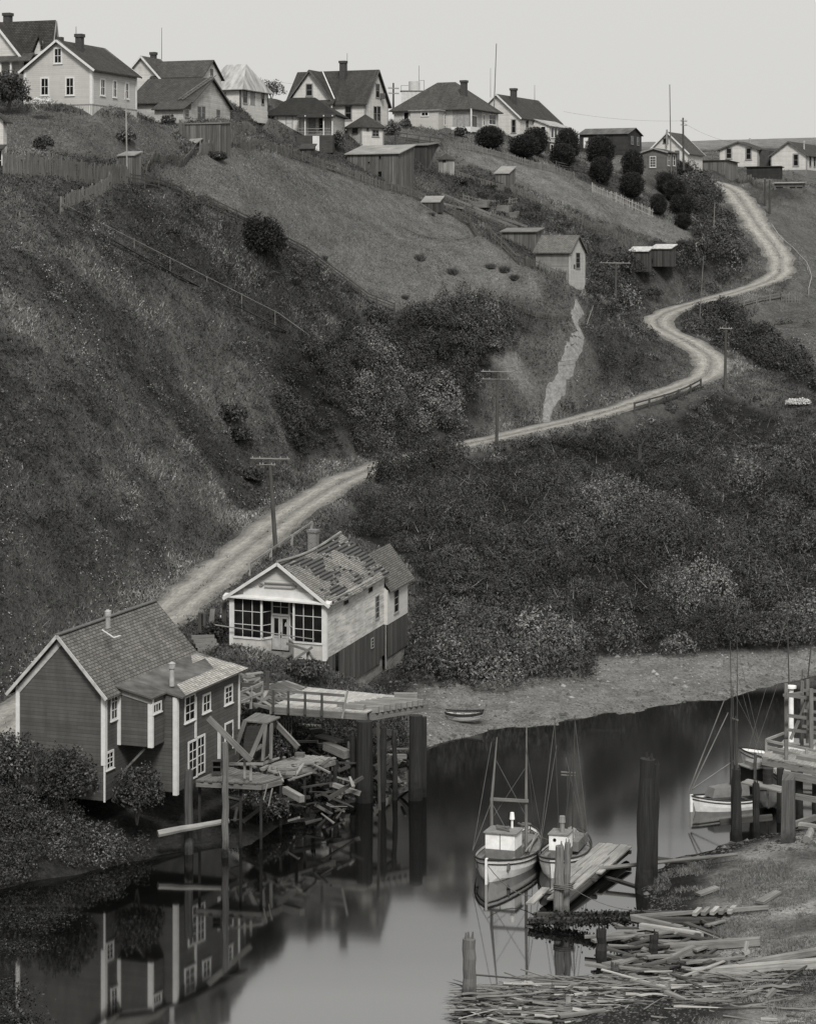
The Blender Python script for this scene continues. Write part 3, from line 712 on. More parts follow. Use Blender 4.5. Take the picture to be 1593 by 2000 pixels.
zbay = H.hit('f', 262, 1457, yb0)[1]
mb.beam(V(0, yb0 - .03, zroof(0) - .3), V(bx, yb0 - .03, zroof(bx) - .3), .04, .26); H.part(mb, 'frieze_board', TRIMG); mb = MB()
mb.box(0, yb0 - .045, zbay, .2, yb0, zroof(.1) - .45); H.part(mb, 'corner_board', TRIM); mb = MB()
mb.box(bx - .22, yb0 - .05, zbay - .02, bx + .04, yb0, zroof(bx) - .4); mb.box(bx, yb0, zbay - .02, bx + .05, yb0 + .12, zroof(bx) - .15); H.part(mb, 'corner_board', TRIM); mb = MB()
mb.box(wx - .2, yw - .045, -.1, wx + .03, yw, zroof(wx) - .15); mb.box(wx, yw, -.1, wx + .045, yw + .2, zroof(wx) - .15); H.part(mb, 'corner_board', TRIM); mb = MB()
mb.box(wx, wy1 - .12, 1.8, wx + .045, wy1 + .03, zroof(wx) - .15); H.part(mb, 'corner_board', TRIM); mb = MB()
for x0, x1, ya, yb in ((380, 383.5, 1362, 1440), (425, 430, 1426, 1488)):
    u0, z1 = H.hit('s', x0, ya, wx); u1, z0 = H.hit('s', x1, yb, wx); H.pbox(mb, 's', u0, z0, u1, z1, wx, -.01, .04); H.part(mb, 'trim_board', TRIM); mb = MB()
H.slab(mb, [V(bx + .15, yb0 - .25, zroof(bx + .15)), V(bx + .15, yb1 + .04, zroof(bx + .15)), V(-.3, yb1 + .04, zroof(-.3)), V(-.05, yb0 - .25, zroof(-.05))], .09)
H.slab(mb, [V(wx + .4, yw - .12, zroof(wx + .4)), V(wx + .4, wy1 + .35, zroof(wx + .4)), V(-.3, Wd + .3, zroof(-.3)), V(-.3, yw - .12, zroof(-.3))], .09)
m = NT('tar paper over shingles'); n = m.noise(m.coord('UV'), 1.1, 5, .6); n4 = m.noise(m.coord('UV', (.3, .3, 1)), 1.0, 4)
c = m.mix(m.ramp(n4, [(.40, (0, 0, 0, 1)), (.62, (1, 1, 1, 1))]), g(.075), g(.15)); c = m.mix(1.0, c, m.ramp(n, [(.3, .6), (.7, 1.4)]), 'MULTIPLY')
H.part(mb, 'lower_roof', m.done(c, .9)); mb = MB()
pale = shingle('pale bare shingles', .42, .16, .3, False)
ya = H.hit('s', 352, 1362, wx + .3)[0]
for x0, x1, y0_, y1_ in ((wx - .75, wx + .42, yw + .25, wy1 + .36), (wx - 1.9, wx - .75, wy1 - 1.6, wy1 + .2), (0.1, .8, min(wy1, Wd) - 1.9, min(wy1, Wd) - .1)):
    mb.poly([V(x1, y0_, zroof(x1) + .015), V(x1, y1_, zroof(x1) + .015), V(x0, y1_ + (.0), zroof(x0) + .015), V(x0, y0_ + 1.2, zroof(x0) + .015)])
    H.part(mb, 'bare_shingles', pale); mb = MB()
H.window('s', 216, 1349, 230, 1406, nx=2, ny=3); H.window('s', 207, 1466, 222, 1502, nx=2, ny=3)
H.window('s', 298, 1371, 315, 1392, off=bx, nx=3, ny=1, tw=.1)
H.window('s', 360, 1356, 381, 1409, off=wx, nx=2, ny=3); H.window('s', 395, 1354, 411, 1391, off=wx, nx=2, ny=2); H.window('s', 438, 1338, 454, 1375, off=wx, nx=2, ny=3)
H.window('s', 367, 1445, 385, 1522, off=wx, nx=2, ny=4, sill=False); H.window('s', 384, 1436, 400, 1512, off=wx, nx=2, ny=4, sill=False)
H.door('s', 440, 1416, 453, 1462, BOARDD, TRIM, off=wx)
stovepipe(H, 211.5, 1190, 1226, 127.3, .13, RF); stovepipe(H, 336, 1292, 1340, 127.7, .14, RF)
mb = MB(); p = H.loc(W(211, 1230, 127)); 
mb.beam(p + V(-.1, -.45, .02), p + V(.5, -.25, -.40), .12, .03); mb.beam(p + V(.5, -.25, -.40), p + V(.55, .35, -.40), .12, .03); H.part(mb, 'flashing', TRIM, RF)
mb = MB(); mb.beam(H.loc(W(283, 1465, 126)), H.loc(W(233, 1520, 127.2)), .1, .12); H.part(mb, 'brace', WOODM)
RIVERHOUSE = H

# ---- the white store
H = House('abandoned_store', 'white false-gabled wooden store with big broken shop windows and worn roof beside the road', 'store', 637, 160, 448.5, 750, 19, 1287, 1176, sx=-.028, sy=.06, down=0)
L, Wd, h = H.L, H.W, H.h
WS = worn_siding('flaking white boards', .70, .19); FW = plain('chalky white paint', .60, .75, .12, 1.5); FD = plain('faded door paint', .36, .75, .15)
zpk = H.hit('f', 541, 1098, -.3)[1]; rh = zpk - h - .1; mx = H.hit('f', 541, 1100, -.3)[0]
c0 = -.3; cz = H.hit('f', 560, 1167, 0)[1]; cz = h - .12
mb = MB()
mb.poly([V(0, 0, 0), V(0, Wd, 0), V(0, Wd, h), V(0, 0, h)]); mb.poly([V(0, Wd, 0), V(-L, Wd, 0), V(-L, Wd, h), V(mx, Wd, h + rh), V(0, Wd, h)]); mb.poly([V(-L, Wd, 0), V(-L, 0, 0), V(-L, 0, h), V(-L, Wd, h)])
H.part(mb, 'wall', WS)
mb = MB(); y = .12
mb.poly([V(-L, y, cz), V(0, y, cz), V(0, y, h), V(mx, y, h + rh), V(-L, y, h)])
H.part(mb, 'gable_wall', siding('gable boards', .60, .42, .1, .25))
mb = MB(); z = cz + .45; x0, x1 = H.hit('f', 475, 1160)[0], H.hit('f', 612, 1160)[0]
mb.box(x0, .02, cz + .12, x1, .11, cz + .62); H.part(mb, 'sign_board', FW)
mb = MB(); a = H.hit('f', 516, 1138); b = H.hit('f', 572, 1141)
mb.beam(V(a[0], .03, a[1]), V(b[0], .03, b[1]), .09, .07); mb.beam(V(a[0], .03, a[1] - .28), V(b[0], .03, b[1] - .28), .05, .04)
H.part(mb, 'moulding', TRIMG)
for px, py in ((510, 1142), (574.5, 1146)):
    mb = MB(); u, z = H.hit('f', px, py, .05); q = [V(u + .16 * math.cos(t) * (1 - t / 16), .05, z + .13 * math.sin(t) * (1 - t / 16)) for t in np.arange(0, 12, .5)]
    mb.path(q, .035, 5); H.part(mb, 'scroll_ornament', TRIMG)
# roof, sagging along the ridge
SWORN = shingle('worn store shingles', .235, .15, .28, True); n = 12; og = .32; oe = .35; dz = rh / (-mx) * oe
sag = lambda t: -.32 * math.sin(math.pi * t) ** 1.2
mb = MB(); e = .05
for k in range(n):
    t0, t1 = k / n, (k + 1) / n; ya, yb = -og + (Wd + og + .3) * t0, -og + (Wd + og + .3) * t1
    R = lambda y_, t: V(mx, y_, h + rh + e + sag(t)); E = lambda y_, t: V(oe, y_, h - dz + e + sag(t) * .55); G_ = lambda y_, t: V(-L - oe, y_, h - dz + e)
    i = len(mb.v); U = Vector((0, 1, 0))
    mb.poly([E(ya, t0), E(yb, t1), R(yb, t1), R(ya, t0)], U); mb.poly([G_(yb, t1), G_(ya, t0), R(ya, t0), R(yb, t1)], U)
    lo = V(0, 0, .09); mb.poly([E(yb, t1), E(ya, t0), E(ya, t0) - lo, E(yb, t1) - lo]); mb.poly([E(ya, t0) - lo, R(ya, t0) - lo, R(yb, t1) - lo, E(yb, t1) - lo])
    mb.poly([R(ya, t0) - lo, G_(ya, t0) - lo, G_(yb, t1) - lo, R(yb, t1) - lo])
mb.poly([E(yb, 1), E(yb, 1) - lo, R(yb, 1) - lo, R(yb, 1)])
RF = H.part(mb, 'roof', SWORN)
mb = MB(); yy = -og - .02; pk = V(mx, yy, h + rh - .02); mb.beam(V(-L - oe, yy, h - dz - .02), pk, .06, .2); mb.beam(pk, V(oe, yy, h - dz - .02), .06, .2); H.part(mb, 'bargeboard', FW, RF)
mb = MB(); mb.path([V(mx, -og + (Wd + og + .3) * t, h + rh + .1 + sag(t)) for t in np.linspace(0, 1, 10)], .09, 6); H.part(mb, 'ridge_board', WOODP, RF)
# cornice shelf across the front
mb = MB(); a = cz
mb.hexa([V(-L - .35, -.36, a - .02), V(.38, -.36, a - .02), V(.38, .1, a - .02), V(-L - .35, .1, a - .02), V(-L - .35, -.36, a + .08), V(.38, -.36, a + .08), V(.38, .1, a + .2), V(-L - .35, .1, a + .2)])
H.part(mb, 'cornice', FW)
# shop front with recessed doorway
X = lambda px, off=0: H.hit('f', px, 1210, off)[0]
xl0, xl1, xd0, xd1, xr0, xr1 = -L + .28, X(511), X(531, .75), X(565.5, .75), X(574), -.24
zs = H.hit('f', 480, 1246)[1] + .02; zt = cz - .03; rec = .75
mb = MB()
def wallq(mb, p, q, z0, z1): mb.poly([V(p[0], p[1], z0), V(q[0], q[1], z0), V(q[0], q[1], z1), V(p[0], p[1], z1)])
A_, B_, C_, D_, E_, F_ = (-L, 0), (xl1, 0), (xd0, rec), (xd1, rec), (xr0, 0), (0, 0)
RISER = siding('diagonal riser boards', .58, .3, .2, .2)
for p, q in ((A_, B_), (B_, C_), (D_, E_), (E_, F_)): wallq(mb, p, q, -.15, zs); H.part(mb, 'stall_riser', RISER); mb = MB()
mb.poly([V(xl1, 0, cz - .01), V(xr0, 0, cz - .01), V(xd1, rec, cz - .01), V(xd0, rec, cz - .01)])
H.part(mb, 'soffit', FW)
def shopwin(p, q, z0, z1, nx, ny, name, fr=.09):
    p = Vector((p[0], p[1], 0)); q = Vector((q[0], q[1], 0)); d = (q - p); mb = MB(); zz = V(0, 0, 1)
    at = lambda t, z: p + d * t + zz * z
    nrm = V(d.y, -d.x, 0).normalized()
    mb.beam(at(0, z0), at(1, z0), .12, .12); mb.beam(at(0, z1), at(1, z1), .1, .1)
    for t in (0, 1): mb.beam(at(t, z0), at(t, z1), fr * 1.4, fr * 1.4, up=nrm)
    for k in range(1, nx): mb.beam(at(k / nx, z0), at(k / nx, z1), .035, .035, up=nrm)
    for k in range(1, ny): mb.beam(at(0, z0 + (z1 - z0) * k / ny), at(1, z0 + (z1 - z0) * k / ny), .03, .035)
    w = H.part(mb, name, FW); b = MB(); o = -nrm * .03
    b.poly([at(0, z0) + o, at(1, z0) + o, at(1, z1) + o, at(0, z1) + o]); H.part(b, 'pane', glass('shop window glass'), w)
shopwin((xl0, 0), B_, zs, zt, 3, 3, 'shop_window'); shopwin(B_, C_, zs, zt, 1, 3, 'shop_window', .06); shopwin(D_, E_, zs, zt, 1, 3, 'shop_window', .06); shopwin(E_, (xr1, 0), zs, zt, 3, 3, 'shop_window')
for x, y in ((-L, 0), (-.26, 0)):
    mb = MB(); mb.box(x, y - .05, -.15, x + .27, y + .2, cz - .02); H.part(mb, 'corner_board', FW)
mb = MB(); mb.box(0, .0, -.05, .05, .2, h - .1); H.part(mb, 'corner_board', FW)
zd0, zd1 = H.hit('f', 548, 1269, rec)[1], H.hit('f', 548, 1204, rec)[1]; xm = (xd0 + xd1) / 2
for a, b in ((xd0 + .05, xm - .01), (xm + .01, xd1 - .05)):
    mb = MB(); hh = zd1 - zd0; B = lambda u0, z0, u1, z1, t: mb.box(u0, rec - t, z0, u1, rec + .03, z1)
    st = .13; B(a, zd0, a + st, zd1, .05); B(b - st, zd0, b, zd1, .05); B(a + st, zd1 - st, b - st, zd1, .048); B(a + st, zd0, b - st, zd0 + .2, .048); B(a + st, zd0 + hh * .36, b - st, zd0 + hh * .42, .048); B(a + st, zd0 + .2, b - st, zd0 + hh * .36, .02)
    dr = H.part(mb, 'door', FD)
    mb = MB(); mb.box(a + st, rec, zd0 + hh * .42, b - st, rec + .01, zd1 - st); H.part(mb, 'pane', GLASS, dr)
    if a > xd0 + .2:
        mb = MB(); mb.box(a + .02, rec - .1, zd0 + .85, a + .07, rec - .05, zd0 + 1.2); H.part(mb, 'handle', IRON, dr)
        mb = MB(); q = [V(a + st + .14, rec - .012, zd0 + hh * .72), V(a + st + .32, rec - .012, zd0 + hh * .72), V(a + st + .29, rec - .012, zd0 + hh * .80), V(a + st + .23, rec - .012, zd0 + hh * .85), V(a + st + .17, rec - .012, zd0 + hh * .80)]
        H.slab(mb, q, .012); H.part(mb, 'notice', TRIM, dr)
shopwin((xd0 + .03, rec), (xd1 - .03, rec), zd1 + .12, cz - .08, 2, 2, 'transom_window', .06)
mb = MB(); mb.box(xd0, rec - .03, zd1 + .02, xd1, rec + .05, zd1 + .12); H.part(mb, 'door_head', FD)
mb = MB(); mb.box(xd0 - .3, -.75, -.05, xd1 + .35, rec, .06); mb.box(xd0 - .6, -1.3, -.25, xd1 + .6, -.7, -.1); H.part(mb, 'doorstep', WOODM)
# blank patch: dark floor inside and side windows
H.window('s', 671, 1157, 680, 1181, mat=TRIMG, tw=.05, nx=1, ny=2, sill=False); H.window('s', 719, 1135, 727, 1157, mat=TRIMG, tw=.05, nx=1, ny=2, sill=False)
H.window('s', 732.5, 1163, 740, 1208, mat=TRIMG, tw=.06, nx=2, ny=4)
# back wing
wy = H.hit('s', 796, 1150, .25)[0]; wz0 = -.05; wh = H.hit('s', 757, 1153, .25)[1]
mb = MB(); x = .0
mb.poly([V(.25, Wd, wz0), V(.25, wy, wz0), V(.25, wy, wh), V(.25, Wd, wh)]); mb.poly([V(-L * .7, Wd, wz0), V(.25, Wd, wz0), V(.25, Wd, wh), V(-L * .2, Wd, wh + 1.35), V(-L * .7, Wd, wh)])
xc, yc = -.25, wy + .55
mb.poly([V(.25, wy, wz0), V(xc, yc, wz0), V(xc, yc, wh), V(.25, wy, wh)]); mb.poly([V(xc, yc, wz0), V(-L * .7, yc, wz0), V(-L * .7, yc, wh), V(-L * .2, yc, wh + 1.35), V(xc, yc, wh)])
H.part(mb, 'wing_wall', siding('wing white boards', .64, .2, .08, .12))
mb = MB(); xr_ = -L * .2; zr_ = H.hit('s', 722, 1081, xr_)[1]
H.slab(mb, [V(.55, Wd + .02, wh - .08), V(.55, yc + .2, wh - .08), V(xr_, yc + .2, zr_), V(xr_, Wd + .02, zr_)], .09)
H.slab(mb, [V(-L * .75, yc + .2, wh - .08), V(-L * .75, Wd + .02, wh - .08), V(xr_, Wd + .02, zr_), V(xr_, yc + .2, zr_)], .09)
H.part(mb, 'wing_roof', shingle('grey wing shingles', .15, .15, .28, False))
H.window('s', 769, 1151, 778, 1196, off=.25, mat=TRIMG, tw=.07, nx=1, ny=3)
# skirt of upright boards and the rubble footing below the floor
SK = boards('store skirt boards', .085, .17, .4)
mb = MB(); y0s = 0
seg = [(0.02, 1.7, -2.1), (2.35, 4.4, -2.9), (4.4, Wd - .9, -2.6), (Wd - .9, Wd - .02, -2.2), (Wd + .02, wy, -2.4)]
for a, b, zb in seg:
    ox = .22 if a > Wd else .0
    mb.poly([V(ox, a, zb), V(ox, b, zb - .0), V(ox, b, -.03), V(ox, a, -.03)])
mb.poly([V(-L, 0.03, -1.2), V(0, 0.03, -1.8), V(0, 0.03, -.1), V(-L, 0.03, -.1)])
mb.poly([V(.22, wy, -2.6), V(xc, yc, -2.6), V(xc, yc, -.05), V(.22, wy, -.05)])
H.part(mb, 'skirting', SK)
mb = MB(); mb.poly([V(-.4, 1.5, -4), V(-.4, 2.6, -4), V(-.4, 2.6, -.03), V(-.4, 1.5, -.03)]); H.part(mb, 'dark_gap', plain('painted gap shade', .012))  # near-black sheet behind the skirt opening, shade put into its colour
FT = worn_siding('whitewashed footing boards', .26, .22)
mb = MB(); mb.poly([V(-.12, 4.2, -5.2), V(-.12, Wd - .1, -5.4), V(-.12, Wd - .1, -2.3), V(-.12, 4.2, -2.3)]); mb.poly([V(.12, Wd, -5.2), V(.12, wy - 1.5, -4.8), V(.12, wy - .1, -2.3), V(.12, Wd, -2.3)])
H.part(mb, 'footing', FT)
mb = MB(); mb.tube(V(.1, Wd + .05, wh), V(.1, Wd + .05, -5.0), .05, .05, 6); H.part(mb, 'drainpipe', WOODP)
H.window('s', 724.5, 1246, 729.5, 1266, off=.02, mat=TRIMG, tw=.05, nx=1, ny=3, sill=False)
mb = MB(); p = H.loc(W(612, 1034, 168)); p.z -= H.sx * p.x + H.sy * p.y; mb.box(p.x - .3, p.y - .3, h - 1, p.x + .3, p.y + .3, p.z); mb.box(p.x - .36, p.y - .36, p.z - .18, p.x + .36, p.y + .36, p.z - .02)
m = NT('chimney bricks'); br = m.n('ShaderNodeTexBrick'); m.l(m.coord('UV'), br.inputs['Vector']); br.inputs['Scale'].default_value = 1; br.inputs['Brick Width'].default_value = .24; br.inputs['Row Height'].default_value = .09; br.inputs['Mortar Size'].default_value = .012
br.inputs['Color1'].default_value = g(.10); br.inputs['Color2'].default_value = g(.16); br.inputs['Mortar'].default_value = g(.28)
H.part(mb, 'chimney', m.done(br.outputs['Color'], .9)); STORE = H
# ------------------------------------------------------------------ wharf, piles, timber on the far side
def Wz(px, py, z): D = (CH - z) * F / (py - HY); return W(px, py, D)
def single(mb, name, mat, label, cat, group=None, origin=None, smooth=False):
    if origin is None: origin = min(mb.v, key=lambda p: p.z)
    return tag(mb.build(name, mat, None, origin, smooth), label, cat, group)
PILE = pile_wood('driven pile wood', .085, .5); PILED = pile_wood('black weedy pile wood', .03, 1.0)
def pile(px, ytop, ybase, r, label, zb=0.0, lean=0.0, mat=None, n=10, group=None, broken=True, deep=2.0):
    b = Wz(px - lean, ybase, zb); top = W(px, ytop, b.y); mb = MB(); k = 7
    pts = [b + V(0, 0, -deep) + (b - top) * 0 ] + [b + (top - b) * (i / k) + V(random.uniform(-1, 1), random.uniform(-1, 1), 0) * .03 for i in range(k + 1)]
    mb.path(pts, [r * 1.08] + [r * (1.08 - .16 * i / k) * (random.uniform(.85, 1.12) if mat is PILED else random.uniform(.94, 1.05)) for i in range(k + 1)], n)
    if broken:
        for _ in range(4):
            a = random.random() * 6.28; q = top + V(math.cos(a) * r * .55, math.sin(a) * r * .55, 0)
            mb.tube(q - V(0, 0, .3), q + V(random.uniform(-.05, .05), 0, random.uniform(.05, .28)), r * .34, r * .12, 5)
    return single(mb, 'pile', mat or PILE, label, 'pile', group, b)
def planks(mb, a, b, c, d, n, t=.06, gap=.02, jit=.15):
    """boards laid across from edge a-b to edge d-c"""
    a, b, c, d = map(Vector, (a, b, c, d)); w = (b - a).length / n
    for k in range(n):
        u = (k + .5) / n; p = a.lerp(b, u); q = d.lerp(c, u); dr = (q - p).normalized()
        mb.beam(p - dr * random.uniform(0, jit), q + dr * random.uniform(0, jit), w - gap, t, (0, 0, 1))
# main wharf deck
ZD = 5.05; A = Wz(528, 1379, ZD); B = Wz(716, 1392, ZD); C = Wz(786, 1361, ZD); D = Wz(596, 1343, ZD)
wh = thing('wharf', 'broken timber wharf deck with plank railing on tall black piles', 'wharf', V(B.x, B.y, 0))
O = wh.location.copy()
def wp(mb, name, mat, parent=wh, org=None):
    mb.v = [p - (org or O) for p in mb.v]; return mb.build(name, mat, parent)
mb = MB(); planks(mb, A, B, C, D, 34, .07, .015, .12); wp(mb, 'deck', wood('bleached deck planks', .42, .35))
a2 = Wz(500, 1344, ZD + .0); mb = MB(); planks(mb, A, D, Wz(560, 1331, ZD), Wz(478, 1350, ZD), 14, .07, .03, .3); wp(mb, 'approach_deck', WOODP)
E1 = Wz(718, 1400, ZD - .35); E2 = Wz(832, 1381, ZD - .3)
mb = MB(); mb.beam(E1, E2, .35, .42); wp(mb, 'cap_beam', WOODM)
mb = MB(); mb.beam(A - V(0, 0, .25), B - V(0, 0, .22), .25, .38); wp(mb, 'edge_beam', WOODM)
for k in range(9):                                             # joist ends over the cap beam
    t = (k + .5) / 9; q = E1.lerp(E2, t * .86 + .04) + V(0, 0, .38); mb = MB(); s_ = (D - A).normalized() * .0 + (A - B).normalized(); mb.beam(q - s_ * .35, q + s_ * 2.2, .2, .34); wp(mb, 'joist', WOODP)
mb = MB(); q = Wz(712, 1384, ZD + .1); mb.beam(q, q + (A - B).normalized() * 1.3, .4, .42); wp(mb, 'bollard_block', WOODP)
mb = MB(); q = Wz(800, 1362, ZD + .15); mb.beam(q + V(.45, 0, 0), q - V(.9, -.1, 0), .45, .5); wp(mb, 'bollard_block', WOODP)
R0, R1 = Wz(531, 1380, ZD), Wz(673, 1391, ZD)
for z in (.95, .5):
    mb = MB(); mb.beam(R0 + V(0, 0, z), R1 + V(0, 0, z), .06, .16); wp(mb, 'rail', WOODM)
for t in (0.02, .23, .46, .69):
    q = R0.lerp(R1, t); mb = MB(); mb.beam(q - V(0, 0.06, .3), q + V(0, -.06, 1.0), .14, .14); wp(mb, 'rail_post', WOODD)
mb = MB(); q = Wz(668, 1395, ZD); mb.beam(q - V(0, .15, .2), q + V(.32, -.15, 1.4), .12, .12); wp(mb, 'rail_post', WOODP)
for px, top, base, r, ln in ((712, 1408, 1566, .5, 0), (811, 1397, 1562, .42, 1), (826, 1400, 1556, .2, 1)):
    b = Wz(px, base, 0); mb = MB(); mb.path([b - V(0, 0, 2), b, W(px + ln, (top + base) / 2, b.y), W(px + ln, top, b.y)], [r * 1.05, r, r * .97, r * .93], 12); wp(mb, 'support_pile', PILED)
mb = MB(); mb.beam(Wz(742, 1582, 0) - V(0, 0, 1), W(738, 1412, Wz(742, 1582, 0).y), .16, .16); wp(mb, 'prop', WOODD)
for p, q, w in (((732, 1428, 138), (772, 1432, 139), .4), ((738, 1458, 139), (770, 1446, 139), .42), ((730, 1500, 138), (768, 1480, 139), .3), ((733, 1524, 138), (770, 1482, 139), .25)):
    mb = MB(); mb.beam(W(*p), W(*q), w, w * .8); wp(mb, 'broken_beam', WOODD)
mb = MB(); q = [W(533, 1384, 142), W(573, 1391, 141), W(571, 1441, 141), W(538, 1412, 142)]
planks(mb, q[0], q[1], q[2], q[3] - V(0, 0, .5), 7, .04, .02, .1); wp(mb, 'board_wall', WOODP)
# low broken platforms
def platform(name, label, cat, quad, n, z, mat, posts=(), t=.08):
    P = [Wz(x, y, z) for x, y in quad]; o = V(P[0].x, P[0].y, 0); r = thing(name, label, cat, o)
    mb = MB(); planks(mb, P[0], P[1], P[2], P[3], n, t, .025, .25); mb.v = [p - o for p in mb.v]; mb.build('deck', mat, r)
    mb = MB(); mb.beam(P[0] - V(0, 0, .2), P[1] - V(0, 0, .2), .2, .25); mb.v = [p - o for p in mb.v]; mb.build('edge_beam', WOODM, r)
    mb = MB(); mb.beam(P[1] - V(0, 0, .2), P[2] - V(0, 0, .2), .2, .25); mb.v = [p - o for p in mb.v]; mb.build('edge_beam', WOODM, r)
    for px, py in posts:
        q = Wz(px, py, z - .1); mb = MB(); mb.beam(V(q.x, q.y, -1), q, .14, .14); mb.v = [p - o for p in mb.v]; mb.build('post', PILED, r)
    return r
platform('landing_stage', 'low sagging plank landing under the wharf with weeds on it', 'landing', [(512, 1499), (546, 1511), (653, 1482), (585, 1474)], 9, 3.0, wood('grey landing planks', .26), ((548, 1512), (595, 1499), (645, 1485)))
platform('landing_stage', 'narrow plank stage against the grey house wall', 'landing', [(384, 1524), (512, 1530), (548, 1520), (440, 1499)], 15, 3.55, wood('dark landing planks', .15), ((390, 1524), (470, 1528), (510, 1530)))
pile(440, 1450, 1674, .18, 'tall square post beside the grey house stage', lean=0, mat=pile_wood('grey post wood', .16, .8), n=6, broken=False)
pile(369, 1504, 1668, .24, 'short thick pile in front of the grey house corner', mat=PILE, n=8)
def timber(name, label, p0, p1, w, h=None, mat=WOODP, cat='timber', group=None):
    mb = MB(); mb.beam(p0, p1, w, h or w, taper=random.uniform(.35, 1.0) if cat in ('driftwood', 'board') else 1.0); return single(mb, name, mat, label, cat, group)
def log(name, label, p0, p1, r, mat=WOODM, cat='log', group=None, n=8):
    mb = MB(); p0, p1 = Vector(p0), Vector(p1); k = 6
    mb.path([p0.lerp(p1, i / k) + V(random.uniform(-1, 1), random.uniform(-1, 1), random.uniform(-1, 1)) * r * (.12 if cat != 'driftwood' else .55) for i in range(k + 1)], [r * (1 - (.25 if cat != 'driftwood' else .6) * i / k) * random.uniform(.93, 1.05) for i in range(k + 1)], n)
    return single(mb, name, mat, label, cat, group)
log('drift_log', 'pale floating log below the grey house', Wz(309, 1628, 1.35), Wz(446, 1603, 1.75), .2, wood('pale log', .28))
timber('leaning_plank', 'long plank leaning from the grey house wall down to the stage', W(407, 1402, 126.5), W(491, 1486, 126), .12, .3, WOODM, 'plank')
timber('leaning_plank', 'thick brace leaning down from the hopper to the landing', W(535, 1409, 135), W(583, 1460, 134), .16, .28, WOODM, 'plank')
timber('leaning_plank', 'pale beam lying under the wharf deck', W(637, 1456, 141), W(678, 1474, 139.5), .5, .45, wood('pale beam', .24), 'plank')
timber('leaning_plank', 'flat board lying behind the pale beam under the wharf', W(622, 1436, 142), W(664, 1448, 141), .7, .1, WOODP, 'plank')
timber('leaning_plank', 'board end hanging from the narrow stage, longer of the pair', W(522, 1533, 126), W(515, 1561, 126), .34, .05, WOODP, 'plank')
timber('leaning_plank', 'board end hanging from the narrow stage, wider of the pair', W(532, 1540, 125.9), W(525, 1573, 125.8), .34, .06, WOODP, 'plank')
timber('leaning_plank', 'square beam end sticking out past the hanging boards', W(556, 1542, 127), W(590, 1561, 125.5), .3, .35, WOODP, 'plank')
timber('leaning_plank', 'loose handrail plank above the narrow stage', W(448, 1492, 127.5), W(514, 1492, 128), .08, .14, WOODP, 'plank')
for px, y0, y1 in ((478, 1478, 1520), (490, 1493, 1524)): timber('stub_post', 'short pale post standing on the narrow stage, ' + ('taller' if px < 480 else 'shorter') + ' of two', W(px, y1, 126.6), W(px, y0, 126.6), .13, .13, WOODP, 'post')
mb = MB(); a = W(414, 1510, 127.8)
cr = thing('crate', 'small open wooden crate on the narrow stage by the house wall', 'crate', a)
for nm, bx in (('side', (0, 0, 0, .05, .5, .6)), ('side', (.45, 0, 0, .5, .5, .6)), ('bottom', (.05, 0, 0, .45, .5, .05)), ('shelf', (.05, 0, .28, .45, .5, .32)), ('top', (-.03, -.02, .6, .53, .52, .65)), ('back', (.05, .45, .05, .45, .5, .6))):
    mb = MB(); mb.box(*bx); mb.build(nm, WOODD, cr)
timber('block', 'small square timber block on the sagging landing', Wz(577, 1474, 3.15), Wz(594, 1475, 3.15), .3, .28, WOODM, 'block')
# hopper
hp = thing('hopper', 'old slanted wooden loading hopper on a braced frame', 'hopper', W(490, 1484, 134.0)); O2 = hp.location.copy()
def hpart(mb, nm, mat): mb.v = [p - O2 for p in mb.v]; mb.build(nm, mat, hp)
T = [W(479, 1409, 134.0), W(519, 1414, 133.0), W(541, 1404, 134.5), W(503, 1395, 136.0)]; Bq = [W(474, 1480, 134.0), W(510, 1486, 133.0), W(524, 1476, 134.5), W(492, 1470, 136.0)]
mb = MB(); mb.hexa(Bq + T, (1, 0, 0)); hpart(mb, 'bin', WOODD)
mb = MB(); planks(mb, T[0] + V(-.1, -.1, .05), T[1] + V(.1, -.1, .05), T[2] + V(.15, .1, .05), T[3] + V(-.1, .1, .05), 5, .07, .02, .05); hpart(mb, 'lid', WOODM)
for p, q in (((479, 1407, 133.6), (452, 1484, 133.0)), ((517, 1414, 132.6), (487, 1484, 132.0)), ((519, 1415, 132.6), (513, 1486, 132.4)), ((530, 1412, 133.5), (529, 1482, 133.3)), ((492, 1468, 132.3), (512, 1456, 132.6))):
    mb = MB(); mb.beam(W(*p), W(*q), .16, .18); hpart(mb, 'leg', WOODM)
# approach rails left of the wharf
fl = [W(470, 1366, 144), W(513, 1347, 146)]
def railing(name, label, line, posts, hts, w=.1, h=.14, mat=WOODM, pw=.14, cat='railing', down=.4, group=None):
    o = Vector(line[0]); r = thing(name, label, cat, o, 0, group); line = [Vector(p) - o for p in line]
    for z in hts:
        mb = MB()
        for a, b in zip(line[:-1], line[1:]): mb.beam(a + V(0, 0, z), b + V(0, 0, z), w, h)
        mb.build('rail', mat, r)
    tot = [0]
    for a, b in zip(line[:-1], line[1:]): tot.append(tot[-1] + (b - a).length)
    for k in range(posts):
        d = tot[-1] * k / max(1, posts - 1)
        i = min(len(line) - 2, max(0, int(np.searchsorted(tot, d) - 1))); q = line[i].lerp(line[i + 1], (d - tot[i]) / max(1e-6, tot[i + 1] - tot[i]))
        mb = MB(); mb.beam(q - V(0, 0, down), q + V(random.uniform(-.03, .03), 0, max(hts) + .12), pw, pw); mb.build('post', mat, r)
    return r
railing('walkway_railing', 'weathered railing along the walkway beside the grey house', [W(468, 1381, 138), W(512, 1361, 142)], 3, (.25, .8), mat=WOODP)
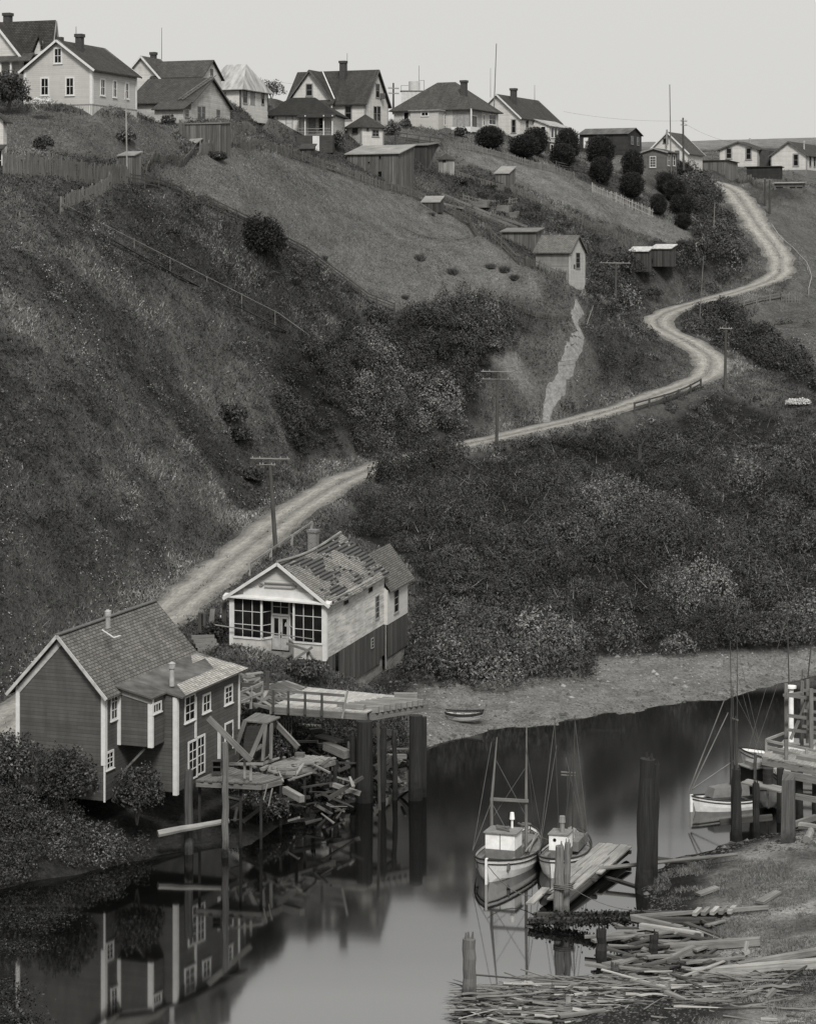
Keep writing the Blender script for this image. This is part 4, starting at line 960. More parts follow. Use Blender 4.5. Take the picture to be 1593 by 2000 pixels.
timber('gangway_plank', 'dark beam lying across the end of the walkway', W(472, 1337, 147), W(522, 1340, 147), .25, .25, WOODD, 'plank')
timber('mooring_post', 'dark upright post where the walkway meets the wharf', W(522.5, 1362, 145.5), W(522.5, 1311, 145.5), .22, .22, WOODD, 'post')
for k, (p, q) in enumerate((((478, 1330), (506, 1322)), ((480, 1318), (512, 1313)), ((474, 1346), (500, 1336)))):
    timber('loose_plank', ('pale loose plank on the walkway nearest the wharf', 'pale loose plank on the walkway under the store grass', 'pale loose plank against the dark walkway beam')[k], W(*p, 147.5), W(*q, 148), .4, .07, WOODP, 'plank')
# bits in front of the store
log('leaning_pole', 'long thin pole leaning across the store windows', STORE.world((-STORE.L - .9, -.45, 1.75)), STORE.world((-.75, -.25, 1.3)), .045, WOODP, 'pole')
sa = thing('sawhorse', 'collapsed wooden sawhorse in front of the store corner', 'sawhorse', W(590, 1284, 157)); O3 = sa.location.copy()
for p, q in (((560, 1257, 158.5), (604, 1271, 157.5)), ((572, 1290, 157), (610, 1264, 157)), ((600, 1270, 157.4), (614, 1290, 157)), ((601, 1270, 157.5), (600, 1290, 157.3))):
    mb = MB(); mb.beam(W(*p) - O3, W(*q) - O3, .13, .16); mb.build('bar', WOODM, sa)
fr = thing('fallen_fence', 'collapsed fence frame on the weedy bank below the store', 'fence', W(580, 1325, 155)); O4 = fr.location.copy()
for p, q in (((562, 1298, 155), (608, 1300, 155)), ((565, 1300, 155), (565, 1325, 155)), ((587, 1302, 154.9), (588, 1330, 154.8)), ((606, 1298, 154.8), (594, 1326, 154.6)), ((568, 1302, 155), (584, 1311, 155))):
    mb = MB(); mb.beam(W(*p) - O4, W(*q) - O4, .12, .14); mb.build('bar', WOODP, fr)
railing('roadside_rail', 'slanting plank rail between the road and the store roof', [ground(487, 1124), ground(540, 1088), ground(608, 1042)], 4, (.85,), .08, .16, WOODP, .2)
for k, (px, y0, y1) in enumerate(((392, 1197, 1226), (399, 1198, 1230), (412, 1190, 1222), (438, 1176, 1214))):
    timber('gate_post', ('thick dark stump by the roadside wall, left of the pair', 'thick dark stump by the roadside wall, right of the pair', 'leaning grey post on the roadside bank', 'tall dark post beside the store corner')[k], W(px, y1 + 6, 163), W(px + (4 if k == 2 else 0), y0, 163), .32, .32, WOODD if k != 2 else WOODM, 'post')
st = thing('timber_steps', 'rough timber crib wall and steps beside the grey house', 'steps', W(395, 1278, 160)); O5 = st.location.copy()
for k in range(6):
    mb = MB(); a = W(374 + k * 4, 1245 + k * 8, 161 - k * .3); mb.beam(a - O5, a + V(1.5, .3, 0) - O5, .3, .25); mb.build('tread', WOODM, st)
sg = thing('roadside_sign', 'small dark sign board with pale marks beside the store post', 'sign', W(432, 1200, 163)); O6 = sg.location.copy()
mb = MB(); mb.box(-.1, -.03, -.3, .36, .03, .05); mb.build('board', plain('sign black', .02), sg)
for k, (a, b) in enumerate(((-.06, .0), (.03, .07), (.1, .17), (.2, .25), (.28, .33))):
    mb = MB(); mb.box(a, -.04, -.2, b, -.03, -.04 - .03 * (k % 2)); mb.build('mark', TRIM, sg)
mb = MB(); mb.box(-.02, -.05, .1, .26, .03, .42); mb.build('upper_board', TRIMG, sg)

# ------------------------------------------------------------------ boats
HULLW = plain('boat white paint', .85, .6, .14, 2.6); HULLD = plain('boat dark stripe', .02, .5, .3); CABG = plain('boat grey paint', .16, .6, .2); DECKM = plain('boat deck paint', .20, .7, .3)
def hull(root, Ln, Bm, fb, dr, sheer=.35, mat=None, flat=.0, full=.62):
    n = 22; T = np.linspace(0, 1, n); S = []
    def hw(t): return Bm / 2 * max(0.02, math.sin(math.pi * min(1, t * (1 - flat) + flat * .45)) ** full)
    def zs(t): return fb + sheer * (2 * t - 1) ** 2 * (1.25 if t > .5 else .9)
    prof = [(0.0, 0.0), (.55, .10), (.86, .34), (.97, .62), (1.0, .86), (1.015, 1.0)]
    mb = MB()
    def pt(t, a, b, sd):
        z = -dr * (1 - .55 * abs(2 * t - 1) ** 3) + b * (zs(t) + dr * (1 - .55 * abs(2 * t - 1) ** 3)); ends = (abs(2 * t - 1) ** 4) * (b - .9) * .06 * Ln * (1 if t > .5 else -1)
        return V((t - .5) * Ln + ends, sd * hw(t) * a * (1 - (1 - b) * .35 * abs(2 * t - 1) ** 2), z)
    for sd in (1, -1):
        for i in range(n - 1):
            for k in range(len(prof) - 1):
                q = [pt(T[i], *prof[k], sd), pt(T[i + 1], *prof[k], sd), pt(T[i + 1], *prof[k + 1], sd), pt(T[i], *prof[k + 1], sd)]
                mb.poly(q if sd < 0 else q[::-1])
    if flat: mb.poly([pt(0, a, b, 1) for a, b in prof] + [pt(0, a, b, -1) for a, b in prof[::-1]])
    h_ = mb.build('hull', mat or HULLW, root)
    for nm, b0, w, mt in (('gunwale', 1.0, .07, HULLD), ('rub_rail', .84, .05, HULLD)):
        for sd in (1, -1):
            mb = MB(); mb.path([pt(t, 1.02 if nm == 'gunwale' else 1.01, b0, sd) for t in T], w / 1.4, 5); mb.build(nm, mt, root)
    mb = MB()
    for i in range(n - 1):
        a, b = T[i], T[i + 1]; zd = lambda t: zs(t) - .22
        mb.poly([V((a - .5) * Ln, -hw(a) * .97, zd(a)), V((b - .5) * Ln, -hw(b) * .97, zd(b)), V((b - .5) * Ln, hw(b) * .97, zd(b)), V((a - .5) * Ln, hw(a) * .97, zd(a))])
    mb.build('deck', DECKM, root); return zs, hw
def line(root, p, q, r=.018, sag=0.0, mat=None, name='rigging_line'):
    p, q = Vector(p), Vector(q); mb = MB(); mb.path([p.lerp(q, t) - V(0, 0, sag * 4 * t * (1 - t)) for t in np.linspace(0, 1, 7 if sag else 2)], r, 4); return mb.build(name, mat or ROPE, root)
def cabin(root, x0, x1, w, z0, z1, split=.5, roof_over=.14, mat_u=None, mat_l=None, ports=(), door=None, slope=0.0):
    zm = z0 + (z1 - z0) * split; mb = MB(); mb.box(x0, -w / 2, z0, x1, w / 2, zm); mb.build('cabin_lower', mat_l or CABG, root)
    mb = MB(); mb.box(x0, -w / 2, zm, x1, w / 2, z1); cu = mb.build('cabin', mat_u or HULLW, root)
    mb = MB(); o = roof_over; mb.hexa([V(x0 - o, -w / 2 - o, z1), V(x1 + o, -w / 2 - o, z1), V(x1 + o, w / 2 + o, z1), V(x0 - o, w / 2 + o, z1), V(x0 - o, -w / 2 - o, z1 + .06), V(x1 + o, -w / 2 - o, z1 + .06 + slope), V(x1 + o, w / 2 + o, z1 + .06 + slope), V(x0 - o, w / 2 + o, z1 + .06)])
    mb.build('cabin_roof', DECKM, root)
    for nm, fx in ports:
        mb = MB(); mb.box(*fx); mb.build(nm, GLASS, cu)
# boat 1, bow towards us
b0, b1 = Wz(951, 1712, .35), Wz(1034, 1640, .35)
def place(bow, stern): c = (bow + stern) / 2; c.z = 0; d = bow - stern; return c, math.atan2(d.y, d.x), d.length
c_, rz_, L_ = place(b0, b1)
bt = thing('fishing_boat', 'white fishing boat with square grey-skirted cabin and gallows mast, left of the moored pair', 'fishing boat', c_, rz_); L_ = 8.2
zs, hw = hull(bt, L_, 3.0, .78, .55, .34)
mb = MB(); mb.box(L_ * .49, -.05, -.3, L_ * .51 + .06, .05, 1.28); mb.build('stem', HULLW, bt)
cabin(bt, .35, 1.7, 1.55, .5, 1.95, .45, .09)
mb = MB(); mb.box(1.66, -.025, 1.16, 1.72, .025, 1.95); mb.build('cabin_post', TRIMG, bt)
mb = MB(); mb.box(1.8, -.75, .55, 3.0, .75, .70); mb.build('hatch', plain('hatch dark', .03), bt)
for y in (-.62, .62):
    mb = MB(); mb.box(1.75, y * 1.3 - .06, .5, 3.1, y * 1.3 + .06, .86); mb.build('coaming', CABG, bt)
mb = MB(); mb.box(-2.6, -.8, .6, .3, .8, 1.0); mb.build('hatch_cover', CABG, bt)
mb = MB(); mb.path([V(-2.0, 0, .98), V(-1.3, 0, 1.05), V(-.5, 0, 1.05), V(.1, 0, 1.0)], [.25, .5, .5, .3], 9); mb.build('canvas_cover', plain('grey canvas', .24, .9, .4, 4.0), bt)
for y in (-.85, .85):
    mb = MB(); q = [V(-.2 if y > 0 else .3, y, .8), V(-.2 if y > 0 else .3, y, 3.25), V(-.5, y * .93, 7.2 if y > 0 else 6.4)]; mb.path(q, [.085, .08, .03], 7); mb.build('mast', WOODM, bt)
mb = MB(); mb.beam(V(.05, -1.0, 3.3), V(-.1, 1.0, 3.3), .12, .15); mb.build('crossbeam', WOODM, bt)
for p, q in (((.3, -.85, 6.3), (2.0, -1.35, 1.1)), ((.2, -.85, 3.3), (2.2, -1.3, 1.1)), ((-.3, .8, 6.8), (-3.6, .3, 1.4)), ((-.4, -.8, 5.2), (-.3, .85, 2.4)), ((-.4, .8, 5.0), (-.1, -.85, 2.4)), ((-.2, .85, 6), (-2, 1.2, 1.1)), ((-.4, .8, 5.8), (-.8, .7, 1.4)), ((.2, -.85, 3.1), (1.4, .2, 2.2))): line(bt, p, q, .016)
mb = MB(); mb.tube(V(.5, .3, 1.95), V(.5, .3, 2.45), .06, .06, 8); mb.tube(V(.5, .3, 2.45), V(.5, .3, 2.8), .14, .1, 8); mb.build('lantern', HULLW, bt)
mb = MB(); mb.path([V(.6, -.5, 2.05), V(.9, .1, 2.08), V(1.4, .4, 2.05), V(1.1, -.3, 2.09), V(.7, .2, 2.06)], .09, 6); mb.build('rope_coil', ROPE, bt)
mb = MB(); mb.path([V(-3.3, -.2, 1.35), V(-3.0, .3, 1.42), V(-2.8, -.1, 1.38), V(-3.2, -.4, 1.36)], .07, 6); mb.build('rope_coil', WOODM, bt)
for k in range(7):
    mb = MB(); q0 = V(random.uniform(-3.2, -2.4), random.uniform(-.6, .6), .75); mb.path([q0 + V(random.uniform(-.3, .3), random.uniform(-.3, .3), random.uniform(0, .25)) for _ in range(5)], .05, 5); mb.build('deck_gear', [WOODM, ROPE, WOODP, IRON][k % 4], bt)
for p, q in (((-2.7, .85, 1.0), (.4, 1.0, .85)), ((-2.7, .7, 1.02), (.3, 1.15, .85)), ((-3.7, -.15, 1.25), (-3.0, .2, 1.2))): mb = MB(); mb.beam(p, q, .08, .08); mb.build('oar', WOODP, bt)
# boat 2
b0, b1 = Wz(1079, 1700, .3), Wz(1126, 1650, .3); c_, rz_, L_ = place(b0, b1)
bt = thing('fishing_boat', 'smaller white fishing boat with narrow cabin and stovepipe, behind the split mooring pile', 'fishing boat', c_, rz_); L_ = 7.0
zs, hw = hull(bt, L_, 2.4, .7, .5, .3)
cabin(bt, .4, 1.6, .95, .6, 1.8, .35, .06)
mb = MB(); mb.tube(V(1.605, -.18, 1.55), V(1.62, -.18, 1.55), .09, .09, 10); mb.build('porthole', GLASS, bt)
mb = MB(); mb.box(-2.0, -.75, .7, .25, .75, 1.2); mb.build('trunk_cabin', CABG, bt)
mb = MB(); mb.path([V(-1.9, 0, 1.1), V(-1.4, 0, 1.18), V(-.6, 0, 1.18), V(-.1, 0, 1.1)], [.2, .4, .4, .2], 8); mb.build('canvas_cover', plain('grey canvas', .24, .9, .4, 4.0), bt)
mb = MB(); mb.tube(V(1.1, .1, 1.85), V(1.1, .1, 2.35), .12, .12, 8); mb.tube(V(1.1, .1, 2.35), V(1.1, .1, 2.68), .17, .15, 8); mb.build('stovepipe', TRIMG, bt)
for p, q, r in (((-.3, .0, 1.0), (-.45, .05, 5.6), .07), ((-.1, -.35, 1.2), (-.2, -.6, 7.4), .04), ((-.1, .35, 1.2), (-.3, .45, 7.6), .04), ((-.15, -.1, 1.2), (-.3, .3, 5.6), .05)):
    mb = MB(); mb.tube(p, q, r, r * .5, 6); mb.build('mast', WOODD, bt)
mb = MB(); mb.beam(V(-.4, -.3, 4.6), V(-.4, .45, 4.6), .06, .06); mb.beam(V(-.4, -.3, 4.45), V(-.4, .45, 4.45), .05, .05); mb.build('crosstree', WOODM, bt)
for p, q in (((-.2, -.6, 7.2), (1.6, -1.0, .9)), ((-.25, -.5, 6), (1.2, -1.05, .9)), ((-.3, .45, 7.3), (-.6, 1.1, 1.0)), ((-.3, .4, 6), (-2.6, .6, 1.1)), ((-.4, .4, 4.6), (-.8, .9, 1)), ((-.2, 0, 5.4), (-.6, .95, 1))): line(bt, p, q, .016)
for y in (-1, 1):
    mb = MB(); mb.box(1.9, y * .42 - .1, .55, 2.7, y * .42 + .1, 1.0); mb.build('coaming', CABG, bt)
mb = MB(); mb.path([V(-2.5, .3, 1.15), V(-2.2, .6, 1.25), V(-1.7, .7, 1.2), V(-2.1, .2, 1.28)], .08, 6); mb.build('rope_coil', WOODD, bt)
# boat 3 at the pier
b0, b1 = Wz(1354, 1589, 0), Wz(1466, 1572, 0); c_, rz_, L_ = place(b0, b1)
bt = thing('fishing_boat', 'small white fishing boat with cluster of dark masts alongside the right pier', 'fishing boat', c_, rz_ - .12); L_ = 6.0; bt.location.x += .9; bt.location.y += .6
zs, hw = hull(bt, L_, 2.1, .6, .5, .25)
mb = MB(); mb.box(L_ * .49, -.04, -.3, L_ * .51 + .05, .04, .98); mb.build('stem', HULLW, bt)
mb = MB(); mb.hexa([V(-.4, -.7, .75), V(1.9, -.45, .75), V(1.9, .45, .75), V(-.4, .7, .75), V(-.4, -.62, 1.3), V(1.7, -.35, 1.25), V(1.7, .35, 1.25), V(-.4, .62, 1.3)]); mb.build('trunk_cabin', CABG, bt)
cabin(bt, -1.9, -.6, 1.3, .75, 2.2, .4, .14, HULLD, HULLD); mb = MB(); mb.box(-1.7, -.5, 2.26, -.8, .5, 2.5); mb.build('roof_box', TRIMG, bt)
for p, q, r in (((.35, -.1, 1.2), (.35, -.1, 5.6), .08), ((.15, .15, 1.2), (.2, .15, 5.2), .07), ((.1, -.25, 1.2), (.1, -.3, 6.8), .06), ((.5, .3, 1.2), (.9, .7, 9.6), .04), ((-.2, -.3, 1.2), (-.5, -.8, 9.5), .04)):
    mb = MB(); mb.tube(p, q, r, r * .5, 6); mb.build('mast', WOODD, bt)
for p, q in (((3.2, 0, 1.2), (.9, .3, 6.5)), ((3.1, .05, 1.2), (.6, 0, 5.4)), ((3.0, -.1, 1.2), (.2, -.1, 2.6))): mb = MB(); mb.tube(p, q, .04, .03, 5); mb.build('spar', WOODM, bt)
mb = MB(); mb.beam(V(.2, -.4, 5.0), V(.2, .4, 5.0), .06, .07); mb.build('crosstree', WOODM, bt)
for p, q in (((-.5, -.8, 9.0), (-2.6, -.8, 1.0)), ((.9, .7, 9.2), (-1.5, .9, 1)), ((.1, -.3, 6.6), (-2.8, 0, 1.3))): line(bt, p, q, .012)
# boat 4, bow under the pier stage
bt = thing('rowing_boat', 'grey-hulled dinghy slung under the pier stage beside the square timber', 'dinghy', Wz(1500, 1590, 0) + V(.3, 1.8, .5), math.radians(-100))
hull(bt, 4.2, 1.5, .75, .4, .3, plain('dinghy grey paint', .28, .6, .15)); mb = MB(); mb.box(-.9, -.65, .45, -.6, .65, .52); mb.build('thwart', WOODM, bt)
mb = MB(); mb.box(2.05, -.05, .7, 2.25, .05, 1.0); mb.build('stem', TRIMD, bt)
# boat 5 beyond the pier with white mast
q = Wz(1552, 1512, 0); bt = thing('fishing_boat', 'boat mostly hidden beyond the right pier with thick white mast', 'fishing boat', q + V(.6, 0, 0), math.radians(160))
hull(bt, 8, 2.8, .9, .5, .35); cabin(bt, -.5, 1.2, 1.5, .75, 1.9, .4)
mb = MB(); mb.tube(V(.8, .3, 1), V(.8, .3, 5.2), .17, .15, 10); mb.tube(V(.8, .3, 5.2), V(.8, .3, 5.35), .32, .32, 10); mb.build('mast', HULLW, bt)
for p, q2 in (((.9, -.2, 1), (1.1, .1, 10.5)), ((.4, -.4, 1), (-.5, -.6, 10.2)), ((.3, -.4, 1), (.3, -.6, 6.2))): mb = MB(); mb.tube(p, q2, .06, .03, 6); mb.build('pole', WOODD, bt)
for p, q2 in (((1.1, .1, 9.5), (3.4, .6, 1.2)), ((1.1, .1, 7), (3, .9, 1.1)), ((-.5, -.6, 9), (-2.6, 0, 1.2))): line(bt, p, q2, .014)
# beached skiff
sk = thing('rowing_boat', 'small white rowing boat lying on the gravel beach', 'rowing boat', Wz(907, 1396, .75), math.radians(4)); sk.rotation_euler.x = math.radians(-6); sk.rotation_euler.y = math.radians(2)
sk.location.z = gz(sk.location.x, sk.location.y) + .3
hull(sk, 2.55 * 1.0, 1.05, .34, .26, .12, plain('skiff pale paint', .50, .6, .15), flat=.25)
sk.rotation_euler.z = math.radians(172)
for x in (-.55, .15, .7): mb = MB(); mb.box(x - .1, -.48, .2, x + .1, .48, .25); mb.build('thwart', WOODP, sk)

# ------------------------------------------------------------------ near side: piles, float, pier
pile(1263, 1482, 1732, .42, 'tall thick black mooring pile with chewed top, left half of the double pile', lean=6, mat=PILED, n=12)
pile(1281, 1492, 1722, .2, 'slimmer black pile bound against the tall thick pile', lean=6, mat=PILED)
pile(1092, 1652, 1790, .23, 'split grey mooring pile wound with rope, broader half', mat=pile_wood('split grey pile', .2, .4), lean=2)
pile(1108, 1646, 1786, .17, 'split grey mooring pile, slimmer half with rope', mat=pile_wood('split grey pile', .2, .4), lean=3)
pile(916, 1834, 1966, .29, 'lone grey pile standing in the open water at lower centre', mat=pile_wood('lone grey pile', .16, .9))
pile(1174, 1815, 1908, .24, 'short black pile with pale rotted top in the bright water', mat=PILED)
pile(1276, 1826, 1880, .2, 'low dark stump among the fallen boards', mat=PILED, zb=.4)
pile(1200, 1888, 1915, .22, 'squat sawn stump at the edge of the driftwood', mat=PILE, zb=.3)
mb = MB(); b = Wz(1099, 1790, 0)
for k in range(3): mb.path([V(b.x + math.cos(a) * .45, b.y - .02 + math.sin(a) * .35, W(0, 1735, b.y).z + k * .09 + a * .01) for a in np.arange(0, 6.5, .4)], .035, 5)
single(mb, 'mooring_rope', ROPE, 'rope turns wound round the split grey pile', 'rope')
def rope(label, p, q, sag, r=.022): mb = MB(); p, q = Vector(p), Vector(q); mb.path([p.lerp(q, t) - V(0, 0, sag * 4 * t * (1 - t)) for t in np.linspace(0, 1, 12)], r, 5); single(mb, 'mooring_rope', ROPE, label, 'rope', origin=p)
rope('slack rope from the left boat bow to the split pile', Wz(952, 1690, 1.3), W(1088, 1732, 114.5), .9); rope('rope from the narrow cabin boat to the float', Wz(1128, 1640, 1.2), Wz(1180, 1656, .5), .15)
rope('thin rope from the split pile to the near bank', W(1104, 1726, 114.3), Wz(1290, 1775, 1.0), .5, .016); rope('rope between the two moored boats at the stern', Wz(1052, 1632, 1.2), Wz(1100, 1640, 1.3), .15, .016)
fd = thing('float_dock', 'narrow floating dock of loose planks beside the moored boats', 'dock', Wz(1140, 1705, .2)); O7 = fd.location.copy()
a, b = Wz(1072, 1766, .3), Wz(1205, 1662, .3); d = (b - a).normalized(); r = V(d.y, -d.x, 0)
for s_, t0, t1, w in ((-.75, .42, .98, .34), (-.38, .44, 1.0, .34), (0, .40, .99, .36), (.38, .46, 1.0, .34), (.72, .5, .97, .3), (-.35, .1, .52, .3), (0.05, .0, .56, .32), (.42, .2, .62, .3), (-.6, -.1, .12, .4), (.3, .3, .75, .28)):
    mb = MB(); z = V(0, 0, .35 + random.uniform(-.03, .05) + (.08 if s_ == .3 else 0)); mb.beam(a.lerp(b, t0) + r * s_ + z * .6 - O7, a.lerp(b, t1) + r * (s_ + random.uniform(-.06, .06)) + z - O7, w, .08); mb.build('plank', wood('float planks', .30, .45), fd)
for s_ in (-.5, .5): mb = MB(); mb.tube(a.lerp(b, .05) + r * s_ - O7 + V(0, 0, -.05), b + r * s_ - O7 + V(0, 0, .05), .22, .2, 8); mb.build('float_log', WOODD, fd)
for t in (.42, .72, .95): mb = MB(); mb.beam(a.lerp(b, t) - r * .9 - O7 + V(0, 0, .14), a.lerp(b, t) + r * .9 - O7 + V(0, 0, .14), .2, .16); mb.build('crosspiece', WOODD, fd)
log('boom_pole', 'long straight pole reaching from the float to the near bank', Wz(1170, 1696, .6), Wz(1440, 1668, 1.3), .11, WOODM, 'pole')
log('boom_pole', 'dark sunken pole in the water below the long pole', Wz(1180, 1712, .02), Wz(1268, 1738, .05), .09, WOODD, 'pole')
log('boom_pole', 'dark timber crossing behind the tall mooring pile', Wz(1270, 1678, .4), Wz(1345, 1684, .7), .16, WOODD, 'pole')
# square timber
q = W(1538, 1656, 124); mb = MB(); w_ = .47
mb.hexa([q + V(-w_, -w_, -1), q + V(w_ * .55, -w_ * 1.2, -1), q + V(w_, w_, -1), q + V(-w_ * .6, w_, -1)] + [q + V(-w_ * .82, -w_ * .8, 3.55), q + V(w_ * .5, -w_, 3.6), q + V(w_ * .9, w_ * .8, 3.75), q + V(-w_ * .5, w_ * .8, 3.7)], (0, 0, 1))
single(mb, 'mooring_post', pile_wood('great square post wood', .10, 1.6), 'massive square-cut dark post standing on the near bank', 'post', None, q)
# right pier
pr = thing('pier', 'rickety timber pier with tall loading frame at the right edge', 'pier', V(24, 135, 0)); OP = pr.location.copy()
def pp(mb, nm, mat): mb.v = [p - OP for p in mb.v]; return mb.build(nm, mat, pr)
ZP = 3.1; A, B, C, D = Wz(1488, 1477, ZP), Wz(1640, 1507, ZP), Wz(1680, 1480, ZP), Wz(1500, 1460, ZP)
mb = MB(); planks(mb, A, B, C, D, 22, .07, .03, .25); pp(mb, 'deck', wood('bleached pier planks', .27, .5))
mb = MB(); mb.beam(A - V(0, .1, .25), B - V(0, .1, .25), .2, .4); pp(mb, 'edge_beam', WOODP)
for px, y0, y1, w in ((1534, 1335, 1455, .2), (1534.5, 1445, 1485, .2), (1565, 1330, 1452, .18), (1576, 1327, 1448, .18), (1583, 1345, 1462, .22), (1563, 1400, 1448, .16)):
    q = Wz(px, min(y1, 1490), ZP); mb = MB(); mb.beam(q - V(0, 0, .1), V(q.x, q.y, zat(y0, q.y)), w, w); pp(mb, 'frame_post', WOODM)
for p, q, w in (((1534, 1357), (1593, 1365), .22), ((1534, 1397), (1620, 1408), .2), ((1534, 1425), (1620, 1434), .18), ((1565, 1348), (1620, 1352), .18), ((1568, 1388), (1620, 1394), .16), ((1565, 1418), (1620, 1424), .16), ((1543, 1444), (1576, 1366), .18), ((1528, 1358), (1566, 1353), .16)):
    mb = MB(); mb.beam(W(*p, 138), W(*q, 138.5), .08, w); pp(mb, 'frame_rail', WOODM)
for p, q in (((1495, 1445, 137), (1535, 1430, 139)), ((1495, 1446, 137), (1574, 1463, 135.5)), ((1574, 1463, 135.5), (1640, 1476, 134.5)), ((1497, 1458, 137), (1574, 1478, 135.5)), ((1574, 1478, 135.5), (1640, 1490, 134.5))):
    mb = MB(); mb.beam(W(*p), W(*q), .1, .13); pp(mb, 'handrail', WOODP)
for px, y0, y1, d in ((1495, 1445, 1477, 137), (1536, 1455, 1484, 136.2), (1574, 1463, 1507, 135.4)): mb = MB(); mb.beam(W(px, y1, d), W(px, y0, d), .13, .13); pp(mb, 'rail_post', WOODP)
Z2 = 2.3; A, B, C, D = Wz(1448, 1530, Z2), Wz(1520, 1547, Z2), Wz(1530, 1538, Z2), Wz(1462, 1523, Z2)
mb = MB(); planks(mb, A, D, C, B, 4, .09, .02, .15); pp(mb, 'lower_stage', WOODP)
for px, y, d in ((1523, 1500, 133), (1560, 1508, 133), (1592, 1514, 133), (1502, 1486, 137), (1550, 1492, 138)):
    q = W(px, y, d); mb = MB(); mb.tube(V(q.x, q.y, -1.5), q, .22, .2, 9); pp(mb, 'support_pile', PILED)
for p, q, w in (((1528, 1512, 132.5), (1640, 1532, 132), .4), ((1552, 1555, 131), (1640, 1570, 130.5), .3), ((1550, 1610, 129), (1592, 1596, 130), .3)): mb = MB(); mb.beam(W(*p), W(*q), .2, w); pp(mb, 'cross_beam', WOODM)
pile(1438, 1502, 1648, .26, 'dark pier pile nearest the moored boat', mat=PILED, n=9)
pile(1430, 1500, 1640, .12, 'thin grey stake beside the dark pier pile', mat=PILE, n=7)
pile(1476, 1530, 1640, .2, 'black pile under the lower pier stage', mat=PILED, n=8)
pile(1474, 1470, 1530, .09, 'thin pole standing at the stage corner', mat=PILE, zb=1.5, n=6, broken=False)
dm = thing('oil_drum', 'dark upright drum standing on the lower pier stage', 'drum', Wz(1499, 1532, Z2) + V(0, 0, .05)); mb = MB()
mb.tube(V(0, 0, 0), V(0, 0, .85), .29, .29, 16); mb.build('body', plain('drum black', .025, .6, .4), dm)
for z in (.02, .3, .57, .83): mb = MB(); mb.tube(V(0, 0, z - .015), V(0, 0, z + .015), .305, .305, 16); mb.build('hoop', IRON, dm)
timber('loose_plank', 'dark timber lying low across the pier piles', W(1405, 1606, 129), W(1507, 1596, 129), .25, .3, WOODD, 'plank')
timber('loose_plank', 'stack of pale boards on the pier deck', Wz(1560, 1478, ZP + .12), Wz(1640, 1492, ZP + .12), .6, .25, WOODP, 'plank')
timber('loose_plank', 'thick short block on the pier deck behind the railing', Wz(1512, 1468, ZP + .1), Wz(1536, 1473, ZP + .1), .3, .2, WOODM, 'plank')
# stones and timbers on the near bank by the post
for k, (p, q, r) in enumerate((((1562, 1612), (1620, 1622), .2), ((1575, 1640), (1582, 1622), .22), ((1590, 1650), (1640, 1640), .15))): log('bank_log', ('pale log end lying beside the square post', 'upright log butt beside the square post', 'low log at the right edge of the near bank')[k], Wz(*p, 1.5), Wz(*q, 1.6), r, WOODP)

# wreckage heaped under and beside the wharf
def wreck(n, name, label, cat, group, box, zr, wr, lr, mats, seed):
    rr = random.Random(seed)
    for k in range(n):
        px, py = rr.uniform(box[0], box[2]), rr.uniform(box[1], box[3]); z = rr.uniform(*zr); c = Wz(px, py, z); gzc = gz(c.x, c.y)
        if z < gzc: c.z = gzc + .12
        a = rr.uniform(0, 3.14); d = V(math.cos(a), math.sin(a) * .8, rr.gauss(0, .28)) * rr.uniform(*lr) / 2; w = rr.uniform(*wr)
        timber(name, label, c - d, c + d, w, w * rr.uniform(.2, .9), rr.choice(mats), cat, group)
GREYP = wood('grey wreck boards', .2, .5)
wreck(70, 'broken_board', 'broken board in the wreckage under the wharf', 'board', 'broken boards under the wharf', (520, 1420, 700, 1540), (.5, 2.4), (.1, .4), (.6, 2.4), [WOODD, WOODD, WOODM, GREYP, WOODP], 3)
wreck(44, 'broken_board', 'broken board on the dark bank below the sagging landing', 'board', 'broken boards below the landing', (455, 1535, 690, 1605), (.2, 1.5), (.1, .35), (.6, 2.2), [WOODD, WOODD, WOODM, GREYP], 9)
wreck(22, 'broken_board', 'broken board on the bank between the wharf piles', 'board', 'broken boards between the wharf piles', (735, 1455, 800, 1550), (.2, .9), (.1, .35), (.5, 1.6), [WOODD, WOODM, GREYP], 4)
wreck(26, 'loose_board', 'loose board lying on the plank stages beside the grey house', 'board', 'loose boards on the stages', (450, 1486, 640, 1518), (3.1, 3.2), (.1, .3), (.5, 1.8), [WOODM, GREYP, WOODP], 5)
wreck(16, 'loose_board', 'loose board on the walkway behind the grey house roof', 'board', 'loose boards on the walkway', (468, 1315, 520, 1385), (4.9, 5.1), (.15, .35), (.8, 2.2), [WOODM, GREYP, WOODP], 6)
for k, (px, y0, y1, r) in enumerate(((560, 1500, 1600, .16), (612, 1495, 1580, .15), (655, 1485, 1570, .17), (690, 1440, 1560, .22), (748, 1420, 1565, .2), (770, 1430, 1562, .14))): pile(px, y0, y1, r, ('dark pile holding the front of the sagging landing', 'dark pile midway under the sagging landing', 'dark pile at the right end of the sagging landing', 'leaning dark pile just left of the big wharf pile', 'dark pile just right of the big wharf pile', 'thin dark pile between the two big wharf piles')[k], mat=PILED, lean=random.uniform(-3, 3))
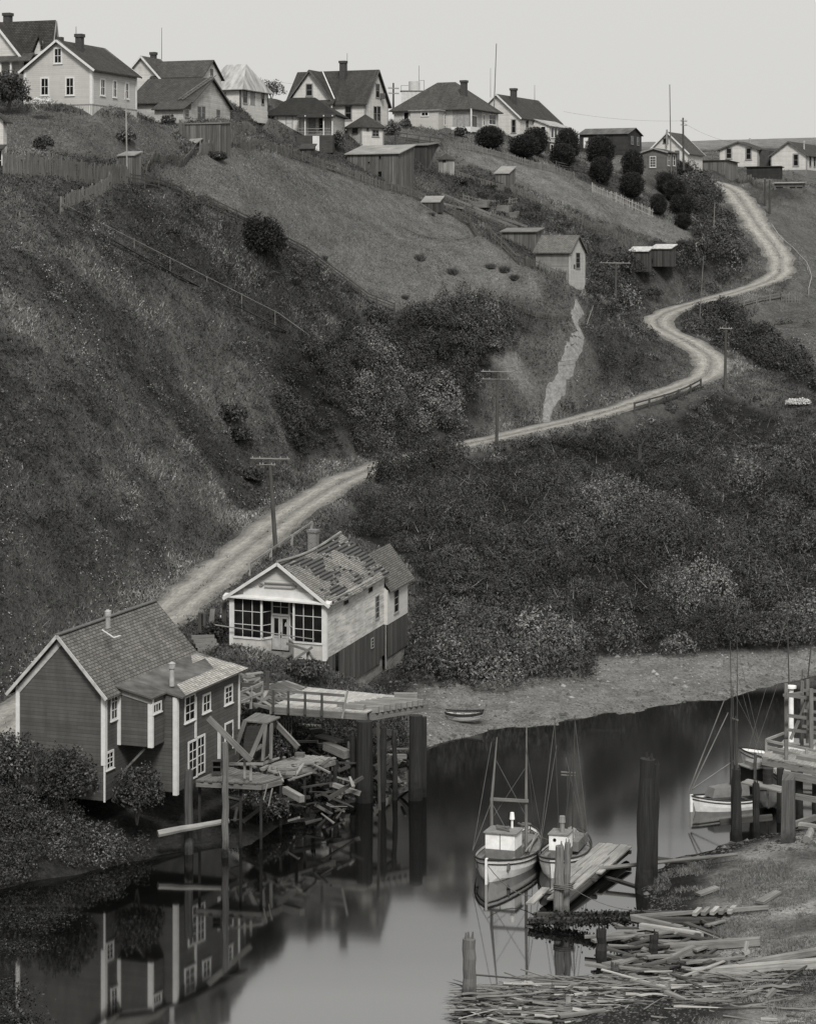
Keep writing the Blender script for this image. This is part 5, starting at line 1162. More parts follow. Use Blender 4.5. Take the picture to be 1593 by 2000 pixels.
# ------------------------------------------------------------------ the village on the hilltop
def ridge_h(H, face, px, py, off=0.0): return H.hit(face, px, py, off)[1] - H.h
def boxpart(H, name, mat, x0, y0, z0, x1, y1, z1, parent=None): mb = MB(); mb.box(x0, y0, z0, x1, y1, z1); return H.part(mb, name, mat, parent)
def mast_on(H, px, y0, y1, D, r=.04):
    a, b = H.loc(W(px, y1, D)), H.loc(W(px, y0, D)); mb = MB(); mb.tube(a - V(0, 0, .6), b, r, r * .6, 5); H.part(mb, 'aerial', WOODD)
ROOFG = shingle('grey roof shingles', .085, .17, .3, False); ROOFM = metal_roof('patched rusty sheet roof', .085)
HS = 'houses along the hilltop'
# h1
H = House('wooden_house', 'pale grey gabled house with plank skirting and two chimneys, largest on the left hilltop', 'house', 180.2, 216, 47.7, 267, 20.5, 203.5, 131, down=1.9, group=HS)
rh = ridge_h(H, 'f', 111, 76.5, -.3); H.walls(CREAM, rh, 'y', smat=boards('pale skirting boards', .48, .22, .12), skirt=0.0); H.gable(ROOF, rh - .06, 'y', .4, .35, .12, TRIM); H.corner(TRIM, .22)
for a in ((105.2, 92.5, 122.3, 124.7), (79.2, 150.7, 97, 187), (128, 150, 146.2, 187)): H.window('f', *a, tw=.14, nx=2)
for a in ((196, 153, 205.7, 187.5), (220.3, 156, 228.5, 191), (244, 160.5, 252, 194)): H.window('s', *a, tw=.14, nx=2)
H.chimney(156, 66.5, 219, H.h, .3); H.chimney(118, 72.5, 218, H.h + .5, .25, cap=False); mast_on(H, 149, 52, 70, 219)
mb = MB(); mb.box(-H.L, -.06, -.06, .06, 0, .04); mb.box(0, 0, -.06, .06, H.W, .04); H.part(mb, 'belt_board', TRIMG)
# h0
H = House('wooden_house', 'tall dark-roofed house cut off by the left edge of the picture', 'house', 97, 238, -150, 112, 20, 152, 104, group=HS)
rh = ridge_h(H, 's', 90, 43, -H.L * .1); rh = zat(43, 241) - H.K.z - H.h; H.walls(WHITE, rh, 'x'); H.gable(ROOF, rh - .06, 'x', .4, .3, .12, TRIMG)
u = H.hit('f', 38, 103, -1.2)[0]; w = 5.6; zt = zat(36, 236) - H.K.z; mb = MB(); h_ = H.h
mb.poly([V(u - w, -1.2, -1), V(u, -1.2, -1), V(u, -1.2, h_), V(u - w / 2, -1.2, zt), V(u - w, -1.2, h_)]); mb.poly([V(u, -1.2, -1), V(u, 1, -1), V(u, 1, h_), V(u, -1.2, h_)]); H.part(mb, 'gable_wall', WHITE)
mb = MB(); k = (zt - h_) / (w / 2)
H.slab(mb, [V(u + .35, -1.5, h_ - .35 * k + .05), V(u + .35, 3, h_ - .35 * k + .05), V(u - w / 2, 3, zt + .05), V(u - w / 2, -1.5, zt + .05)]); H.slab(mb, [V(u - w - .35, 3, h_ - .35 * k + .05), V(u - w - .35, -1.5, h_ - .35 * k + .05), V(u - w / 2, -1.5, zt + .05), V(u - w / 2, 3, zt + .05)]); H.part(mb, 'gable_roof', ROOF)
mb = MB(); mb.beam(V(u + .35, -1.53, h_ - .35 * k - .05), V(u - w / 2, -1.53, zt - .05), .05, .22); H.part(mb, 'bargeboard', TRIM)
u0, z0 = H.hit('f', 66, 106, -.05); u1, z1 = H.hit('f', 91, 106, -.05); zp = H.hit('f', 81, 70, -.05)[1]; um = (u0 + u1) / 2
mb = MB(); mb.poly([V(u0, -.05, z0), V(u1, -.05, z0), V(um, -.05, zp - .15)]); H.part(mb, 'dormer_wall', WHITE)
mb = MB(); H.slab(mb, [V(u1 + .2, -.4, z0 - .1), V(u1 + .2, 2.6, z0 - .1), V(um, 2.6, zp), V(um, -.4, zp)]); H.slab(mb, [V(u0 - .2, 2.6, z0 - .1), V(u0 - .2, -.4, z0 - .1), V(um, -.4, zp), V(um, 2.6, zp)]); H.part(mb, 'dormer_roof', ROOF)
H.window('f', 79, 80, 85, 98, off=-.06, mat=TRIMG, tw=.06, sill=False)
a, z = H.hit('f', 62, 118, -2.6); b = H.hit('f', -80, 118, -2.6)[0]
mb = MB(); H.slab(mb, [V(b, -2.9, z), V(a, -2.9, z), V(a - .9, -.3, z + 1.0), V(b, -.3, z + 1.0)]); H.part(mb, 'porch_roof', ROOFG)
for px in (22, 2, -30): u = H.hit('f', px, 130, -2.6)[0]; boxpart(H, 'porch_post', TRIM, u - .08, -2.68, -1, u + .08, -2.52, z)
H.chimney(16, 25.5, 242, H.h, .35); H.window('f', 38, 126, 46, 137, mat=TRIMG, tw=.06)
# h2
H = House('garage', 'long weathered white shed with mossy dark roof and a front lean-to', 'shed', 374, 246, 255, 449, 17, 238, 196, group=HS)
zp = H.hit('s', 416, 152, 0)[1]; rh = zp - H.h; H.walls(WHITE2, rh, 'x'); RFG = H.gable(shingle('mossy shed shingles', .07, .18, .3, False), rh - .05, 'x', .45, .3, .12, TRIMD)
for a in ((385, 207, 393, 234), (393.5, 207, 401, 234), (422, 213.5, 430, 237)): H.window('s', *a, mat=TRIMG, tw=.09)
a = H.hit('f', 302, 205, -2.2)[0]; b = H.hit('f', 358, 208, -2.2)
mb = MB(); mb.box(a, -2.2, -1.2, b[0], 0, H.h - 1.0); H.part(mb, 'lean_to_wall', WHITE2)
mb = MB(); H.slab(mb, [V(a - .2, -2.6, H.h - 1.0), V(b[0] + .25, -2.6, H.h - 1.0), V(b[0] + .25, .1, H.h + .05), V(a - .2, .1, H.h + .05)]); H.part(mb, 'lean_to_roof', ROOFG)
H.window('s', 361, 213, 369, 229, off=b[0], mat=TRIMG, tw=.08)
ld = thing('roof_ladder', 'wooden ladder lying up the mossy shed roof', 'ladder', H.world((-1.1, -.35, H.h - .1)), -H.al); k = rh / (H.W / 2)
q0, q1 = V(-.0, 0, .2), V(1.5, H.W / 2 + .2, rh + .28)
for s_ in (-.22, .22): mb = MB(); mb.beam(q0 + V(s_, 0, 0), q1 + V(s_, 0, 0), .07, .09); mb.build('side_rail', WOODM, ld)
for t in np.linspace(.05, .95, 13): mb = MB(); q = q0.lerp(q1, t); mb.beam(q - V(.24, 0, 0), q + V(.24, 0, 0), .06, .06); mb.build('rung', WOODM, ld)
# h3
H = House('wooden_house', 'white gabled house behind the mossy shed with a tall roof aerial', 'house', 311, 262, 244, 345, 20, 172, 148, group=HS)
zp = H.hit('f', 264, 108.5, -.3)[1]; rh = zp - H.h; H.walls(WHITE, rh, 'y'); H.gable(ROOFG, rh - .05, 'y', .4, .35, .1, TRIM); H.chimney(300, 102, 266, H.h, .28); mast_on(H, 316, 54, 125, 268)
w = H.loc(W(317, 120, 268)); x0, y0 = 0.0, 1.0
H2 = H
a = H.loc(W(391, 150, 262)); mb = MB(); xw = H.loc(W(393, 150, 260)).x; hw_ = 2.5; yc = H.loc(W(392, 150, 263)).y
mb.poly([V(0, yc - hw_, -1), V(xw, yc - hw_, -1), V(xw, yc - hw_, H.h - .1), V(0, yc - hw_, H.h - .1)]); mb.poly([V(xw, yc - hw_, -1), V(xw, yc + hw_, -1), V(xw, yc + hw_, H.h - .1), V(xw, yc, H.h + 1.7), V(xw, yc - hw_, H.h - .1)]); H.part(mb, 'wing_wall', WHITE)
mb = MB(); H.slab(mb, [V(-1, yc - hw_ - .3, H.h - .25), V(xw + .3, yc - hw_ - .3, H.h - .25), V(xw + .3, yc, H.h + 1.78), V(-1, yc, H.h + 1.78)]); H.slab(mb, [V(xw + .3, yc + hw_ + .3, H.h - .25), V(-1, yc + hw_ + .3, H.h - .25), V(-1, yc, H.h + 1.78), V(xw + .3, yc, H.h + 1.78)]); H.part(mb, 'wing_roof', ROOFG)
mb = MB(); mb.box(xw, yc - .35, H.h - .2, xw + .03, yc + .35, H.h + .8); H.part(mb, 'window', TRIMD)
# h4
H = House('wooden_house', 'white house with a pale sheet-metal hipped roof', 'house', 470, 280, 400, 523, 22, 210, 172, group=HS)
rh = zat(125.5, 284) - H.K.z - H.h; H.walls(WHITE); H.hip(ROOFP, rh, 2.6, .5); H.corner(TRIMD, .14)
for a in ((474, 175, 483, 202), (510, 179, 516, 204)): H.window('s', *a, mat=TRIMG, tw=.1)
H.door('s', 488, 178, 498, 206, TRIMG, TRIM); H.chimney(405, 121, 284, H.h, .3, plain('pale chimney', .3)); H.window('f', 436, 180, 442, 200, mat=TRIMG)
# h5
H = House('cottage', 'low white cottage with black hipped roof and a front porch above the picket fence', 'cottage', 651, 286, 509, 660, 9, 265, 222, group=HS, down=2.2)
rh = zat(188, 288) - H.K.z - H.h; H.W = 7.5; H.walls(WHITE, smat=BOARDD, skirt=.0); H.hip(ROOFB, rh, 2.9, .5); X = lambda px: H.hit('f', px, 240)[0]
for px in (513, 542, 586): u = X(px); boxpart(H, 'trim_board', TRIMG, u - .06, -.04, 0, u + .06, 0, H.h - .15)
H.door('f', 515.5, 228, 526, 263, WHITE, TRIMG); mb = MB(); u0, z1 = H.hit('f', 516.5, 229); u1, z0 = H.hit('f', 525, 245); mb.box(u0, -.05, z0, u1, -.03, z1); H.part(mb, 'door_pane', GLASS)
H.window('f', 529, 226, 537, 254, mat=TRIMG); H.window('f', 558, 225, 572, 255, mat=TRIMG, pane=plain('drawn blind', .5, .6, .1)); H.window('f', 622, 229, 632, 256, mat=TRIMG); H.door('f', 604, 230, 615, 262, TRIMG, TRIMG)
for px in (596, 632, 649): u = H.hit('f', px, 240, -1.5)[0]; boxpart(H, 'porch_post', TRIM, u - .06, -1.56, -.1, u + .06, -1.44, H.h - .25)
a, b = X(588), X(650); mb = MB(); H.slab(mb, [V(a - .2, -1.9, H.h - .5), V(b + .6, -1.9, H.h - .5), V(b + .3, .1, H.h + .1), V(a - .2, .1, H.h + .1)]); H.part(mb, 'porch_roof', ROOFB)
boxpart(H, 'porch_floor', WOODD, a - .2, -1.7, -2.1, b + .3, -.04, -.02)
for z in (.4, .75): boxpart(H, 'porch_rail', TRIMG, a, -1.54, z, b, -1.48, z + .06)
mb = MB(); u0, u1 = X(616), X(629); mb.box(u0, -1.74, -1.9, u1, -1.7, -.1); H.part(mb, 'pale_door', TRIM)
a, b = X(448), X(509.5); mb = MB(); mb.box(a, .6, -1.5, b, 5, H.h - .1); H.part(mb, 'annex_wall', WHITE); mb = MB(); mb.box(a - .2, .3, H.h - .1, b + .7, 5.2, H.h + .75); H.part(mb, 'annex_roof', ROOFB)
H.window('f', 496, 228, 506, 254, mat=TRIMG, off=.6); 
for px in (486.5,): u = X(px); boxpart(H, 'trim_board', TRIMG, u - .06, .55, -.2, u + .06, .6, H.h - .15)
# h6
H = House('wooden_house', 'tall white two-storey house with steep dark cross-gabled roof', 'house', 713.4, 302, 563, 757, 22, 252, 195.6, group=HS)
zp = H.hit('s', 738, 136, 0)[1]; rh = zp - H.h; H.walls(WHITE, rh, 'x'); H.gable(ROOF, rh - .06, 'x', .45, .35, .13, TRIMD); H.corner(TRIMG, .16)
H.window('s', 733, 163, 741, 191, mat=TRIMG, tw=.1); H.window('s', 729, 207, 736, 237, mat=TRIMG, tw=.1); H.window('s', 736, 207, 743, 237, mat=TRIMG, tw=.1); H.window('f', 673, 206, 687.5, 235, mat=TRIMG, tw=.13)
mb = MB(); u, z = H.hit('s', 743.5, 187); mb.box(0, u - .3, z - .4, .5, u + .3, z + .3); H.part(mb, 'meter_box', TRIMD)
a, z = H.hit('f', 561, 186, -.5); b = H.hit('f', 651, 195, -.5)[0]; um = (a + b) / 2; zp2 = H.hit('f', 603, 136.5, -.5)[1]; h_ = H.h; k = (zp2 - h_) / ((b - a) / 2)
mb = MB(); mb.poly([V(a + .3, -.5, -1), V(b - .3, -.5, -1), V(b - .3, -.5, h_), V(um, -.5, zp2 - .1), V(a + .3, -.5, h_)]); mb.poly([V(b - .3, -.5, -1), V(b - .3, 0, -1), V(b - .3, 0, h_), V(b - .3, -.5, h_)]); H.part(mb, 'cross_gable_wall', WHITE)
mb = MB(); H.slab(mb, [V(b + .1, -.9, h_ - .1 * k), V(b + .1, H.W * .5, h_ - .1 * k), V(um, H.W * .5, zp2), V(um, -.9, zp2)]); H.slab(mb, [V(a - .1, H.W * .5, h_ - .1 * k), V(a - .1, -.9, h_ - .1 * k), V(um, -.9, zp2), V(um, H.W * .5, zp2)]); H.part(mb, 'cross_gable_roof', ROOF)
mb = MB(); mb.beam(V(b + .1, -.93, h_ - .1 * k - .1), V(um, -.93, zp2 - .1), .05, .2); mb.beam(V(um, -.93, zp2 - .1), V(a - .1, -.93, h_ - .1 * k - .1), .05, .2); H.part(mb, 'bargeboard', TRIMD)
H.window('f', 597, 163, 611, 188, mat=TRIMG, off=-.5, tw=.12)
mb = MB(); mb.beam(H.loc(W(630, 140, 304)) , H.loc(W(653, 193, 299.5)), .12, .05); H.part(mb, 'valley_flashing', TRIM)
H.chimney(670, 119, 306, H.h + 1, .36); mast_on(H, 678, 104, 135, 306)
a, z = H.hit('f', 612, 205, -2); b = H.hit('f', 652, 205, -2)[0]; mb = MB(); H.slab(mb, [V(a, -2.3, z), V(b, -2.3, z), V(b - .6, 0, z + .9), V(a, 0, z + .9)]); H.part(mb, 'porch_roof', ROOF); boxpart(H, 'porch_post', TRIM, b - .3, -2.2, -1, b - .16, -2.06, z)
# h7
H = House('wash_house', 'tiny square white outbuilding with pyramid roof in front of the two-storey house', 'outbuilding', 705, 291, 678, 748.5, 55, 284, 246, down=1.2)
rh = zat(223, 293) - H.K.z - H.h; H.walls(WHITE); H.hip(ROOF, rh, 0, .35); H.corner(TRIMG, .13)
H.window('f', 688, 247, 699, 261, mat=TRIMD, tw=.1); H.window('s', 726, 253, 740, 267, mat=TRIMG, tw=.1, nx=2); H.window('s', 716, 249, 719.5, 255, mat=TRIMD, tw=.06)
# sheds
def leanto(name, label, cat, xk, D, xl, xr, al, yb, yf, yk, mat, roof, down=2.5, over=.25, group=None, rooft=.1, back=None):
    """shed with one roof plane falling towards its front (yf) from its back (yk at the far right corner)"""
    H = House(name, label, cat, xk, D, xl, xr, al, yb, yf, down=down, group=group); hb = H.hit('s', xr, yk, 0)[1]; mb = MB(); L, Wd, h = H.L, H.W, H.h; z0 = -down
    mb.poly([V(-L, 0, z0), V(0, 0, z0), V(0, 0, h), V(-L, 0, h)]); mb.poly([V(0, 0, z0), V(0, Wd, z0), V(0, Wd, hb), V(0, 0, h)]); mb.poly([V(0, Wd, z0), V(-L, Wd, z0), V(-L, Wd, hb), V(0, Wd, hb)]); mb.poly([V(-L, Wd, z0), V(-L, 0, z0), V(-L, 0, h), V(-L, Wd, hb)])
    H.part(mb, 'wall', mat); k = (hb - h) / Wd * over; mb = MB(); H.slab(mb, [V(-L - over, -over, h - k + .06), V(over, -over, h - k + .06), V(over, Wd + over, hb + k + .06), V(-L - over, Wd + over, hb + k + .06)], rooft); H.part(mb, 'roof', roof); H.hb = hb
    return H
PALEB = wood('silvered roof boards', .27, .3)
H = leanto('board_shed', 'tall weathered board shed with pale slanting roof standing on the slope', 'shed', 778, 282, 677.4, 808, 22, 366, 299, 284, BOARD, PALEB)
for a in ((739, 304, 745, 311), (717.6, 315, 722.7, 320), (737.5, 334, 746, 346)): H.window('f', *a, mat=TRIMD, tw=.05, nx=1, ny=1, sill=False)
leanto('board_shed', 'dark low shed directly behind the tall weathered shed', 'shed', 834, 299, 775, 855, 22, 322, 283, 279, BOARDD, WOODM)
H = House('privy', 'tiny privy with pyramid roof and one whitewashed side', 'privy', 875, 294, 856, 886.7, 42, 338, 309); H.walls(boards('privy boards', .33, .2, .3)); H.hip(ROOFG, zat(299, 295) - H.K.z - H.h, 0, .15); H.window('f', 864, 312, 871, 317, mat=TRIMD, tw=.04, ny=1, sill=False)
leanto('chicken_coop', 'small slant-roofed coop at the edge of the mown lawn', 'coop', 992.7, 296, 966.5, 1005.7, 22, 364, 338, 326, BOARD, PALEB, .6, .15)
# h8
H = House('wooden_house', 'wide cream house with big dark hipped roof and corner porch', 'house', 919, 312, 769, 972.5, 24, 259, 211, group=HS)
rh = zat(159, 317) - H.K.z - H.h; H.walls(CREAM); H.hip(ROOFG, rh, 2.6, .55); H.window('f', 787.5, 218, 799, 247, mat=TRIM)
a, z = H.hit('f', 800.6, 215, -2.3); b, z2 = H.hit('f', 855.5, 216, -2.3); mb = MB(); mb.box(a, -2.3, -.6, b, 0, z2); H.part(mb, 'annex_wall', CREAM); mb = MB(); mb.box(a - .2, -2.55, z2, b + .25, .1, z2 + .14); H.part(mb, 'annex_roof', TRIMG); mb = MB(); mb.box(a - .04, -2.34, -1.5, b + .04, -.03, -.02); H.part(mb, 'annex_skirting', BOARDD)
H.window('f', 822, 218, 837, 227, off=-2.3, nx=2, ny=1); H.window('s', 867, 223, 873, 245, off=b)
H.window('f', 892, 220, 906, 248, mat=TRIMG, nx=2); H.door('s', 920, 226, 931, 257, TRIMD, TRIM); H.window('s', 954, 223, 967.5, 244, nx=2); H.window('s', 943, 223, 946.5, 246)
c0 = H.hit('f', 884, 230)[0]; c1 = H.hit('s', 940, 230)[0]
mb = MB(); mb.poly([V(c0, -.02, 0), V(-.02, -.02, 0), V(-.02, -.02, H.h - .3), V(c0, -.02, H.h - .3)]); H.part(mb, 'porch_wall', plain('porch shade grey', .30)); mb = MB(); mb.poly([V(.02, -.0, 0), V(.02, c1, 0), V(.02, c1, H.h - .3), V(.02, 0, H.h - .3)]); H.part(mb, 'porch_wall', plain('porch shade grey', .30))  # grey panels on the flat wall paint the shade of a porch recess
boxpart(H, 'porch_post', TRIM, .2, -.6, 0, .36, -.44, H.h - .1); boxpart(H, 'porch_rail', TRIM, c0, -.6, .1, .3, -.5, .75); boxpart(H, 'porch_rail', TRIM, .25, -.5, .1, .36, c1, .75)
H.chimney(905.7, 157, 315, H.h + .8, .36)
# tank
tk = thing('water_tank', 'pale round water tank on a railed box stand between the roofs', 'water tank', W(806, 196, 332)); mb = MB(); mb.tube(V(.2, 0, 1.3), V(.2, 0, 2.6), .78, .78, 16); mb.build('tank', plain('pale tank', .5, .6, .1), tk)
mb = MB(); mb.box(-1.6, -.9, -2, 1.4, .9, 1.2); mb.build('stand', plain('tank stand boards', .5, .7, .15), tk); mb = MB(); mb.box(-1.75, -1, 1.2, 1.6, 1, 1.3); mb.build('platform', WOODM, tk)
for x, z in ((-1.6, 2.0), (1.55, 2.7)): mb = MB(); mb.box(x - .03, -.9, 1.3, x + .03, -.84, z); mb.build('rail_post', WOODD, tk)
for z, x0, x1 in ((2.0, -1.6, -.6), (2.7, .9, 1.55)): mb = MB(); mb.box(x0, -.9, z - .04, x1, -.84, z); mb.build('rail', WOODD, tk)
# h9
H = House('wooden_house', 'white front-gabled house with glazed side porch behind the clipped trees', 'house', 1015, 326, 925, 1093, 25.5, 275, 227, group=HS)
zp = H.hit('f', 964, 183, -.3)[1]; rh = zp - H.h; H.walls(WHITE, rh, 'y', smat=BOARDD, skirt=0.0); H.gable(ROOF, rh - .05, 'y', .35, .35, .12, TRIM); H.window('f', 998, 232.6, 1007.5, 260, mat=TRIMG); H.window('s', 1026, 234, 1031.5, 250, mat=TRIMG, tw=.08)
H.chimney(1002.5, 172.5, 330, H.h + 1, .36); mast_on(H, 1043.5, 166, 195, 336); mast_on(H, 957.5, 133, 182, 328, .035)
y0 = H.hit('s', 1040, 240)[0]; pw_ = H.hit('f', 1072, 245, y0)[0]; y1 = H.hit('s', 1112, 248, pw_)[0]; zt = H.hit('f', 1072, 244.5, y0)[1]; mb = MB()
mb.poly([V(0, y0, 0), V(pw_, y0, 0), V(pw_, y0, zt), V(0, y0, H.h - .2)]); mb.poly([V(pw_, y0, 0), V(pw_, y1, 0), V(pw_, y1, zt), V(pw_, y0, zt)]); mb.poly([V(pw_, y1, 0), V(0, y1, 0), V(0, y1, H.h - .2), V(pw_, y1, zt)]); H.part(mb, 'porch_wall', WHITE)
mb = MB(); H.slab(mb, [V(pw_ + .3, y0 - .25, zt - .08), V(pw_ + .3, y1 + .2, zt - .08), V(-.1, y1 + .2, H.h - .02), V(-.1, y0 - .25, H.h - .02)]); H.part(mb, 'porch_roof', ROOFP)
H.window('f', 1055, 246, 1066, 270, mat=TRIM, off=y0)
for k in range(4): H.window('s', 1075 + 6.4 * k, 247.5 + .6 * k, 1080.6 + 6.4 * k, 269 + .8 * k, off=pw_, tw=.09, ny=1)
mb = MB(); mb.box(.02, y0 + .05, -2.2, pw_ - .05, y1 - .05, -.01); H.part(mb, 'porch_skirting', BOARDD); H.window('s', 1074, 281, 1080, 294, off=pw_ - .03, tw=.12, ny=1)
# barn
H = House('barn', 'dark unpainted barn with patched sheet-iron roof', 'barn', 1224.7, 346, 1131, 1252, 22, 301, 260, group=HS)
zp = H.hit('s', 1238, 249.5)[1]; H.walls(siding('dark barn boards', .055, .24, .4, .5), zp - H.h, 'x'); H.gable(ROOFM, zp - H.h - .02, 'x', .3, .25, .07); H.door('f', 1139, 269, 1148, 289, TRIM)
H.window('s', 1232, 266, 1236, 282, mat=TRIMG, tw=.06); H.window('s', 1243, 268, 1247, 284, mat=TRIMG, tw=.06)
# h10
H = House('wooden_house', 'small white gabled house behind the tall flagpole', 'house', 1342, 366, 1264, 1371, 26, 325, 296, group=HS)
zp = H.hit('f', 1301, 257, -.3)[1]; H.walls(WHITE, zp - H.h, 'y'); H.gable(ROOFG, zp - H.h - .04, 'y', .4, .35, .12, TRIM); H.window('f', 1294, 270, 1304, 280, mat=TRIMD, ny=1); H.door('f', 1317, 294, 1326, 312, TRIMD); H.chimney(1301.5, 253, 367, H.h + 1, .1, TRIMG, False)
# grey hut
H = House('hut', 'plain grey hut with one white-framed window above the round trees', 'hut', 1301, 342, 1251.7, 1321, 24, 339, 296, down=1.6)
zp = H.hit('f', 1272, 289)[1]; H.walls(siding('grey hut boards', .15, .2, .2, .4), zp - H.h, 'y', smat=BOARDD, skirt=.0); H.gable(ROOFG, zp - H.h, 'y', .3, .25, .1, TRIMG); H.window('f', 1268, 305, 1280.4, 327, nx=3, ny=4, tw=.09); H.window('s', 1303, 302, 1307, 324, tw=.09); H.window('s', 1313.5, 302, 1317.5, 324, tw=.09)
# right end buildings
H = leanto('garage', 'low grey board garage with double doors at the road end', 'garage', 1419, 373, 1349, 1439.5, 26, 348, 313, 318, boards('garage boards', .17, .25, .25), ROOFG); 
H.door('f', 1382, 317, 1410, 346, boards('garage doors', .13, .2, .3), None)
H = leanto('board_shed', 'dark shed with slanted roofline below the far right houses', 'shed', 1522, 366, 1457, 1527, 26, 354, 325, 327, siding('black shed boards', .045, .2, .3, .4), WOODD); 
for p in H.root.children:
    pass
H = leanto('slat_crib', 'low slatted crib with dark slots in the grass at right', 'crib', 1566, 350, 1511, 1571, 24, 381, 357, 356, siding('crib slats', .17, .25, .3, .6), PALEB)
for a in ((1514, 365, 1528, 367.5), (1541, 365, 1552, 367.5), (1555, 365, 1566, 367.5)): mb = MB(); u0, z1 = H.hit('f', a[0], a[1]); u1, z0 = H.hit('f', a[2], a[3]); mb.box(u0, -.02, z0, u1, .1, z1); H.part(mb, 'slot', plain('slot black', .008))
H = House('bungalow', 'left one of the two white bungalows at the far right, with two front windows', 'bungalow', 1479.6, 384, 1403.7, 1493.4, 26, 325, 290, group=HS, down=1.0)
zp = H.hit('f', 1442.6, 275.5, -.3)[1]; H.walls(WHITE, zp - H.h, 'y', smat=plain('grey footing', .17), skirt=0.0); H.gable(ROOF, zp - H.h - .04, 'y', .45, .35, .12, TRIMD); H.corner(TRIMG, .14)
H.window('f', 1416, 288, 1429, 310.5, mat=TRIMG, tw=.2); H.window('f', 1454.5, 288, 1467.3, 312.5, mat=TRIMG, tw=.2); stovepipe(H, 1463.5, 269, 279, 387, .12)
mb = MB(); q = H.loc(W(1494, 323, 384)); mb.box(.1, q.y, -.8, 1.6, q.y + 3, H.h - .3); H.part(mb, 'passage', plain('dark passage', .06))
H = House('bungalow', 'right one of two white bungalows, cut by the picture edge, stovepipe on roof', 'bungalow', 1574.4, 380, 1504.7, 1625, 26, 331.5, 301, group=HS, down=1.4)
zp = H.hit('f', 1536, 275.5, -.3)[1]; H.walls(WHITE, zp - H.h, 'y', smat=plain('grey footing', .17), skirt=0.0); H.gable(ROOF, zp - H.h - .04, 'y', .4, .35, .12, TRIMD); H.corner(TRIMG, .14)
H.window('f', 1547, 299.6, 1559.4, 325, mat=TRIMG, tw=.2); H.window('s', 1579, 303, 1583, 325, mat=TRIMG, tw=.1); H.window('s', 1587.5, 304, 1591.5, 326, mat=TRIMG, tw=.1); stovepipe(H, 1569, 275, 293, 383, .13)
# left edge
H = House('wooden_house', 'white bay-fronted house showing only its corner at the left edge', 'house', 7, 197, -80, 14, 15, 340, 232, group=HS)
H.walls(WHITE, 1.5, 'y'); H.gable(ROOF, 1.5, 'y', .4, .3); mb = MB(); H.slab(mb, [V(-3, -1.2, H.h - 2.5), V(.5, -1.2, H.h - 2.5), V(.3, 0, H.h - 2.1), V(-3, 0, H.h - 2.1)]); H.part(mb, 'bay_roof', ROOF); mb = MB(); mb.box(-3, -.8, -1, .2, 0, H.h - 2.5); H.part(mb, 'bay', WHITE); H.window('f', -20, 292, 6, 335, off=-.8)
# mid-slope cabin and sheds
H = House('cabin', 'small whitewashed cabin with mossy roof and a broken gable window halfway down the slope', 'cabin', 1112.5, 262, 1045.5, 1142, 20, 546, 490, down=1.2)
zp = H.hit('s', 1130, 459)[1]; H.walls(siding('faded cabin boards', .30, .17, .25, .4), zp - H.h, 'x'); H.gable(shingle('mossy cabin shingles', .17, .16, .28, False), zp - H.h - .03, 'x', .35, .22, .1, TRIMD)
mb = MB(); mb.poly([V(.012, 0, -1.2), V(.012, H.W, -1.2), V(.012, H.W, H.h), V(.012, H.W / 2, zp - .05), V(.012, 0, H.h)]); H.part(mb, 'gable_boards', siding('white cabin gable', .58, .17, .15, .3)); H.corner(plain('faded corner', .4), .1, -.8, ((0, 0),))
H.window('s', 1123.5, 493, 1132, 524, mat=TRIMG, tw=.08, ny=3, off=.015); mb = MB(); u, z = H.hit('s', 1121, 521); mb.box(.0, u - .25, z - .25, .03, u + .25, z + .25); H.part(mb, 'hole', plain('slot black', .008))
H = leanto('board_shed', 'weathered upright-board shed leaning against the whitewashed cabin', 'shed', 1046, 270, 980, 1058, 20, 502, 452, 446, BOARD, WOODM, 1.5)
for nm, lb, xk, xl, xr, yb, yf, yk, rf in (('coop_a', 'rickety hutch on legs, left of two beside the lawn fence', 1264, 1229, 1272, 512, 490, 483, PALEB), ('coop_b', 'rickety hutch with bowed bright roof, right of two beside the lawn fence', 1308, 1271, 1319, 502, 485, 478, PALEB)):
    leanto('hutch', lb, 'hutch', xk, 299 if xk < 1290 else 302, xl, xr, 24, yb, yf, yk, BOARDD, plain('bright bent sheeting', .45, .7, .4), 1.2, .2)
leanto('hutch', 'low box with pale lid beside the leaning board fence', 'hutch', 383, 237, 352, 393, 24, 290, 279, 272, BOARDD, PALEB, 2.2, .15)
leanto('hutch', 'small board bin at the foot of the slender white mast', 'hutch', 262, 213, 232, 276, 24, 325, 303, 297, BOARD, PALEB, 2.0, .12)
leanto('hutch', 'low roofed bin set into the long picket fence', 'hutch', 858, 281, 823, 866, 22, 402, 394, 384, BOARDD, PALEB, .8, .1)
H = leanto('plank_lean_to', 'tall plank enclosure below the mossy shed', 'lean-to', 432, 237.5, 357, 450, 17, 262, 241, 240, BOARD, WOODM, 2.8, .1)
leanto('hutch', 'kennel-sized hut under the cottage porch', 'hutch', 612, 282, 586, 616, 22, 300, 289, 283, BOARDD, WOODD, 2, .15)
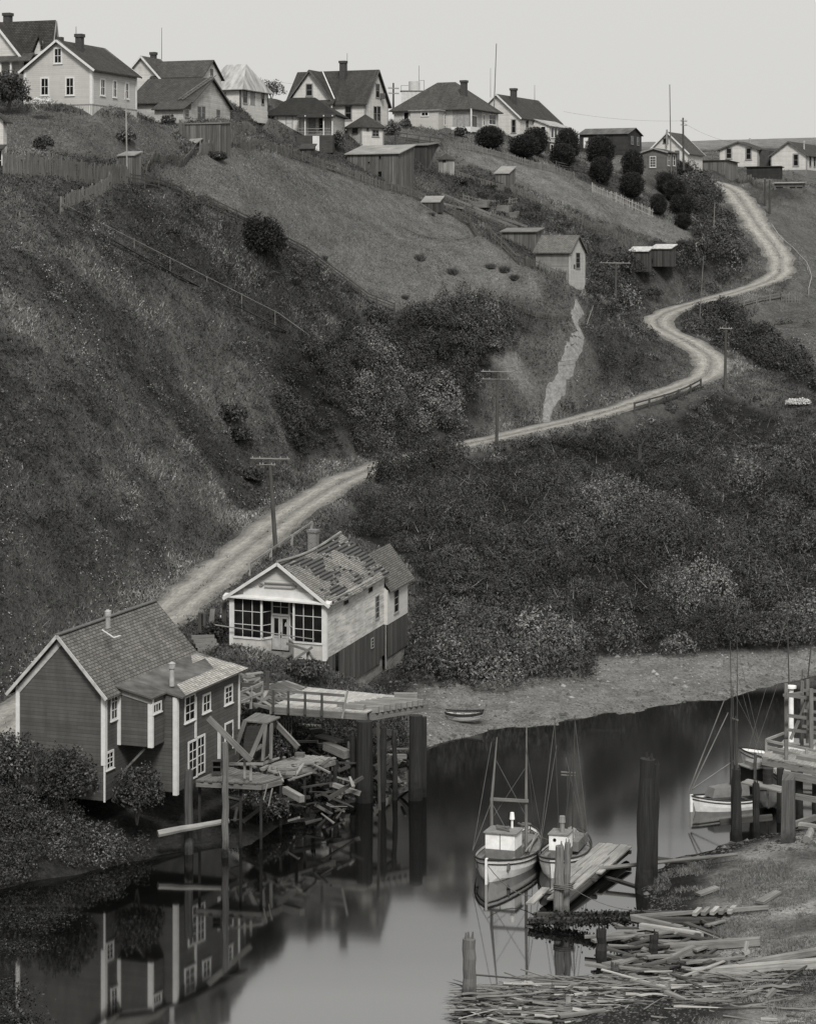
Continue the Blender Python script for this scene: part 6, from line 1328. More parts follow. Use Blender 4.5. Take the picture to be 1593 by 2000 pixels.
# cold frames in the garden
for k, (px, py, w_, l_) in enumerate(((970, 405, 3.4, 1.6), (992, 417, 2.4, 1.4), (930, 396, 3, 1.3))):
    q = ground(px, py + 4) - V(0, 0, .05); o = thing('cold_frame', ('low plank cold frame, largest in the terraced garden', 'low plank cold frame nearest the board shed', 'low plank cold frame highest in the terraced garden')[k], 'cold frame', q, -.3)
    for nm, b_ in (('side', (-w_ / 2, -l_ / 2, -.3, w_ / 2, -l_ / 2 + .1, .45)), ('side', (-w_ / 2, l_ / 2 - .1, -.3, w_ / 2, l_ / 2, .6)), ('end', (-w_ / 2 + .01, -l_ / 2 + .1, -.3, -w_ / 2 + .1, l_ / 2 - .1, .5)), ('end', (w_ / 2 - .1, -l_ / 2 + .1, -.3, w_ / 2 - .01, l_ / 2 - .1, .5))): mb = MB(); mb.box(*b_); mb.build(nm, WOODM, o)
    mb = MB(); mb.box(-w_ / 2 + .1, -l_ / 2 + .1, -.2, w_ / 2 - .1, l_ / 2 - .1, .25); mb.build('soil', plain('dark soil', .03), o)
# ------------------------------------------------------------------ fences
def gline(px): return [ground(*p) for p in px]
def sample(line, step):
    o = []; line = [Vector((p.x, p.y, 0)) for p in line]
    for a, b in zip(line[:-1], line[1:]):
        n = max(1, int((b - a).length / step))
        for k in range(n): o.append(a.lerp(b, k / n))
    o.append(line[-1]); return [V(p.x, p.y, gz(p.x, p.y)) for p in o]
def picket_fence(label, px, h, w, gap, mat, lean=0.0, jit=.06, rails=(.3, .8), every=2.4, missing=.03, posth=1.1, cat='fence', name='picket_fence', tilt=0.0):
    pts = sample(gline(px), w + gap); o = pts[0].copy(); r = thing(name, label, cat, o); per = max(3, int(every / (w + gap)))
    for i in range(0, len(pts) - 1, per):
        seg = pts[i:i + per + 1]
        if len(seg) < 2: continue
        d = (seg[-1] - seg[0]); d.z = 0; d = d.normalized(); nr = V(-d.y, d.x, 0); mb = MB()
        ln = lean * random.uniform(.6, 1.3); tl = tilt * random.uniform(.6, 1.4)
        for p in seg[:-1]:
            if random.random() < missing: continue
            hh = h * random.uniform(.88, 1.08); q = p - o; t = nr * (ln + random.gauss(0, jit)) * hh + d * (tl + random.gauss(0, jit * .7)) * hh
            mb.beam(q - V(0, 0, .15), q + V(0, 0, hh) + t, w, .025, nr)
        for z in rails:
            mb.beam(seg[0] - o + V(0, 0, z * h) + nr * (.05 + ln * z * h), seg[-1] - o + V(0, 0, z * h) + nr * (.05 + ln * z * h), .05, .09)
        if mb.v: mb.build('picket_panel', mat, r)
        mb = MB(); q = seg[0] - o; mb.beam(q - V(0, 0, .3) + nr * .1, q + nr * (.1 + ln) + V(0, 0, h * posth), .12, .12); mb.build('post', mat, r)
    return r
PKD = wood('dark pickets', .12, .5); PKM = wood('grey pickets', .17, .45); picket_fence('tall dark vertical boards fencing the yard below the mossy shed', [(352, 266), (400, 268), (452, 270)], 1.5, .19, .03, wood('dark pickets', .12, .5), jit=.03, missing=.04, name='board_fence')
PKL = wood('pale pickets', .30, .4)
picket_fence('tall dark close-boarded fence crossing below the big pale house', [(8, 341), (60, 346), (130, 353), (200, 363), (252, 369)], 1.75, .17, .015, BOARDD if False else PKD, jit=.03, missing=.0, name='board_fence')
picket_fence('short sunlit board fence dropping to the handrail steps', [(122, 414), (160, 396), (205, 377), (250, 356)], 1.15, .15, .03, PKM, jit=.04, name='board_fence')  # lit look put into the paler picket wood
picket_fence('leaning board fence with a top rail below the bins', [(285, 340), (330, 318), (378, 300)], .85, .13, .05, PKD, lean=-.25, rails=(.3, 1.0), name='board_fence')
picket_fence('grey board fence climbing to the plank enclosure', [(392, 304), (425, 291), (460, 281)], 1.3, .15, .03, PKM, lean=-.1, name='board_fence')
picket_fence('dark pickets between the mossy shed and the cottage', [(452, 262), (475, 264), (500, 268)], 1.2, .09, .06, PKD, name='picket_fence')
picket_fence('long dark picket fence edging the mown field from the cottage down to the cabin', [(462, 284), (500, 291), (545, 302), (600, 319), (650, 336), (700, 354), (745, 370), (800, 384), (830, 396), (870, 414), (915, 442), (960, 474), (1000, 502), (1040, 525), (1080, 547), (1125, 563)], 1.1, .075, .085, PKD, jit=.07)
picket_fence('broken black pickets sliding down the left hillside', [(95, 408), (150, 442), (200, 482), (260, 522), (320, 567), (392, 622)], .85, .06, .2, wood('black pickets', .03, .5), lean=.55, jit=.16, missing=.18)
picket_fence('grey picket fence in front of the hipped house and clipped trees', [(890, 292), (950, 303), (1000, 316), (1050, 331), (1090, 341), (1122, 351)], .95, .07, .09, PKM)
picket_fence('pale picket fence along the top of the lawn below the clipped trees', [(1157, 377), (1200, 394), (1240, 412), (1276, 428)], 1.25, .075, .11, PKL)
picket_fence('dark picket fence along the bottom of the lawn down to the hutches', [(1000, 380), (1050, 400), (1100, 427), (1160, 454), (1220, 474), (1290, 499)], 1.05, .075, .09, PKD)
picket_fence('low dark fence between the privy and the coop', [(890, 346), (930, 360), (985, 374)], .8, .1, .04, PKD, rails=(.3, 1.0), name='board_fence')
picket_fence('collapsed fence leaning out over the scrub below the field', [(980, 597), (1010, 611), (1046, 622)], .9, .07, .12, PKD, lean=-.5, jit=.15)
picket_fence('half-fallen fence beside the top of the footpath', [(1046, 622), (1085, 630), (1116, 628)], .85, .07, .1, PKD, lean=-.25, jit=.12)
picket_fence('short upright fence at the bend of the dirt road', [(1526, 592), (1562, 590)], 1.3, .1, .12, PKM)
picket_fence('ragged board fence climbing beside the right-hand garage', [(1440, 357), (1470, 364), (1490, 372)], 1.1, .1, .06, PKM, jit=.1)
picket_fence('faint picket fence beyond the far bungalow', [(1374, 318), (1390, 318), (1402, 319)], 1.2, .09, .08, PKM)
picket_fence('wavy fence of thin pickets behind the whitewashed cabin', [(1145, 492), (1175, 503), (1215, 512)], .9, .06, .12, PKD, jit=.14)
picket_fence('low garden pickets under the privy', [(905, 392), (945, 402), (985, 402), (1010, 398)], .8, .07, .2, PKM, jit=.12)
picket_fence('second row of pickets inside the terraced garden', [(870, 396), (920, 420), (965, 445), (985, 455)], .9, .06, .1, PKD, jit=.1)
def rail_fence(label, px, hts, n, mat=WOODM, w=.06, h=.11, pw=.13, name='rail_fence', cat='fence'):
    return railing(name, label, [p for p in sample(gline(px), 2.5)], n, hts, w, h, mat, pw, cat)
rail_fence('three-rail fence running down the lower edge of the mown field', [(255, 364), (300, 370), (350, 387), (400, 404), (455, 430), (510, 457), (555, 482), (600, 505), (640, 534), (680, 564), (720, 594), (770, 613)], (.4, .75, 1.05), 22, WOODD)
railing('handrail', 'pale single handrail slanting down the left hillside', gline([(118, 418), (300, 509), (545, 632), (606, 676)]), 8, (.95,), .05, .07, wood('weathered handrail', .2, .4), .06, 'handrail', .6)
railing('plank_walk', 'long plank laid on the slope below the pale handrail', [p + V(0, 0, .25) for p in gline([(200, 466), (330, 537), (560, 655)])], 4, (.1,), .16, .06, WOODD, .08, 'walkway', .6)
rail_fence('curved pale rail fence at the foot of the lawn', [(1345, 432), (1365, 448), (1374, 465), (1370, 482), (1350, 496), (1320, 509)], (.5, .95), 7, PKL)
rail_fence('dark guard rail on the outer edge of the road below the hairpin', [(1238, 806), (1270, 797), (1310, 786), (1340, 774), (1368, 759)], (.5, .95), 6, WOODD, .1, .16, .2)
rail_fence('broken rail fence below the upper road bend', [(1398, 614), (1440, 604), (1485, 592), (1530, 584)], (.4, .8), 6, WOODM, .08, .14, .18)
rail_fence('crooked pale rails along the right side of the upper road', [(1506, 448), (1522, 472), (1548, 494), (1574, 522), (1584, 550), (1578, 575)], (.7,), 7, PKL, .07, .1, .1)
rail_fence('dark boundary rail before the hipped house', [(772, 274), (835, 283), (862, 287)], (.5, 1.0), 5, WOODD)
rail_fence('grey rail fence between the clipped trees', [(1085, 330), (1130, 338), (1180, 345), (1255, 372)], (.35, .65, .95), 7, WOODD)
for k, (p, q) in enumerate((((862, 383), (960, 424)), ((905, 408), (1010, 450)), ((820, 392), (905, 412)), ((960, 424), (1030, 448)))):
    a, b = ground(*p), ground(*q); timber('edging_plank', ('long edging plank in the terraced garden, uppermost', 'long edging plank just above the long picket fence', 'edging plank next to the roofed bin', 'edging plank ending at the weathered shed by the cabin')[k], a + V(0, 0, .3), b + V(0, 0, .3), .12, .26, WOODM, 'plank')
# poles
def pole(label, px, ytop, base, r=.14, arms=(), lean=0, mat=None, cat='utility pole', name='utility_pole', D=None):
    b = ground(*base) if D is None else W(base[0], base[1], D); t = W(px, ytop, b.y); root = thing(name, label, cat, b); mb = MB()
    mb.tube(V(0, 0, -.6), t - b, r * 1.15, r * .8, 9); mb.build('shaft', mat or wood('utility pole', .075, .4), root)
    for x0, x1, y, w in arms:
        p, q = W(x0, y, b.y - .12) - b, W(x1, y + 1, b.y - .12) - b; mb = MB(); mb.beam(p, q, .09, w); arm = mb.build('crossarm', WOODP, root)
        for f_ in (.06, .24, .76, .94): c = p.lerp(q, f_); mb = MB(); mb.tube(c + V(0, 0, w / 2), c + V(0, 0, w / 2 + .13), .045, .03, 6); mb.build('insulator', plain('glass insulator', .3, .3, .1), arm)
    return root
pole('tall utility pole with one crossarm beside the road above the store', 526, 891, (540, 1083), .17, ((489, 566, 895, .09), (506, 538, 907, .06)))
pole('utility pole on the lower road edge at picture centre', 972, 722, (969, 868), .15, ((939, 1008, 725, .08), (939, 1008, 740, .05)))
pole('dark utility pole below the hairpin bend', 1416.5, 637, (1415, 762), .15, ((1404, 1429, 641, .09),))
pole('utility pole with a wide crossarm beside the cabin path', 1202, 514, (1201, 607), .15, ((1170, 1231, 513, .08),))
pole('utility pole on the skyline before the small white gabled house', 1333, 230, (1334, 325), .15, ((1328, 1341, 236, .12), (1328, 1341, 244, .1)), D=352)
pole('short double-armed pole top between the white two-storey house and the tank', 768, 162, (768, 215), .14, ((758, 779, 172, .14), (758, 779, 182, .14)), D=335)
pole('dark broken pole stub in the scrub below the road', 1249, 868, (1246, 938), .2, mat=WOODD, name='pole', cat='pole')
pole('slender white mast at the corner of the board fence', 246, 180, (249, 360), .07, mat=PKL, name='mast', cat='mast')
pole('very tall thin flagpole in front of the grey hut', 1307, 165, (1310, 352), .08, mat=WOODM, name='mast', cat='mast')
pole('tall thin mast rising behind the cream hipped house', 969, 85, (962, 262), .07, mat=WOODM, name='mast', cat='mast', D=321)
pole('thin bare stick leaning beside the lower road bend', 1373, 500, (1364, 640), .05, mat=WOODM, name='mast', cat='mast')
pole('thin pale pole beside the upper road', 1395, 395, (1391, 478), .07, mat=PKM, name='mast', cat='mast')
pole('thin aerial pole to the left of the cream hipped house roof', 818, 128, (818, 200), .04, mat=WOODM, name='mast', cat='mast', D=334)
for k, (px, y0, y1) in enumerate(((1493, 350, 402), (1502, 352, 418))): pole(('tall dark gatepost beside the slatted crib, left of two', 'tall dark gatepost beside the slatted crib, right of two')[k], px, y0, (px, y1), .16, mat=WOODD, name='gate_post', cat='post')
log('fallen_beam', 'pale fallen beam by the broken fence above the footpath', ground(1166, 545) + V(0, 0, .7), ground(1218, 582) + V(0, 0, .5), .1, PKL)
log('fallen_beam', 'leaning stick beside the footpath', ground(1143, 642) + V(0, 0, .1), ground(1158, 625) + V(0, 0, 1.6), .06, PKM)
# ------------------------------------------------------------------ foliage
def quads(name, co, tone, mat, parent=None):
    n, k = co.shape[0], co.shape[1]; me = bpy.data.meshes.new(name)
    me.vertices.add(n * k); me.vertices.foreach_set('co', co.reshape(-1).astype(np.float32))
    me.loops.add(n * k); me.loops.foreach_set('vertex_index', np.arange(n * k, dtype=np.int32))
    me.polygons.add(n); me.polygons.foreach_set('loop_start', np.arange(n, dtype=np.int32) * k)
    me.update(calc_edges=True)
    a = me.attributes.new('tone', 'FLOAT', 'FACE'); a.data.foreach_set('value', tone.astype(np.float32))
    me.materials.append(mat); o = bpy.data.objects.new(name, me); COL.objects.link(o)
    if parent: o.parent = parent
    return o
def nrm(a): return a / (np.linalg.norm(a, axis=-1, keepdims=True) + 1e-9)
def leafco(P, N, S, asp=.55, spread=.8, fold=.25):
    n = nrm(N + spread * RNG.normal(size=P.shape)); a = nrm(np.cross(n, RNG.normal(size=P.shape))); b = np.cross(n, a); S = np.asarray(S)[:, None]
    return np.stack([P - a * S, P + b * S * asp - n * S * fold, P + a * S, P - b * S * asp - n * S * fold], 1)
def bladeco(P, Hh, Wd, lean=.35):
    n = len(P); t = RNG.uniform(0, 6.283, n); r = np.stack([np.cos(t), np.sin(t), 0 * t], -1) * np.asarray(Wd)[:, None]
    tip = P + np.stack([RNG.normal(size=n) * lean, RNG.normal(size=n) * lean, np.ones(n)], -1) * np.asarray(Hh)[:, None]
    return np.stack([P - r, P + r, tip], 1)
def dome(c, r, h, n):
    """points and outward normals on a lumpy half ellipsoid"""
    d = nrm(RNG.normal(size=(n, 3))); d[:, 2] = np.abs(d[:, 2]) * 1.1 - .25; d = nrm(d)
    lump = 1 + .22 * np.sin(d[:, 0] * 5 + c[0] * 3) * np.cos(d[:, 1] * 5 + c[1] * 2) + RNG.normal(size=n) * .06
    rr = RNG.uniform(.78, 1.04, n) * lump
    P = np.stack([c[0] + d[:, 0] * r * rr, c[1] + d[:, 1] * r * rr, c[2] + d[:, 2] * h * rr], -1)
    return P, nrm(np.stack([d[:, 0] / r, d[:, 1] / r, d[:, 2] / h], -1))
LEAF = leafmat('broad scrub leaves', .006, .27); LEAFD = leafmat('dark conifer needles', .006, .075); HERB = leafmat('rough herbs and grass', .014, .35); DRY = leafmat('dry grass', .07, .5); FLOW = leafmat('white flowers', .45, .8); PEB = leafmat('river pebbles', .04, .36)
def bush(label, base, r, h, n, size, mat=LEAF, name='bush', cat='bush', group=None, tl=(.1, .8), asp=.55, stem=True, sub=5, squash=1.0):
    root = thing(name, label, cat, base, 0, group); C_, T_ = [], []
    for k in range(sub):
        a = 6.283 * k / sub + random.random(); q = (0 if sub == 1 else .42) * r
        c = (math.cos(a) * q, math.sin(a) * q * squash, h * (.42 if sub == 1 else random.uniform(.3, .5)))
        P, N = dome(c, r * (1 if sub == 1 else .68), h * (.6 if sub == 1 else .52), n // sub); C_.append(leafco(P, N, RNG.uniform(.6, 1.3, len(P)) * size, asp)); T_.append(np.clip(RNG.uniform(*tl, len(P)) * (.7 + .6 * random.random()), 0, 1))
    quads('foliage', np.concatenate(C_), np.concatenate(T_), mat, root)
    if stem:
        mb = MB()
        for k in range(4): a = random.random() * 6.28; mb.path([V(0, 0, -.3), V(math.cos(a) * r * .2, math.sin(a) * r * .2, h * .35), V(math.cos(a) * r * .5, math.sin(a) * r * .5, h * .75)], [.06, .045, .015], 5)
        mb.build('stem', WOODD, root)
    return root
# clipped conifers: one is built, the others are copies of it
proto = None
TREES = [(956, 246, 291, 27, 'round clipped conifer alone in front of the cream hipped house'), (1023, 262, 309, 28, 'broad clipped conifer in front of the white side porch, lower left of a pair'), (1045, 248, 302, 24, 'taller clipped conifer just behind a broad one by the side porch'),
         (1108, 250, 314, 23, 'tall clipped conifer under the end of the glazed porch'), (1098, 280, 327, 24, 'squat clipped conifer standing before the tall one by the glazed porch'), (1172, 265, 324, 27, 'biggest clipped conifer, hiding the middle of the dark barn'), (1173, 306, 358, 22, 'clipped conifer directly below the biggest one by the pale pickets'),
         (1235, 292, 350, 21, 'clipped conifer left of the grey hut window'), (1233, 336, 387, 23, 'clipped conifer at the middle of the pale picket fence, below the grey hut'), (1300, 337, 380, 18, 'clipped conifer at the foot of the grey hut and flagpole'), (1317, 350, 396, 22, 'clipped conifer overlapping its neighbour below the flagpole'),
         (1285, 378, 421, 16, 'small narrow clipped conifer at the end of the pale picket fence'), (1330, 379, 427, 23, 'round clipped conifer by the curved rail fence'), (1333, 415, 447, 16, 'smallest clipped conifer, lowest of them all')]
for k, (px, y0, y1, hw_, lb) in enumerate(TREES):
    b = ground(px, y1); s_ = F / b.y; h_ = (y1 - y0) / s_; r_ = hw_ / s_
    if proto is None:
        proto = thing('clipped_conifer', lb, 'tree'); n = 5200; d = nrm(RNG.normal(size=(n, 3))); u = d[:, 2]
        prof = np.sqrt(np.clip(1 - np.abs(u) ** 2.6, 0, 1)); rr = RNG.uniform(.80, 1.03, n); az = np.arctan2(d[:, 1], d[:, 0])
        lum = 1 + .09 * np.sin(az * 3 + u * 4) + .07 * np.sin(az * 6 - u * 7) + .06 * RNG.normal(size=n)
        P = np.stack([np.cos(az) * prof * rr * lum, np.sin(az) * prof * rr * lum, 1.02 + u * rr * .98], -1); N = nrm(np.stack([np.cos(az) * prof, np.sin(az) * prof, u * .8 + .5], -1))
        a = nrm(N + .45 * RNG.normal(size=P.shape)); b_ = nrm(np.cross(a, RNG.normal(size=P.shape))); S = RNG.uniform(.04, .085, n)[:, None]
        quads('crown', np.stack([P - a * S, P + b_ * S * .35, P + a * S * 1.3, P - b_ * S * .35], 1), np.clip(RNG.uniform(.05, .75, n) * (.5 + .6 * rr), 0, 1), LEAFD, proto)
        mb = MB(); q = [(V(0, 0, .08)), V(0, 0, .3), V(0, 0, 1), V(0, 0, 1.6), V(0, 0, 1.85)]; mb.path(q, [.3, .66, .8, .6, .15], 12); mb.build('crown_dark_core', plain('core shade black', .008), proto)  # solid near-black core added, painting the shaded inside of the crown
        mb = MB(); mb.tube(V(0, 0, -.3), V(0, 0, .4), .12, .1, 7); mb.build('trunk', WOODD, proto); t = proto
    else: t = copy_tree(proto); t['label'] = lb
    t['group'] = 'clipped conifers around the lawn'; t.location = b; t.scale = (r_, r_, h_ / 2); t.rotation_euler.z = random.random() * 6
# wires
for lb, pts_ in (('sagging wires between the poles along the lower road', [W(495, 893, 198), W(940, 723, 234), W(1405, 640, 262)]), ('second sagging wire between the poles along the lower road', [W(560, 893, 198), W(1006, 724, 234), W(1428, 640, 262)]), ('wire running from the skyline pole toward the bungalows', [W(1328, 236, 352), W(1443, 280, 384)]), ('wire running left from the skyline pole', [W(1329, 236, 352), W(1100, 218, 335)]), ('wires behind the two-storey house', [W(768, 172, 335), W(540, 160, 330)])):
    mb = MB()
    for a, b_ in zip(pts_[:-1], pts_[1:]): mb.path([a.lerp(b_, t) - V(0, 0, (b_ - a).length * .07 * t * (1 - t)) for t in np.linspace(0, 1, 14)], .013, 4)
    single(mb, 'wire', plain('wire grey', .05), lb, 'wire', origin=pts_[0])
# single bushes
b = ground(512, 500); bush('dark wind-bent bush leaning on the rail fence of the field', b - V(0, 0, .4), 2.0, 4.2, 9000, .11, LEAFD, tl=(.0, .6), sub=9)
bush('round dark bush beside the big pale house at left', W(18, 212, 214), 1.9, 3.3, 3600, .13, LEAFD, tl=(.3, 1), sub=5)
bush('bush covered in white blossom against the big pale house', W(84, 209, 212.5), .85, .9, 900, .09, FLOW, 'flowering_bush', tl=(.1, .9), stem=False, sub=3)
bush('small dark shrub in the hillside yard below the big pale house', ground(86, 296), .8, 1.3, 900, .1, LEAFD, tl=(.3, 1), sub=3)
for k, (px, py, r, h) in enumerate(((452, 832, 1.3, 2.0), (470, 868, 1.0, 1.5), (492, 940, .8, 1.0))): bush(('dark bush alone on the left slope, uppermost of a short row', 'dark bush on the left slope, middle of a short row', 'low dark bush near the roadside on the left slope')[k], ground(px, py), r, h, 1500, .12, LEAFD, tl=(.2, 1), sub=4)
for k, (px, py, r, h) in enumerate(((820, 507, .8, .7), (884, 535, .6, .75), (958, 522, .9, .5), (985, 530, .8, .7), (1004, 545, .6, .6), (843, 420, .5, .4), (790, 582, .5, .4), (632, 505, .6, .4))):
    q = ground(px, py); root = thing('rush_tuft', ('dark rush tuft alone in the middle of the mown field', 'dark rush tuft near the right edge of the mown field', 'leftmost rush tuft of the clump by the long picket fence', 'middle rush tuft of the clump by the long picket fence', 'rightmost rush tuft of the clump by the long picket fence', 'small rush tuft just below the roofed bin', 'small rush tuft on the bright patch of the field', 'small rush tuft near the three-rail fence')[k], 'grass tuft', q, 0, 'rush tufts in the field')
    n = 420; t = RNG.uniform(0, 6.28, n); rr = np.sqrt(RNG.uniform(0, 1, n)) * r * .6; P = np.stack([np.cos(t) * rr, np.sin(t) * rr, 0 * t - .1], -1); quads('blades', bladeco(P, RNG.uniform(.6, 1.3, n) * h, np.full(n, .035), .5), RNG.uniform(.25, .7, n), HERB, root)
bush('leafy bush growing under the bay of the grey house', W(268, 1600, 125.2), 1.25, 2.7, 4200, .085, LEAF, tl=(0, .6), sub=6)
bush('twiggy bush against the gable wall of the grey house', W(130, 1580, 124.5), 1.45, 3.2, 5600, .08, LEAF, tl=(0, .6), sub=6)
bush('tall bush at the left corner of the grey house', W(35, 1530, 127), 1.6, 2.7, 5600, .085, LEAF, tl=(.05, .7), sub=6)
bush('weedy bush on the bank at the store corner', W(600, 1322, 154.5), 1.3, 1.1, 1500, .1, LEAF, tl=(.1, .7), sub=5); bush('small bush under the left shop window', STORE.world((-STORE.L + .9, -.7, -.2)), .7, .9, 900, .08, LEAF, tl=(.1, .7), sub=4)
bush('dark bush between the store and the roadside stumps', W(425, 1252, 163), 1.0, 1.6, 1500, .1, LEAF, tl=(.05, .55), sub=4)
bush('weeds hanging below the sagging landing', Wz(600, 1540, .6), 1.6, 1.2, 1500, .1, LEAF, tl=(.05, .6), sub=5); bush('leafy growth on the sagging landing', Wz(548, 1484, 3.0), .8, 1.5, 1100, .09, LEAF, tl=(.05, .6), sub=4)
bush('leafy bush trailing into the water below the narrow stage', Wz(520, 1600, .4), 1.3, 1.6, 3000, .08, LEAF, tl=(.1, .8), sub=5)
for lb, px, py, D_, r, h in (('leafy creeper-covered bush at the right end of the cottage porch', 662, 268, 286, .8, 2.6), ('rounded bush between the two-storey house and the cream house', 766, 262, 303, 1.0, 1.6), ('small shrub below the cream house window', 792, 252, 310, .7, 1.3), ('bushy tree between the pale-roofed house and the cottage annex', 530, 212, 291, 1.6, 2.4),
                             ('low shrub at the right foot of the big pale house', 245, 232, 216, .9, 1.2), ('low shrub by the white lean-to of the mossy shed', 330, 240, 244, .8, 1.0), ('flowering shrub below the grey board fence', 425, 302, 237, .9, 1.0), ('low shrub in the yard beside the privy', 900, 345, 292, .8, .9), ('ragged shrub at the corner of the cream house porch', 900, 268, 309, .8, 1.3)): bush(lb, V(W(px, py, D_).x, D_, gz(W(px, py, D_).x, D_) - .05), r, h, 1300, .1, LEAF, tl=(.0, .75), sub=5)
# masses nobody could count
foot = [[H.world(p)[:2] for p in ((-H.L - .3, -.3, 0), (.3, -.3, 0), (.3, H.W + .3, 0), (-H.L - .3, H.W + .3, 0))] for H in HOUSES]
st_ = STORE; foot.append([st_.world(p)[:2] for p in ((-st_.L, 0, 0), (.4, 0, 0), (.4, st_.W + 5, 0), (-st_.L, st_.W + 5, 0))]); foot.append([st_.world(p)[:2] for p in ((-st_.L - .3, -1.6, 0), (.5, -1.6, 0), (.5, 0, 0), (-st_.L - .3, 0, 0))])
rh_ = RIVERHOUSE; foot.append([rh_.world(p)[:2] for p in ((-.5, 0, 0), (4, 2.5, 0), (4, 11, 0), (-.5, 12, 0))])
def roadd(x, y): q, _ = near_line(x, y, rc[::3]); return q
def scatter(n, box=(-46, 62, 90, 418), zmin=.35):
    x = RNG.uniform(box[0], box[1], n); y = RNG.uniform(box[2], box[3], n); z = gzv(x, y); px = x / y * F + CX; py = HY + (CH - z) / y * F
    k = (px > -90) & (px < 1690) & (py > 190) & (py < 2040) & (z > zmin); x, y, z, px, py = x[k], y[k], z[k], px[k], py[k]
    rd = roadd(x, y); pd, _ = near_line(x, y, pw); k = (rd > RH + .15) & (pd > .6)
    for fpoly in foot: k &= ~inpoly(x, y, fpoly)
    return x[k], y[k], z[k], px[k], py[k], rd[k]
def inz(px, py, *zs):
    k = np.zeros(px.shape, bool)
    for z_ in zs: k |= inpoly(px, py, z_)
    return k
def brush(name, label, zones, dens, rr, hh, nl, size, tl, mat=LEAF, boxx=(-46, 62, 100, 400), prob=None, clear=1.0, edge=1.0, zmin=.35):
    x, y, z, px, py, rd = scatter(int((boxx[1] - boxx[0]) * (boxx[3] - boxx[2]) * dens), boxx, zmin)
    k = inz(px, py, *zones) & (rd > RH + clear)
    if prob is not None: k &= prob(x, y, px, py)
    C_, T_ = [], []
    for i in np.nonzero(k)[0]:
        cl = float(fbm(x[i], y[i], .13, 3, 4)); cl = min(1.45, max(.5, .95 + 2.4 * (cl - .44))); r = RNG.uniform(*rr) * (.75 + .25 * cl)
        lim = min(1.0, (rd[i] - RH) / edge) if edge > 1 and not (700 < px[i] < 885) else 1.0; h = RNG.uniform(*hh) * (.55 + .45 * cl) * max(.12, lim); r *= max(.45, lim)
        P, N = dome((x[i], y[i], z[i] + h * .25), r, h * .85, int(nl * r * r)); C_.append(leafco(P, N, RNG.uniform(.6, 1.35, len(P)) * size, .75, .6)[:, :3])
        mid = (tl[0] + tl[1]) / 2; T_.append(np.clip((mid + (RNG.uniform(*tl, len(P)) - mid) * .6) * RNG.uniform(.45, 1.3) * (.25 + .8 * cl), 0, 1))
    if C_: return tag(quads(name, np.concatenate(C_), np.concatenate(T_), mat), label, 'scrub', kind='stuff')
def species(x, y): return float(fbm(x, y, .075, 3, 77))
spv = lambda lo, hi: (lambda x, y, px, py: (fbm(x, y, .075, 3, 77) > lo) & (fbm(x, y, .075, 3, 77) <= hi) & ~((px > 1380) & (fbm(x, y, .11, 3, 91) > .46)))
Z_BROAD = [(690, 1060), (860, 1150), (1120, 1230), (1130, 1330), (930, 1350), (845, 1350), (815, 1310), (830, 1150)]
brush('riverbank_scrub', 'dark fine-leaved thicket on the bank between road and beach', [Z_BANK], .30, (.6, 1.9), (.8, 2.8), 620, .085, (.0, .8), boxx=(-8, 62, 150, 262), edge=9.0, prob=spv(.0, .47))
brush('riverbank_scrub', 'lighter broad-leaved bushes on the bank between road and beach', [Z_BANK], .17, (1.1, 2.7), (1.4, 3.6), 420, .115, (.05, .95), boxx=(-8, 62, 150, 262), edge=9.0, prob=spv(.47, 1))
brush('riverbank_scrub', 'big pale-leaved bushes along the foot of the bank', [Z_BROAD], .12, (1.2, 2.4), (1.6, 3.0), 260, .14, (.25, 1.0), boxx=(-8, 16, 160, 200), edge=9.0)
brush('riverbank_scrub', 'grassy scrub at the right end of the bank', [Z_BANK], .4, (.3, .8), (.3, .8), 300, .09, (.2, 1.0), boxx=(24, 62, 170, 262), edge=6.0, prob=lambda x, y, px, py: (px > 1380) & (fbm(x, y, .11, 3, 91) > .46))
n_ = 3200; x_, y_, z_, px_, py_, rd_ = scatter(90000, (-8, 62, 150, 240)); k = inz(px_, py_, Z_BANK, Z_RAVINE) & (rd_ > RH + 6); x_, y_, z_ = [a[k][:n_] for a in (x_, y_, z_)]
P = np.stack([x_, y_, z_ + RNG.uniform(1.2, 2.9, len(x_))], -1); tag(quads('bare_twigs', bladeco(P, RNG.uniform(.3, 1.1, len(P)), np.full(len(P), .018), .9), RNG.uniform(0, 1, len(P)), leafmat('dead twigs', .02, .3)), 'bare twigs sticking out of the scrub', 'twigs', kind='stuff')
brush('slope_thicket', 'low dark thicket around the cabin and hutches', [Z_MID], .35, (.5, 1.4), (.5, 1.6), 300, .12, (.0, .75), boxx=(15, 45, 255, 310), clear=.8)
brush('slope_thicket', 'low dark thicket between the handrail and the rail fence', [Z_SCRUBL], .22, (.5, 1.3), (.3, 1.0), 260, .12, (.0, .75), boxx=(-30, 0, 205, 255), clear=.8)
brush('ravine_scrub', 'dense dark scrub filling the ravine above the road', [Z_RAVINE], .62, (.8, 1.8), (1.1, 2.5), 450, .115, (.02, .85), boxx=(-16, 20, 205, 275), edge=4.0)
brush('ravine_scrub', 'low undergrowth filling the gaps in the ravine', [Z_RAVINE], 1.3, (.35, .9), (.4, 1.1), 300, .1, (.0, .8), boxx=(-16, 20, 205, 275))
brush('riverbank_scrub', 'low undergrowth filling the gaps on the river bank', [Z_BANK], .5, (.3, .8), (.3, .9), 280, .09, (.0, .8), boxx=(-8, 62, 150, 262))
